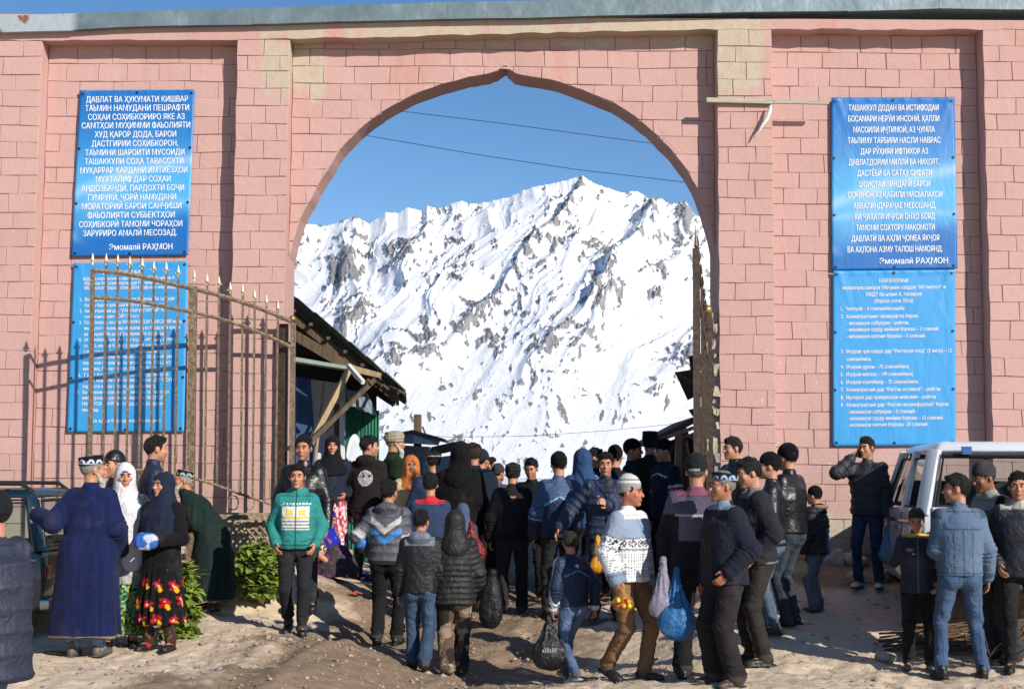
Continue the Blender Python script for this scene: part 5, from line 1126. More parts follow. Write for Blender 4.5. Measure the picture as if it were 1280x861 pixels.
def sw(u, v):      # printed pale rays on deep blue
    base = np.array(lin('1a74c2')); mid = np.array(lin('52b0e8')); t = math.exp(-((v-.58)/.24)**2)
    c = base*(1-t)+mid*t
    for k, a0, wd, st in ((.62, -.30, .035, .6), (.70, -.12, .02, .35), (.88, .55, .03, .4)):
        yy = k+a0*(u-.0)+.10*u*u; c = c+(np.array(lin('a8d4f2'))-c)*st*math.exp(-((v-yy)/wd)**2)
    r_ = math.exp(-(((u-.35)+(v-.55)*.9)/.12)**2)*math.exp(-((v-.55)/.2)**2)*.35; c = c+(np.array(lin('a8d4f2'))-c)*r_
    lo_ = 1/(1+math.exp(-(v-(.90-.16*u))*60)); c = c*(1-lo_)+np.array(lin('166cba'))*lo_; return c*.82
fb = lambda u, v: np.array(lin('389ede'))*.82
def L1(x0, y0, s, rows, h): return [(t, x0+a/s, x0+b/s, y0+y/s, h) for t, a, b, y in rows]
banner('b', 'upper left blue banner hanging above the gate spikes, deep blue with pale rays', [(100, 113.5), (243.5, 112.5), (235, 319), (89, 321)],
  L1(60, 90, 3.59, [('ДАВЛАТ ВА ҲУКУМАТИ КИШВАР', 172, 628, 123), ('ТАЪМИН НАМУДАНИ ПЕШРАФТИ', 167, 633, 162), ('СОҲАИ СОҲИБКОРИРО ЯКЕ АЗ', 180, 613, 202), ('САМТҲОИ МУҲИММИ ФАЪОЛИЯТИ', 152, 638, 240), ('ХУД ҚАРОР ДОДА, БАРОИ', 210, 575, 280),
   ('ДАСТГИРИИ СОҲИБКОРОН,', 197, 583, 321), ('ТАЪМИНИ ШАРОИТИ МУСОИДИ', 167, 612, 361), ('ТАШАККУЛИ СОҲА ТАВАССУТИ', 165, 607, 401), ('МУҚАРРАР КАРДАНИ ИМТИЁЗҲОИ', 145, 625, 441), ('МУХТАЛИФ ДАР СОҲАИ', 215, 550, 481), ('АНДОЗБАНДӢ, ПАРДОХТИ БОҶИ', 150, 610, 521),
   ('ГУМРУКӢ, ҶОРӢ НАМУДАНИ', 180, 575, 562), ('МОРАТОРИЙ БАРОИ САНҶИШИ', 153, 598, 602), ('ФАЪОЛИЯТИ СУБЪЕКТҲОИ', 178, 568, 642), ('СОҲИБКОРӢ ТАМОМИ ЧОРАҲОИ', 140, 602, 682), ('ЗАРУРИРО АМАЛӢ МЕСОЗАД.', 158, 578, 722), ('Эмомалӣ РАҲМОН', 275, 558, 785)], 7.4), sw, .012, 1)
banner('b', 'lower left plain blue notice banner behind the open gate leaf', [(92, 329), (235, 326.5), (230, 539.5), (83.5, 540)],
  L1(80, 325, 7.825, [('ҚАБУЛНОМА', 350, 755, 118), ('Шӯрои коллективи меҳнатии КВДТ ба номи А.', 190, 1090, 178), ('Назиров бо соҳибкорон дар Маҷмаи савдои', 203, 1010, 222), ('“Истиқлол” барои соли 2016 кафолат медиҳад:', 185, 1095, 268), ('1.  Ворид шудани мошинҳои боркаш ба ҳудуди', 158, 1080, 380), ('бозор барои ҳамешагӣ ҚАТЪ карда шавад;', 203, 985, 437),
   ('2.  Хизматрасонӣ дар “РАСТАИ ИҶТИМОӢ” ба', 155, 990, 493), ('сокинони ноҳия РОЙГОН аст;', 203, 735, 548), ('3.  Соҳибкорон, ки дар ЯРМАРКАҲОИ МАВСИМӢ молу', 150, 1155, 605), ('маҳсулот мешинанд мекунанд аз пардохти ҳаққи', 197, 1135, 662), ('ва иҷорапулӣ дар рӯзи ярмарка озоданд;', 197, 985, 720), ('4.  24 декабри соли нав, ин шуда мегузаву дукон', 145, 1080, 775)], 4.4)+
  L1(80, 430, 7.4875, [('соҳиб, ки чун барои рамзӣ ба даст меорад', 190, 1000, 12), ('1 (як) сол аз пардохти пули 2016 мебошанд;', 187, 905, 67), ('5.  Ба соҳибкорон тамоми моли 2016 январи', 135, 1005, 117), ('корхонаи офаранда, аз ҳисоби патент ба даст', 180, 1000, 172), ('меоранд, барои як сол 10 % САБУК карда шавад', 180, 1040, 227), ('6.  Гӯшт фурӯшон, дӯконҳои хӯрокворӣ', 130, 975, 285),
   ('ширӣ мардон мебошанд, барои ДУ СОЛ аз', 180, 1065, 335), ('пардохти иҷора озод карда мешаванд;', 175, 855, 392), ('7.  Ба тамоми соҳибкорон, ки пиёз тар ва гӯшт', 125, 985, 447), ('мефурӯшанд, растаи назарет ба ЛИБОСИ', 170, 930, 500), ('МАХСУСИ КОРӢ ва 10 адад дастпӯш додан', 170, 930, 555), ('мешавад.', 170, 325, 612), ('Ба ҳама барори кор мехоҳем!', 260, 900, 715)], 4.4), fb, .010, 2)
banner('b', 'upper right blue banner with pale rays, beside the wooden batten', [(1039, 122.5), (1193, 122), (1197, 336), (1040, 338)],
  L1(1020, 100, 3.515, [('ТАШАККУЛ ДОДАН ВА ИСТИФОДАИ', 142, 537, 123), ('БОСАМАРИ НЕРӮИ ИНСОНӢ, ҲАЛЛИ', 140, 540, 171), ('МАСОИЛИ ИҶТИМОӢ, АЗ ҶУМЛА', 163, 520, 219), ('ТАЪЛИМУ ТАРБИЯИ НАСЛИ НАВРАС', 138, 545, 266), ('ДАР РӮҲИЯИ ИФТИХОР АЗ', 195, 490, 314), ('ДАВЛАТДОРИИ МИЛЛӢ ВА НИҲОЯТ,', 143, 540, 361),
   ('ДАСТЁБӢ БА САТҲУ СИФАТИ', 180, 507, 409), ('ШОИСТАИ ЗИНДАГӢ БАРОИ', 188, 500, 458), ('СОКИНОН АЗ ҚАБИЛИ МАСЪАЛАҲОИ', 138, 553, 504), ('АВВАЛИНДАРАҶАЕ МЕБОШАНД,', 163, 525, 552), ('КИ ҶИҲАТИ ИҶРОИ ОНҲО БОЯД', 170, 520, 600), ('ТАМОМИ СОХТОРУ МАҚОМОТИ', 175, 520, 648), ('ДАВЛАТӢ ВА АҲЛИ ҶОМЕА ЯКҶОЯ', 155, 540, 695), ('ВА АҲЛОНА АЗМУ ТАЛОШ НАМОЯНД.', 138, 555, 743), ('Эмомалӣ РАҲМОН', 278, 578, 795)], 7.4), sw, .012, 3)
banner('b', 'lower right plain blue price list banner above the phone caller', [(1041, 338.6), (1193.5, 337), (1195, 556), (1041, 557.5)],
  L1(1020, 325, 3.515, [('НАРХНОМАИ', 278, 403, 91), ('хизматрасониҳои Маҷмаи савдои “Истиқлол”-и', 112, 568, 120), ('КВДТ ба номи А. Назиров', 220, 463, 150), ('(барои соли 2016)', 256, 425, 179), ('1.  Чекпулӣ – 3 сомонӣ/якшанбе', 108, 387, 212), ('2.  Хизматрасонии таваққуфгоҳ барои:', 108, 448, 246), ('- мошинҳои сабукрав – ройгон;', 133, 407, 275), ('- мошинҳои хурду миёнаи боркаш – 2 сомонӣ', 133, 535, 303),
   ('- мошинҳои калони боркаш – 5 сомонӣ.', 133, 480, 333), ('3.  Иҷораи ҷои савдо дар “Растаҳои озод” (2 метр) – 12', 108, 595, 399), ('сомонӣ/моҳ', 133, 240, 433), ('4.  Иҷораи дукон – 75 сомонӣ/моҳ', 108, 407, 467), ('5.  Иҷораи мағоза – 199 сомонӣ/моҳ', 108, 425, 500), ('6.  Иҷораи контейнер – 75 сомонӣ/моҳ', 108, 447, 534), ('7.  Хизматрасонӣ дар “Растаи иҷтимоӣ” – ройгон', 108, 545, 567),
   ('8.  Иштирок дар ярмаркаҳои мавсимӣ – ройгон', 108, 525, 601), ('9.  Хизматрасонӣ дар “Растаи мошинфурӯшӣ” барои:', 108, 583, 634), ('- мошинҳои сабукрав – 5 сомонӣ;', 138, 436, 664), ('- мошинҳои хурду миёнаи боркаш – 12 сомонӣ.', 138, 558, 693), ('- мошинҳои калони боркаш –25 сомонӣ.', 138, 492, 721)], 4.8), fb, .010, 4)
# ---------------------------------------------------------------- batten with torn cloth
bt = MB(); a, b = at(883, 125.5, YF-.05), at(1036, 129, YF-.05); mid_ = a.lerp(b, .55)
bt.bar(a, mid_, .05, .055); bt.bar(mid_+Vector((.0, -.012, -.005)), b, .04, .035); o = bt.build('batten', wood('pale_batten', 'b8b09a', '8e8a76', stretch=(2, 30, 30))); tag(o, 'pale wooden batten nailed across the right pier beneath the coping', 'batten')
rb = MB(); p0 = at(963, 133, YF-.09); p1 = at(957, 152, YF-.10); p2 = at(943, 174, YF-.08); V = []
for p, w2 in ((p0, .016), (p0.lerp(p1, .5)+Vector((.012, -.01, 0)), .026), (p1, .034), (p1.lerp(p2, .6)+Vector((0, -.015, 0)), .020), (p2, .008)): V += [(p.x-w2, p.y, p.z), (p.x+w2, p.y-.02, p.z+.02), (p.x+w2, p.y+.005, p.z+.02), (p.x-w2, p.y+.02, p.z)]
rb.add(V, [(i*4+k, i*4+(k+1) % 4, i*4+4+(k+1) % 4, i*4+4+k) for i in range(4) for k in range(4)]+[(0, 1, 2, 3), (19, 18, 17, 16)])
o = rb.build('cloth_strip', solid('torn_white_cloth', 'd8d4cc', .9), None, True); tag(o, 'torn white cloth strip dangling from the wooden batten', 'cloth')
# ---------------------------------------------------------------- gate leaves
def gatemat(nm, dark, mid, worn, metal=.4):
    m, nt, b = newmat(nm); tc = ND(nt, 'NewGeometry').outputs['Position']; n = noise(nt, 30, 6, .7, tc, .6); n2 = noise(nt, 5, 5, .65, tc, 1)
    c = ramp(nt, n, [(.3, lin(dark)), (.5, lin(mid)), (.68, lin(worn))]); c = mix(nt, math_(nt, 'MULTIPLY', n2, .5), c, lin(dark)); nt.links.new(c, b.inputs['Base Color'])
    b.inputs['Metallic'].default_value = metal; b.inputs['Roughness'].default_value = .5; bump(nt, b, n, .4, .004); return m
GM = gatemat('weathered_gilt_iron', '4a3c30', '806c56', 'b4a68c', .25); GD = gatemat('dark_bronze_paint', '1c140e', '3c2b1c', '6a5030', .2); GT = solid('pale_gilt_tip', 'bcae8c', .5, .3, .1, 20); GB = solid('brass_ball', 'a5854a', .35, .7, .1, 20)
def plane_at(px, py, A, B):       # point of the upright plane through A and B
    v = Vector(ray(px, py)); o_ = Vector((0, 0, EYE)); n = Vector((-(B.y-A.y), B.x-A.x, 0)); t = n.dot(A-o_)/n.dot(v); return o_+v*t
hin = at(366, 520, 15.97); fre = at(115, 520, 14.9)
lf = empty('gate_leaf', (hin.x, hin.y, g(hin.x, hin.y))); tag(lf, 'left iron gate leaf swung open, with spear tips and a curved top rail', 'gate', 'iron gate leaves'); off = Vector(lf.location)
def PL(px, py): return plane_at(px, py, hin, fre)-off
toprail = [(115, 338), (150, 341), (175, 345.5), (207, 353), (243, 361.5), (275, 369), (303, 378), (335, 389), (364, 402)]
lowrail = [(117, 372), (150, 374), (180, 378), (210, 384), (240, 390), (275, 398), (305, 408), (335, 420), (364, 434)]
botrail = [(243, 598), (270, 606), (300, 617), (338, 630)]
def xy(t, x): return float(np.interp(x, [a for a, _ in t], [b for _, b in t]))
for nm, t, r_ in (('top_rail', toprail, .026), ('lower_rail', lowrail, .022)):
    MB().tube([PL(x, xy(t, x)) for x in np.linspace(t[0][0], t[-1][0], 14)], r_, 6).build(nm, GM, lf)
MB().tube([PL(x, y) for x, y in [(118, 585), (150, 586), (180, 588), (212, 592)]+botrail], .016, 6).build('bottom_rail', GM, lf)
MB().bar(PL(116, 336), PL(110, 730), .04, .04).build('post', GM, lf); MB().bar(PL(241.5, 358), PL(237, 730), .085, .05).build('post', GM, lf)
MB().bar(PL(366.5, 404), PL(363, 735), .055, .055).build('post', GM, lf); o = MB().ball(tuple(PL(365.5, 398.5)), .042, 12, 8).build('ball_finial', GB, lf, True)
bars = [133, 147.5, 162.5, 178, 192.5, 208, 223, 259, 274, 288, 303.5, 318.5, 333, 347.5]; tips = [316.5, 317.5, 320, 322, 326, 327, 331, 342, 345, 352, 355, 362, 368, 376]
def finial(x, y, par):
    p = PL(x, y); m = MB(); q = p-Vector((0, 0, .13)); m.tube([p, p-Vector((0, 0, .035)), p-Vector((0, 0, .085)), p-Vector((0, 0, .10)), q], [.001, .011, .021, .010, .013], 6); m.bar(p-Vector((.035, 0, .095)), p-Vector((-.035, 0, .095)), .012, .016)
    return m.build('finial', GT, par)
for x, y in zip(bars, tips):
    yb = xy([(118, 585), (150, 586), (180, 588), (212, 592)]+botrail, x-3)
    bb = MB().bar(PL(x, y+11), PL(x-(4.5 if x < 240 else 3), yb), .022, .022).build('bar', GM, lf); finial(x, y, bb)
    MB().bar(PL(x-4, yb), PL(x-5, yb+80), .018, .018).build('bar', GM, lf) if x < 235 else None
for x, y in ((116, 316), (243, 337)): finial(x, y, lf)
for x in (292, 312): MB().tube([PL(x+6*math.cos(t), 628+9*math.sin(t)) for t in np.linspace(.5, 6.6, 14)], .008, 5).build('scroll', GM, lf)
MB().bar(PL(112, 640), PL(362, 648), .05, .05).build('bottom_rail', GM, lf)
hg = empty('gate_post', (0, 0, 0)); pp_ = at(355, 405, 16.04); pb_ = at(352, 700, 16.04); hg.location = (pb_.x, pb_.y, g(pb_.x, pb_.y)); MB().bar(pp_-hg.location, pb_-hg.location-Vector((0, 0, .1)), .10, .07).build('tube', GD, hg)
tag(hg, 'dark square steel post fixed to the left pier behind the gate leaf', 'post')
for py in (430, 560): MB().bar(at(358, py, 16.0)-hg.location, at(366, py, 15.98)-hg.location, .03, .05).build('hinge', GM, hg)
# right leaf, edge on
hin2 = at(884.5, 520, 15.95); fre2 = at(871, 520, 13.75)
lf2 = empty('gate_leaf', (hin2.x, hin2.y, g(hin2.x, hin2.y))); tag(lf2, 'right gate leaf of brown iron seen edge on beside the right pier', 'gate', 'iron gate leaves'); off2 = Vector(lf2.location)
def fr2(t, z): p = fre2.lerp(hin2, t); return Vector((p.x, p.y, z))-off2
zt = lambda t: 1.62+1.68+.62*(1-t)**1.0; gz = g(hin2.x, hin2.y)
MB().bar(fr2(0, zt(0)-.02), fr2(0, gz+.06), .06, .06).build('post', GD, lf2); MB().bar(fr2(.5, zt(.5)), fr2(.5, gz+.06), .025, .025).build('post', GD, lf2)
MB().bar(fr2(1, zt(1)+.19), fr2(1, gz), .095, .08).build('post', GD, lf2); MB().ball(tuple(fr2(1, zt(1)+.245)), .062, 12, 8).build('ball_finial', GB, lf2, True)
for dz, nm in ((0, 'top_rail'), (-.32, 'lower_rail')): MB().tube([fr2(t, zt(t)+dz) for t in np.linspace(0, 1, 8)], .012, 6).build(nm, GD, lf2)
MB().tube([fr2(t, 1.55-.2*t) for t in np.linspace(0, 1, 6)], .018, 6).build('bottom_rail', GM, lf2)
off = off2
for i in range(1, 7):
    t = i/7; bb = MB().bar(fr2(t, zt(t)+.12), fr2(t, 1.5-.2*t), .012, .012).build('bar', GD, lf2)
    p = fr2(t, zt(t)+.25); m = MB(); m.tube([p, p-Vector((0, 0, .035)), p-Vector((0, 0, .085)), p-Vector((0, 0, .13))], [.001, .011, .021, .012], 6); m.build('finial', GD, bb)
p = fr2(0, zt(0)+.22); MB().tube([p, p-Vector((0, 0, .22))], [.002, .02], 6).build('finial', GM, lf2)
for z in (2.0, 3.1): MB().bar(fr2(.97, z), fr2(1.0, z)+Vector((-.05, 0, 0)), .03, .14).build('hinge', GM, lf2)
# ---------------------------------------------------------------- lattice panel
lt = empty('lattice_panel', (0, 0, 0)); A, B = at(284, 642, 15.92), at(346, 642, 15.92); lt.location = (A.x, A.y, g(A.x, A.y)); o_ = Vector(lt.location); ml = wood('lattice_wood', 'a89878', '6a5a44')
tag(lt, 'low criss cross wooden lattice panel at the foot of the left pier', 'lattice')
zb, zt2 = g(A.x, A.y)+.02, A.z
for k in range(-5, 11):
    x0 = A.x+k*.085; h_ = zt2-zb
    for s in (1, -1):
        a = Vector((x0, A.y+.008*s, zb if s > 0 else zt2)); b = Vector((x0+h_*.9, A.y+.008*s, zt2 if s > 0 else zb))
        if a.x < A.x-.05: f = (A.x-.05-a.x)/(b.x-a.x); a = a.lerp(b, f) if f < 1 else None
        if a is None or a.x > B.x: continue
        if b.x > B.x+.02: b = a.lerp(b, (B.x+.02-a.x)/(b.x-a.x))
        if (b-a).length > .06: MB().bar(a-o_, b-o_, .022, .012, up=(0, 1, 0)).build('slat', ml, lt)
MB().bar(Vector((A.x-.1, A.y, zt2))-o_, Vector((B.x+.05, A.y, zt2))-o_, .04, .03).build('rail', ml, lt)
# ---------------------------------------------------------------- shed beyond the gate
W_old = wood('old_timber', '6e5a44', '2e241b'); W_pale = wood('pale_timber', 'b09a78', '8a745a'); SLATE = solid('slate_sheet', '4a5048', .9, 0, .25, 6, .8, .02); WHT = solid('whitewash', 'd0d2d2', .9, 0, .15, 5); GRN = solid('green_sheet', '2a7058', .55, .1, .18, 8, .3)
DARKW = solid('dark_boards', '38322c', .95, 0, .2, 12); TIN = solid('tin_sheet', '8a9aa4', .45, .3, .15, 9)
sh = empty('market_shed', tuple(at(420, 650, 19.5))); so_ = Vector(sh.location); tag(sh, 'run-down shed with a slate roof, green door sheets and timber props beyond the gate', 'shed')
def S(px, py, Y): return at(px, py, Y)-so_
def slab(pts, th, nm, mat, par, org): # polygon of 3D points thickened along y
    pts = [Vector(p) for p in pts]; n = len(pts); V = [tuple(p) for p in pts]+[(p.x, p.y+th, p.z) for p in pts]
    return MB().add(V, [tuple(range(n)), tuple(range(n, 2*n))[::-1]]+[(i, i+n, (i+1) % n+n, (i+1) % n) for i in range(n)]).build(nm, mat, par)
slab([S(300, 372, 19.6), S(372, 392, 19.6), S(470, 478, 19.6), S(470, 700, 19.6), S(300, 700, 19.6)], .1, 'gable_wall', DARKW, sh, so_)
slab([S(300, 462, 19.5), S(432, 480, 19.5), S(432, 700, 19.5), S(300, 700, 19.5)], .08, 'white_wall', WHT, sh, so_)
# green corrugated sheets
def corr(p00, p10, p11, p01, n, amp, nm, mat, par, th=.01):
    V = []; Fc = []
    for i in range(n*4+1):
        t = i/(n*4); d = amp*math.sin(i*PI/2)
        for q, o2 in ((p00.lerp(p10, t), 0), (p01.lerp(p11, t), 0), (p01.lerp(p11, t), th), (p00.lerp(p10, t), th)):
            nn = (p10-p00).cross(p01-p00).normalized(); V.append(q+nn*(d+o2))
    for i in range(n*4):
        for k in range(4): Fc.append((i*4+k, i*4+(k+1) % 4, i*4+4+(k+1) % 4, i*4+4+k))
    return MB().add(V, Fc).build(nm, mat, par)
for i in range(2):
    a, b = 433+i*21, 453+i*21; corr(S(a, 508+i*3, 19.38), S(b, 510+i*3, 19.38), S(b, 700, 19.38), S(a, 700, 19.38), 5, .012, 'green_sheet', GRN, sh)
corr(S(430, 486, 18.9), S(460, 492, 18.9), S(472, 520, 18.7), S(437, 506, 18.7), 4, .008, 'tin_awning', TIN, sh)
slab([S(370, 470, 19.3), S(388, 474, 19.3), S(400, 640, 19.3), S(370, 640, 19.3)], .02, 'blue_cloth', solid('blue_tarpaulin', '31507c', .7, 0, .2, 6), sh, so_)
MB().bar(S(405, 478, 19.2), S(392, 600, 19.2), .03).build('pale_pole', W_pale, sh); MB().bar(S(421, 505, 19.3), S(420, 640, 19.3), .06).build('door_post', W_old, sh); MB().bar(S(428, 500, 19.3), S(428, 640, 19.3), .07).build('door_post', WHT, sh)
# roof: slates stepping down to the right
r0, r1 = (352, 360), (506, 489)
for i in range(7):
    t0, t1 = i/7-.02, (i+1)/7+.02; f = lambda t: (r0[0]+(r1[0]-r0[0])*t, r0[1]+(r1[1]-r0[1])*(t**1.06 if t > 0 else t)); a, b = f(max(t0, 0)), f(min(t1, 1)); Yd = 18.5
    A_ = S(a[0], a[1]-2, Yd); B_ = S(b[0], b[1]+random.uniform(-1, 1), Yd); A2 = A_+Vector(((A_.x+so_.x)*.28, 5.5, .10)); B2 = B_+Vector(((B_.x+so_.x)*.28, 5.5, .10))
    corr(A_, A2, B2, B_, 22, .022, 'slate_sheet', SLATE, sh, .014)
for i in range(5): # rafters running down the slope beneath
    Yd = 18.7+i*.9; a, b = at(352, 372, 18.5), at(492, 487, 18.5); dz = .1*(Yd-18.5)/5.5; MB().bar(Vector((a.x*(1+.28*(Yd-18.5)/5.5), Yd, a.z-.12+dz))-so_, Vector((b.x*(1+.28*(Yd-18.5)/5.5), Yd, b.z-.08+dz))-so_, .06, .10).build('rafter', W_old, sh)
for t in np.linspace(.1, .97, 7):
    a = at(352, 372, 18.5).lerp(at(500, 489, 18.5), t); MB().bar(Vector((a.x, 18.52+random.uniform(0, .06), a.z-.045))-so_, Vector((a.x*1.28, 24, a.z+.05))-so_, .05, .04).build('batten', W_old, sh)
MB().bar(S(340, 402, 18.6), S(455, 470, 18.6), .05, .13).build('barge_board', W_old, sh)
# canopy with pale edge boards and props
c0, c1 = at(340, 441, 18.3), at(438, 460, 18.3)
slab([S(340, 441, 18.3), S(438, 458, 18.3), S(438, 462, 18.3), S(340, 447, 18.3)], .45, 'canopy_board', solid('faded_green_board', '8fa090', .8, 0, .2, 10), sh, so_)
MB().bar(S(436, 457, 18.2), S(454, 478, 17.8), .05, .05).build('edge_board', solid('pale_edge', 'c4ccc0', .8), sh)
slab([S(436, 455, 18.35), S(476, 466, 18.35), S(474, 472, 18.35), S(438, 464, 18.35)], .8, 'canopy_board', W_pale, sh, so_)
MB().bar(S(378, 572, 18.0), S(436, 462, 18.3), .09, .07).build('prop', W_pale, sh); MB().bar(S(383, 556, 17.9), S(468, 474, 18.4), .08, .06).build('prop', W_old, sh)
for k in range(10): x = 440+k*6.5; MB().bar(S(x, 466+k*2.4, 18.3+.3*(k % 3)), S(x+random.uniform(4, 14), 474+k*2.1, 18.3), .03).build('broken_lath', W_old, sh)
# dish
ds = MB(); V = []; cc_ = at(443, 576, 18.0)
dsh = empty('satellite_dish', (cc_.x, cc_.y, cc_.z)); ring = []
m = MB(); n = 24; Vv = [(0, .06, 0)]; Fc = []
for j, rr_ in enumerate((.12, .22, .30)):
    for k in range(n): a = 2*PI*k/n; Vv.append((rr_*math.cos(a)*.30, .06-rr_*rr_*.7+rr_*math.cos(a)*.5, rr_*math.sin(a)*1.15))
for k in range(n): Fc.append((0, 1+k, 1+(k+1) % n))
for j in range(2):
    for k in range(n): a = 1+j*n+k; b = 1+j*n+(k+1) % n; Fc.append((a, a+n, b+n, b))
Vv2 = [(x, y+.015, z) for x, y, z in Vv]; K = len(Vv); Fc2 = [tuple(i+K for i in f[::-1]) for f in Fc]; rim = [(1+2*n+k, 1+2*n+k+K, 1+2*n+(k+1) % n+K, 1+2*n+(k+1) % n) for k in range(n)]
m.add(Vv+Vv2, Fc+Fc2+rim); m.build('dish', solid('white_enamel', 'c6cbd0', .5, 0, .05, 20), dsh, True); MB().tube([(0, .08, 0), (0, .16, -.5), (0, .16, -.95)], .02, 6).build('mast', TIN, dsh)
MB().tube([(0, .06, -.3), (-.02, -.28, 0)], .01, 5).build('arm', TIN, dsh); tag(dsh, 'white satellite dish leaning by the green shed door', 'satellite dish')
# kiosk
kb = empty('kiosk', tuple(at(520, 640, 23.5))); so_ = Vector(kb.location); tag(kb, 'small blue grey metal kiosk with a flat overhanging roof beyond the gate', 'kiosk')
BG = solid('blue_grey_sheet', '71879a', .5, .2, .15, 6); 
slab([S(500, 556, 23.5), S(536, 558, 23.5), S(536, 680, 23.5), S(500, 680, 23.5)], 1.6, 'wall', solid('grey_sheet', '8c8f90', .7, .1, .1, 6), kb, so_)
for x in (506, 515, 525): MB().bar(S(x, 560, 23.48), S(x, 600, 23.48), .03, .02).build('mullion', BG, kb)
slab([S(486, 545, 22.9), S(516, 540, 22.9), S(517, 554, 22.9), S(489, 553, 22.9)], .5, 'fascia', BG, kb, so_); slab([S(516, 540, 22.9), S(549, 551, 23.6), S(547, 556, 23.6), S(517, 554, 22.9)], .3, 'fascia', BG, kb, so_)
slab([S(484, 543, 22.8), S(516, 537, 22.8), S(555, 548, 23.6), S(553, 551, 23.6), S(516, 541, 22.8), S(485, 546, 22.8)], 1.9, 'roof', SLATE, kb, so_)
po = empty('utility_post', tuple(at(522, 640, 24.6))); so_ = Vector(po.location); MB().bar(S(522, 518, 24.6), S(522, 660, 24.6), .13, .13).build('pole', W_old, po); MB().bar(S(528, 533, 24.6), S(533, 545, 24.6), .03).build('stay', W_old, po); tag(po, 'short wooden post standing behind the kiosk roof', 'post')
# low stall roofs in the middle distance
st = empty('market_stall', tuple(at(552, 640, 22.5))); so_ = Vector(st.location); tag(st, 'low stall with a weathered plank roof right of the kiosk', 'stall')
for k in range(5): MB().bar(S(534+k*1.5, 569-k*2.2, 22.5+k*.12), S(566+k*1.5, 562-k*2.2, 22.5+k*.12), .05, .05).build('roof_plank', W_old, st)
slab([S(528, 574, 22.6), S(570, 568, 22.6), S(570, 680, 22.6), S(528, 680, 22.6)], 1.0, 'side_sheet', BG, st, so_)
# right hand stall
rs_ = empty('market_stall', tuple(at(858, 650, 19.0))); so_ = Vector(rs_.location); tag(rs_, 'timber stall with a sloping board roof just inside the right pier', 'stall')
slab([S(817, 547, 18.6), S(868, 521, 18.6), S(896, 512, 18.6), S(896, 518, 18.6), S(868, 529, 18.6), S(819, 555, 18.6)], 2.4, 'roof_board', W_old, rs_, so_)
MB().bar(S(826, 549, 18.5), S(880, 530, 18.5), .06, .05).build('fascia_board', W_pale, rs_)
for x in (848, 856, 878): MB().bar(S(x, 538-(x-848)*.4, 18.7), S(x, 680, 18.7), .09).build('post', solid('red_brown_post', '6a4432', .8) if x == 856 else W_pale, rs_)
slab([S(822, 556, 19.8), S(896, 530, 19.8), S(896, 690, 19.8), S(822, 690, 19.8)], .05, 'back_boards', DARKW, rs_, so_)
for a, b in (((846, 548), (872, 541)), ((858, 552), (868, 600)), ((862, 545), (880, 560))): MB().bar(S(*a, 18.4), S(*b, 18.4), .02).build('lath', W_pale, rs_)
aw = empty('sheet_awning', tuple(at(862, 480, 17.6))); so_ = Vector(aw.location); tag(aw, 'bent black sheet metal awning sticking out from behind the right gate leaf', 'awning')
slab([S(844, 465, 17.6), S(868, 461, 17.5), S(884, 470, 17.5), S(884, 496, 17.5), S(866, 497, 17.6), S(860, 500, 17.6)], .04, 'sheet', DARKW, aw, so_); slab([S(861, 445, 17.7), S(886, 440, 17.7), S(886, 462, 17.7), S(864, 464, 17.7)], .04, 'sheet', DARKW, aw, so_); slab([S(861, 512, 17.7), S(886, 506, 17.7), S(886, 524, 17.7), S(866, 520, 17.7)], .04, 'sheet', DARKW, aw, so_)
MB().bar(S(880, 440, 17.8), S(880, 690, 17.8), .06).build('post', W_old, aw); MB().bar(S(847, 467, 17.55), S(884, 488, 17.45), .03, .03).build('brace', W_old, aw)
# wires
WM = solid('black_cable', '2c3240', .7, 0, .05, 10, 0)
for lb, pts, r_ in (('upper power cable crossing the sky inside the arch', [(380, 118, 30), (500, 139, 30), (640, 156, 30), (720, 167, 30), (820, 180, 30), (980, 196, 30)], .008),
                    ('lower power cable crossing the sky inside the arch', [(340, 146, 30), (460, 170, 30), (600, 194, 30), (720, 212, 30), (866, 229, 30), (980, 240, 30)], .008),
                    ('thin cable strung low across the snow slope', [(470, 540, 40), (560, 546, 40), (660, 545, 40), (760, 538, 40), (870, 527, 40), (980, 515, 40)], .007)):
    o = MB().tube([at(*p) for p in pts], r_, 5).build('power_cable', WM); tag(o, lb, 'cable', 'cables beyond the gate')
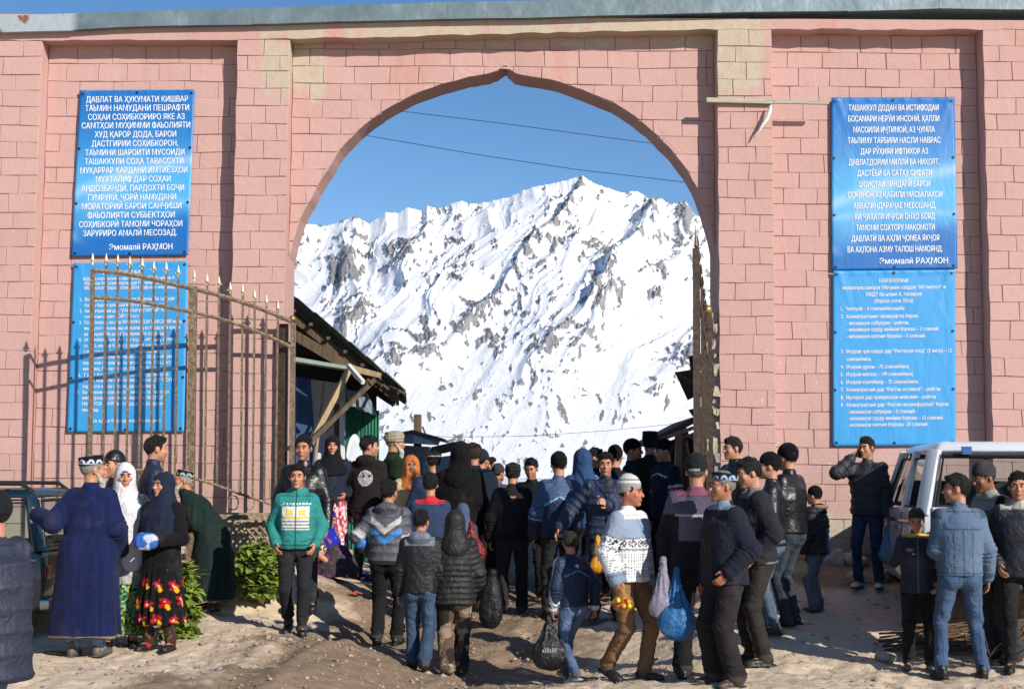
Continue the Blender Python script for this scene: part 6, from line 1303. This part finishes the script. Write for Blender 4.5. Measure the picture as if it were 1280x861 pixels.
# ---------------------------------------------------------------- cars
def bevel(o, w_=.02, s=2): m = o.modifiers.new('Bevel', 'BEVEL'); m.width = w_; m.segments = s; m.limit_method = 'ANGLE'; m.angle_limit = .5; o.data.polygons.foreach_set('use_smooth', np.ones(len(o.data.polygons), dtype=bool)); return o
def glassmat():
    m, nt, b = newmat('car_glass'); b.inputs['Base Color'].default_value = (.75, .82, .82, 1); b.inputs['Roughness'].default_value = .02; b.inputs['Transmission Weight'].default_value = 1; b.inputs['IOR'].default_value = 1.12; return m
GL = glassmat(); RUB = solid('rubber', '121212', .8, 0, .1, 30); CHR = solid('chrome_trim', 'a0a4a8', .25, .9, .05, 20); GREYI = solid('dark_upholstery', '24262a', .9)
def car(loc, rz, sc, paint, label, rack=False):
    r = empty('parked_car', loc, rz); r.scale = (sc,)*3; tag(r, label, 'car', 'cars parked by the gate'); Wd = .83
    prof = [(0.0, .42), (-.02, .62), (.0, .98), (.10, 1.03), (2.38, 1.03), (2.52, 1.0), (3.62, .92), (3.72, .80), (3.74, .42), (3.38, .34), (3.36, .55), (3.22, .70), (3.0, .74), (2.78, .70), (2.64, .55), (2.62, .34), (1.0, .34), (.98, .55), (.84, .70), (.62, .74), (.40, .70), (.26, .55), (.24, .34)]
    o = MB().prism([(y, z) for y, z in prof], -Wd, Wd, 'x').build('body', paint, r); bevel(o, .035, 3)
    # shoulder crease and panel gaps
    for s in (-1, 1):
        bevel(MB().box((s*Wd-.01, .06, .90), (s*Wd+.012, 3.55, .935)).build('side_trim', CHR, r), .004, 1)
        for y in (1.18, 2.34): MB().box((s*Wd-.004, y, .42), (s*Wd+.003, y+.012, 1.02)).build('door_gap', RUB, r)
        o = MB().box((s*(Wd+.008)-.012, 1.30, .84), (s*(Wd+.008)+.018, 1.46, .875)).build('door_handle', CHR, r)
    # greenhouse: pillars, roof, panes
    ti = .13; zr = 1.56
    def pt(y, z, s): f = (z-1.03)/(zr-1.03); return Vector((s*(Wd-.02-ti*f), y, z))
    for s in (-1, 1):
        for (y0, y1, wd) in ((.05, .20, .13), (1.12, 1.16, .07), (2.36, 1.92, .08)):
            o = MB().bar(pt(y0, 1.0, s), pt(y1, zr+.02, s), wd, .06, up=(0, 1, 0) if False else (0, 0, 1)).build('pillar', paint, r); bevel(o, .012, 2)
        q = [pt(.14, 1.06, s), pt(1.10, 1.06, s), pt(1.12, zr-.05, s), pt(.24, zr-.05, s)]; q2 = [pt(1.20, 1.06, s), pt(2.28, 1.06, s), pt(1.90, zr-.05, s), pt(1.21, zr-.05, s)]
        for qq in (q, q2):
            V = [tuple(p) for p in qq]+[(p.x-s*.006, p.y, p.z) for p in qq]; MB().add(V, [(0, 1, 2, 3), (7, 6, 5, 4), (0, 4, 5, 1), (1, 5, 6, 2), (2, 6, 7, 3), (3, 7, 4, 0)]).build('side_window', GL, r)
            MB().tube([tuple(p+Vector((s*.004, 0, 0))) for p in qq]+[tuple(qq[0]+Vector((s*.004, 0, 0)))], .011, 5).build('window_seal', RUB, r)
        m = MB(); m.box((s*(Wd+.05)-.07, 2.20, 1.04), (s*(Wd+.05)+.09, 2.27, 1.20)); bevel(m.build('wing_mirror', RUB, r), .02, 2)
    o = MB().add([(-Wd+.13, .14, zr), (Wd-.13, .14, zr), (Wd-.13, 1.98, zr), (-Wd+.13, 1.98, zr), (-Wd+.20, .22, zr+.10), (Wd-.20, .22, zr+.10), (Wd-.22, 1.85, zr+.09), (-Wd+.22, 1.85, zr+.09)], [(0, 3, 2, 1), (4, 5, 6, 7), (0, 1, 5, 4), (1, 2, 6, 5), (2, 3, 7, 6), (3, 0, 4, 7)]).build('roof', paint, r); bevel(o, .05, 4)
    for nm, (ya, yb, za, zb_) in dict(rear_window=(.03, .13, 1.08, zr-.03), windscreen=(2.42, 1.96, 1.06, zr-.02)).items():
        wa, wb = Wd-.13, Wd-.22; q = [(-wa, ya, za), (wa, ya, za), (wb, yb, zb_), (-wb, yb, zb_)]; V = q+[(x, y+.006, z) for x, y, z in q]
        MB().add(V, [(0, 1, 2, 3), (7, 6, 5, 4), (0, 4, 5, 1), (1, 5, 6, 2), (2, 6, 7, 3), (3, 7, 4, 0)]).build(nm, GL, r); MB().tube([(x, y-.004, z) for x, y, z in q]+[(q[0][0], q[0][1]-.004, q[0][2])], .016, 6).build('window_seal', RUB, r)
        MB().tube([(x*1.03, y-.008, z+(.02 if z > 1.2 else -.02)) for x, y, z in q]+[(q[0][0]*1.03, q[0][1]-.008, q[0][2]-.02)], .007, 5).build('bright_trim', CHR, r)
    bevel(MB().box((-.74, .0, 1.02), (.74, .05, 1.075)).build('sill', paint, r), .01); bevel(MB().box((-.84, -.10, .40), (.84, .02, .52)).build('rear_bumper', CHR, r), .02)
    for s in (-1, 1):
        bevel(MB().box((s*.70-.09, -.03, .72), (s*.70+.09, .02, .86)).build('tail_lamp', solid('red_lamp', '7a1210', .3), r), .01); MB().box((s*.42-.04, .05, zr-.02), (s*.42+.04, .11, zr+.05)).build('roof_bracket', solid('blue_bracket', '2c5c9c', .5), r) if not rack and s < 0 else None
        for y in (.62, 3.0):
            w2 = MB().tube([(s*(Wd-.17), y, .33), (s*(Wd-.14), y, .33), (s*(Wd+.0), y, .33), (s*(Wd+.02), y, .33)], [.30, .335, .335, .30], 28).build('wheel', RUB, r, False); MB().tube([(s*(Wd-.02), y, .33), (s*(Wd+.03), y, .33)], [.20, .17], 20).build('rim', CHR, w2)
            bevel(MB().box((s*.38-.24, 1.05 if y < 1 else 1.95, .98), (s*.38+.24, 1.17 if y < 1 else 2.05, 1.30)).build('seat_back', GREYI, r), .05, 3)
    MB().box((-.72, .28, .95), (.72, .36, 1.12)).build('parcel_shelf', GREYI, r)
    if rack:
        for s in (-1, 1): MB().tube([(s*.60, .2, zr+.06), (s*.60, .32, zr+.15), (s*.60, 1.75, zr+.15), (s*.60, 1.9, zr+.06)], .022, 8).build('roof_rail', RUB, r)
        for y in (.5, 1.5): MB().bar((-.62, y, zr+.15), (.62, y, zr+.15), .03).build('cross_bar', RUB, r)
    return r
def paintmat(nm, col, rough=.25):
    m, nt, b = newmat(nm); n = noise(nt, 6, 5, .6); z = ND(nt, 'SeparateXYZ'); tc = ND(nt, 'TexCoord'); nt.links.new(tc.outputs['Object'], z.inputs[0])
    d = math_(nt, 'MULTIPLY', math_(nt, 'SUBTRACT', 1.0, z.outputs[2], True), n); c = mix(nt, math_(nt, 'MULTIPLY', d, .9, True), lin(col), (.33, .27, .20)); nt.links.new(c, b.inputs['Base Color']); b.inputs['Roughness'].default_value = rough; b.inputs['Coat Weight'].default_value = .5; return m
cx_, cy_ = 3.80+.80, 12.75; zc = 1.68+ray(1200, 550)[2]*cy_-1.72; zc = max(zc, .1)
car((cx_, cy_, zc), math.radians(-7), 1.035, paintmat('white_car_paint', 'c8ccd0'), 'old white hatchback parked against the wall on the right')
car((-4.30, 13.72, .04), math.radians(90), .88, paintmat('teal_car_paint', '0a2630', .3), 'dark teal estate car with roof rails at the left edge', True)
# ---------------------------------------------------------------- bags and goods
def plastic(nm, col, tr=.35, rough=.3):
    m, nt, b = newmat(nm); n = noise(nt, 22, 5, .6, None, 1.5); c = mix(nt, n, tuple(x*.6 for x in lin(col)), tuple(min(1, x*1.25) for x in lin(col))); nt.links.new(c, b.inputs['Base Color']); b.inputs['Roughness'].default_value = rough
    b.inputs['Alpha'].default_value = 1-tr*.6; bump(nt, b, n, .9, .02); return m
def bag(nm, label, hand, drop_, w_, col, cat='bag', tr=.35, load=None, grp='bags people carry', flat_=.6, mark=None):
    hx = Vector(hand); v = Vol((-w_-.06, -w_-.06, -drop_-.08), (w_+.06, w_+.06, .08), .011, .03)
    v.ell((0, 0, -drop_+w_*.8), (w_, w_*flat_, w_*.82), k=.05); v.cone((0, 0, -drop_+w_*.9), (0, 0, -.05), w_*.90, .022, k=.05, flat=(A3(0, 1, 0), 1.5)); v.cone((0, 0, -.06), (0, 0, .015), .022, .016, k=.02)
    V, Q = v.mesh(); N = vnormals(V, Q); V = V+N*(wr(V, 30, hash(label) % 99, (1.4, 1.4, .5))*.010+wr(V, 75, 4)*.004+np.clip((V[:, 2]+drop_-w_)/.2, 0, 1)*.010*np.sin(np.arctan2(V[:, 1]*1.5, V[:, 0])*9+V[:, 2]*8))[:, None]
    o = link(nm, mesh_from(nm, V, Q, plastic(nm+'_film_'+str(len(bpy.data.materials)), col, tr), True)); o.location = hx; tag(o, label, cat, grp)
    if load: load(o, drop_, w_)
    if mark:
        for k in range(6): MB().box((-.06+k*.02, -w_*flat_-.008, -drop_+w_*1.0), (-.048+k*.02, -w_*flat_-.003, -drop_+w_*1.0+random.uniform(.02, .04))).build('printed_mark', solid('bag_print', mark, .6), o)
    return o
H_ = lambda k, s: handpos(P[k], s)
bag('plastic_bag', 'bright blue plastic bag hanging from the plum jacketed man\'s hand', at(846, 712, P['plum'].xw[1]-.30), .54, .148, '1f6ca8')
bag('plastic_bag', 'whitish plastic bag hanging behind the jumper wearer\'s hip', at(829, 700, P['plum'].xw[1]-.26), .46, .112, '9a94a6')
bag('plastic_bag', 'pale blue see-through bag held by the man on the phone', H_('phone', 1)+Vector((.02, -.02, .0)), .42, .12, '5e96b8', tr=.6)
bag('plastic_bag', 'black plastic bag swinging from the small boy\'s left hand', H_('bag_boy', 1 if H_('bag_boy', 1).x < H_('bag_boy', -1).x else -1)+Vector((-.03, .0, .0)), .44, .15, '17181a', tr=.1, mark='8a8e90')
def fruit(o, d, w_):
    for k in range(16):
        c = random.choice(['c8401c', 'd89a1c', 'd8c020', 'a82014']); MB().ball((random.uniform(-.6, .6)*w_, random.uniform(-.7, .1)*w_-.01, -d+w_*random.uniform(.4, 1.2)), .020, 7, 5).build('sweet', solid('sweet_'+c, c, .4, 0, .05, 5, 0), o, True)
bag('sweets_bag', 'clear bag of red and yellow sweets in the jumper wearer\'s hand', H_('sweater', -1)+Vector((.02, -.03, .04)), .20, .082, 'c8a040', tr=1.1, load=fruit, flat_=.7)
bag('fruit_bag', 'yellow and orange bag hanging beside the jumper wearer\'s right hip', Vector(H_('young', -1))+Vector((.42, -.15, -.02)), .36, .08, 'e09a1c')
bag('net_sack', 'red net sack of onions carried by the boy in the charcoal beanie', at(589, 655, 14.4), .40, .145, '7a1c14', 'sack', .1)
bag('string_bag', 'crumpled paper parcel held low beside the fur hooded child', at(1000, 690, 14.2), .24, .10, 'a89874', 'parcel', 0)
v = Vol((-.14, -.1, -.12), (.14, .1, .12), .010, .02); v.ell((0, 0, 0), (.10, .05, .075), k=.02, p=2.6); V, Q = v.mesh(); V = V+vnormals(V, Q)*(wr(V, 45, 3)*.008)[:, None]
c_ = np.tile(L('b8c0cc'), (len(V), 1)); c_[wr(V, 30, 5) > -.05] = L('2a62b8'); o = link('packet', mesh_from('packet', V, Q, M['nylon'], True, c_)); h1, h2 = H_('roses', -1), H_('roses', 1); o.location = (h1+h2)/2+Vector((.0, -.04, .01)); tag(o, 'blue and white packet clutched by the woman in the navy headscarf', 'packet')
o = bevel(MB().box((-.035, -.006, -.07), (.035, .006, .07)).build('mobile_phone', solid('phone_black', '0c0c0e', .3, 0, .05, 5, 0)), .004); hp_ = H_('phone', -1); o.location = hp_+Vector((.02, -.005, .03)); o.rotation_euler = (0, .3, .5); tag(o, 'black mobile phone held to the ear of the man by the wall', 'phone')
# full black sack standing in the crowd
p = at(614, 700, 15.0); v = Vol((-.22, -.2, -.06), (.22, .2, .68), .013, .03); v.ell((0, 0, .22), (.125, .11, .22), k=.05, p=2.6); v.ell((.01, 0, .42), (.085, .08, .13), k=.05); v.cone((0, 0, .48), (.02, 0, .58), .035, .05, k=.03)
V, Q = v.mesh(); V = V+vnormals(V, Q)*(wr(V, 26, 8, (1.3, 1.3, .6))*.012+wr(V, 60, 9)*.005)[:, None]; o = link('sack', mesh_from('sack', V, Q, M['nylon'], True, np.tile(L('101218'), (len(V), 1)))); o.location = (p.x, p.y, g(p.x, p.y)); tag(o, 'full black sack standing in the crowd behind the camouflage trousers', 'sack')
# ---------------------------------------------------------------- leafy greens
def leafmat(nm, a, b_):
    m, nt, b = newmat(nm); col = mix(nt, noise(nt, 9, 3, .6), lin(a), lin(b_)); nt.links.new(col, b.inputs['Base Color']); b.inputs['Roughness'].default_value = .45; b.inputs['Subsurface Weight'].default_value = .0; return m
LG, LY = leafmat('spinach_leaf', '27420f', '9ab24c'), leafmat('stalk', '8a5a30', '9aa860')
def greens(label, x0, x1, y0, y1, Y, n, dpt):
    rt_p = at((x0+x1)/2, y1, Y); r = empty('leafy_greens', (rt_p.x, Y, g(rt_p.x, Y))); tag(r, label, 'vegetables', 'heaps of leafy greens'); W2 = abs(at(x1, y1, Y).x-at(x0, y1, Y).x)/2; Hh = at(x0, y0, Y).z-r.location.z
    m = MB(); ms = MB()
    for k in range(n):
        u = random.uniform(-1, 1); h = random.random(); e = math.sqrt(max(0, 1-h**1.3)); x = u*W2*(.35+.65*e); y = random.uniform(-1, .3)*dpt*(.4+.6*e); z = h*Hh
        a = random.uniform(0, 2*PI); tl = random.uniform(-.5, .9); l = random.uniform(.06, .15); w2 = l*.36; d = Vector((math.cos(a)*math.cos(tl), math.sin(a)*math.cos(tl)-.3, math.sin(tl)*.8-.25)).normalized(); s = d.cross(Vector((random.uniform(-.4, .4), random.uniform(-.4, .4), 1))).normalized(); c = Vector((x, y, z)); nn = s.cross(d)
        m.add([c, c+d*l*.35+s*w2+nn*.01, c+d*l*.35-s*w2+nn*.01, c+d*l*.8+s*w2*.6, c+d*l*.8-s*w2*.6, c+d*l*1.1-nn*.015, c+d*l*.55-nn*.004], [(0, 1, 6), (0, 6, 2), (1, 3, 6), (2, 6, 4), (3, 5, 6), (4, 6, 5)])
        if k % 3 == 0: ms.bar(c, c-d*l*.9, .006, .006)
    ms.ball((0, -dpt*.2, Hh*.35), (W2*.8, dpt*.5, Hh*.5), 10, 7)
    o = m.build('leaf', LG, r); tag(o, kind='stuff'); ms.build('stalk', LY, r)
greens('heap of green leaves by the lattice, right of the bent old man', 297, 349, 679, 749, 14.8, 1000, .40)
greens('bunch of green leaves standing between the rose skirt and the old man', 210, 246, 706, 786, 12.9, 700, .16)
# ---------------------------------------------------------------- stones, twigs, scraps
RK = solid('pale_rock', (.42, .36, .30), .95, 0, .25, 12, .9, .01)
def rock_mesh(seed, sub=2):
    bm = bmesh.new(); bmesh.ops.create_icosphere(bm, subdivisions=sub, radius=1); r = random.Random(seed); ks = [Vector((r.gauss(0, 1), r.gauss(0, 1), r.gauss(0, 1))).normalized() for _ in range(7)]
    for v in bm.verts:
        for k in ks:
            d = v.co.dot(k); 
            if d > .55: v.co -= k*(d-.55)*.8
        v.co *= 1+r.uniform(-.04, .04)
    me = bpy.data.meshes.new('rock'); bm.to_mesh(me); bm.free(); me.materials.append(RK); return me
rks = [rock_mesh(i) for i in range(5)]
rr = random.Random(5)
ORD = 'first second third fourth fifth sixth seventh eighth ninth tenth eleventh twelfth thirteenth'.split()+['lone grey stone below the wall and second']*0+['pale loose rock just in front of the row below the wall', 'dark rounded rock nearest the phone caller\'s shoes', 'pale rock on the soil left of the white car\'s wheel', 'pale rock lying right beside the white car\'s wheel']
lst = [(992, 697, .11), (1004, 700, .09), (1018, 695, .13), (1030, 699, .10), (1043, 694, .14), (1050, 703, .10), (1062, 697, .13), (1076, 702, .10), (1108, 700, .11), (1122, 696, .12), (1136, 701, .09), (1150, 697, .12), (1168, 700, .1), (1067, 713, .10), (1082, 733, .08), (1104, 722, .09), (1132, 724, .08)]
for i, (x, y, s) in enumerate(lst):
    Y = 15.95 if y < 706 else 15.3; p = at(x, y, Y); o = link('rock', rks[i % 5]); o.location = (p.x, Y, g(p.x, Y)+s*.3); o.scale = (s*1.15, s, s*.75); o.rotation_euler = (rr.random()*3, rr.random()*3, rr.random()*6); tag(o, ORD[i]+(' pale rock from the left in the row below the right wall' if i < 13 else ''), 'rock', 'rocks along the foot of the wall')
for x, y, s, lb in ((397, 736, .13, 'flat pale stone beside the seated woman'), (1108, 826, .10, 'dark stone lying in the shadow left of the twigs'), (560, 792, .06, 'small stone on the dirt track behind the walking children')):
    v = ray(x, y); t = (EYE-.15)/-v[2]; Y = t; p = at(x, y, Y)
    for _ in range(8): Y = (EYE-g(ray(x, y)[0]*Y, Y))/-v[2]
    o = link('rock', rks[int(x) % 5]); o.location = (ray(x, y)[0]*Y, Y, g(ray(x, y)[0]*Y, Y)+s*.2); o.scale = (s*1.3, s, s*.6); tag(o, lb, 'rock')
def gpt(x, y):
    v = ray(x, y); Y = 13.
    for _ in range(14): Y = .5*Y+.5*(EYE-g(v[0]*Y, Y))/-v[2]
    return Vector((v[0]*Y, Y, g(v[0]*Y, Y)))
# gravel: nobody could count it
gv = MB(); pv = []
base = [(0, 0, 1), (1, 0, .1), (.3, .95, 0), (-.8, .6, .1), (-.8, -.6, 0), (.3, -.95, .1), (0, 0, -.6)]
bf = [(0, i, i % 5+1) for i in range(1, 6)]+[(6, i % 5+1, i) for i in range(1, 6)]
GX = RNG.uniform(-6.5, 6.5, 9000); GY = RNG.uniform(9.8, 17.5, 9000); dens = fbm(GX*.8, GY*.8, 3, 77)+np.exp(-((GX+.6-(GY-14)*.18)/1.8)**2)*.9; keep = dens > RNG.uniform(-.2, .9, 9000); GX, GY = GX[keep], GY[keep]; GZ = gh(GX, GY)+fbm(GX*.9, GY*.9, 3, 40)*.035+fbm(GX*4, GY*4, 4, 50)*.014
sz = RNG.gamma(1.6, .0055, len(GX))+.004; BA = np.array(base); allV = []; allF = []; bfa = np.array(bf)
for i in range(len(GX)):
    a = RNG.uniform(0, 6.28); c, s = math.cos(a), math.sin(a); B_ = BA*RNG.uniform(.7, 1.3, (7, 3)); allV.append(np.stack([B_[:, 0]*c-B_[:, 1]*s, B_[:, 0]*s+B_[:, 1]*c, B_[:, 2]*.7], 1)*min(sz[i], .045)+np.array([GX[i], GY[i], GZ[i]+.003])); allF.append(bfa+7*i)
o = link('gravel', mesh_from('gravel', np.concatenate(allV), np.concatenate(allF), solid('gravel_stone', (.33, .27, .21), .95, 0, .35, 8, .5))); tag(o, kind='stuff')
# twigs
tw = empty('twig_bundle', tuple(gpt(1195, 810))); o_ = Vector(tw.location); tag(tw, 'bundle of thin brown branches on the ground behind the denim jacketed man', 'branches'); TWM = wood('twig_bark', '4a3424', '7a6048')
for k in range(110):
    a = gpt(random.uniform(1098, 1240), random.uniform(794, 822)); l = random.uniform(.5, 1.5); an = random.gauss(0, .16); b = a+Vector((math.cos(an)*l, math.sin(an)*l, 0)); 
    if b.x > 5.1: b = a+(b-a)*.5
    h0, h1 = random.uniform(.01, .16), random.uniform(.01, .18); m_ = a.lerp(b, .5)+Vector((0, 0, random.uniform(-.02, .05)))
    a.z = g(a.x, a.y)+h0*.7; b.z = g(b.x, b.y)+h1; m_.z = (a.z+b.z)/2+random.uniform(-.01, .04); MB().tube([a-o_, m_-o_, b-o_], [.010, .007, .003], 4).build('twig', TWM, tw)
for k in range(45):
    a = gpt(random.uniform(1225, 1268), random.uniform(790, 832)); d = Vector((random.uniform(-.3, .3), random.uniform(-.3, .3), random.uniform(.05, .3))); MB().tube([a-o_, a-o_+d*.5+Vector((0, 0, .03)), a-o_+d], [.009, .006, .003], 4).build('twig', TWM, tw)
# scraps of cloth and paper
def scrap(nm, label, cat, x, y, w_, d_, h_, col, seed, mat=None):
    p = gpt(x, y); n = 12; V = []; Fc = []
    for j in range(n+1):
        for i in range(n+1):
            u, v_ = i/n*2-1, j/n*2-1; r_ = max(abs(u), abs(v_)); z = (math.sin(u*4+seed)+math.sin(v_*5+seed*2)+math.sin((u+v_)*7))*h_*.2+h_*.5*(1-r_)
            V.append((u*w_*(1+.15*math.sin(v_*6+seed)), v_*d_*(1+.15*math.sin(u*7)), max(z, 0)+.012))
    K = len(V); V += [(x_, y_, z_-.008) for x_, y_, z_ in V]
    for j in range(n):
        for i in range(n): a = j*(n+1)+i; Fc += [(a, a+1, a+n+2, a+n+1), (a+K, a+n+1+K, a+n+2+K, a+1+K)]
    for i in range(n): Fc += [(i, i+K, i+1+K, i+1), (n*(n+1)+i, n*(n+1)+i+1, n*(n+1)+i+1+K, n*(n+1)+i+K), (i*(n+1), (i+1)*(n+1), (i+1)*(n+1)+K, i*(n+1)+K), (i*(n+1)+n, i*(n+1)+n+K, (i+1)*(n+1)+n+K, (i+1)*(n+1)+n)]
    o = MB().add(V, Fc).build(nm, mat or solid('scrap_'+col, col, .8, 0, .2, 25), None, True); o.location = p; o.rotation_euler.z = seed; tag(o, label, cat); return o
scrap('paper_scrap', 'crumpled white wrapping sheet under the heap of greens', 'wrapping', 312, 757, .26, .12, .06, 'b8aca0', .3)
scrap('blue_cloth', 'blue and white cloth spread on the ground by the seated woman', 'cloth', 440, 722, .26, .12, .09, '2c56a0', .2)
scrap('blue_cloth', 'dark blue cloth end beside the blue and white cloth', 'cloth', 466, 724, .2, .1, .06, '1a3468', 1.2)
scrap('cardboard', 'flattened brown cardboard on the ground between the women', 'cardboard', 176, 790, .32, .10, .03, '7a5c3c', .1)
scrap('orange_peel', 'shrivelled orange leaf on the dirt right of the teal hoodie boy', 'leaf', 444, 742, .07, .03, .03, '9a4c20', .5)
scrap('dark_scrap', 'flattened dark litter at the rear of the teal car', 'litter', 60, 818, .16, .06, .03, '6a6048', .1)

# dry leaves, straw and chips trodden into the earth
n = 900; lx = RNG.uniform(-6, 6, n); ly = RNG.uniform(10.2, 16, n); lz = gh(lx, ly)+fbm(lx*.9, ly*.9, 3, 40)*.035+fbm(lx*4, ly*4, 4, 50)*.014; m = MB()
for i in range(n):
    a = RNG.uniform(0, 6.28); l, w2 = (RNG.uniform(.03, .12), .003) if i % 3 else (RNG.uniform(.012, .03), RNG.uniform(.006, .016)); d = Vector((math.cos(a)*l, math.sin(a)*l, RNG.uniform(-.004, .008))); c = Vector((lx[i], ly[i], lz[i]+.008)); m.bar(c-d*.5, c+d*.5, w2*2, .004)
o = m.build('ground_litter', solid('dry_straw', (.26, .19, .12), .95, 0, .4, 3, 0)); tag(o, kind='stuff')
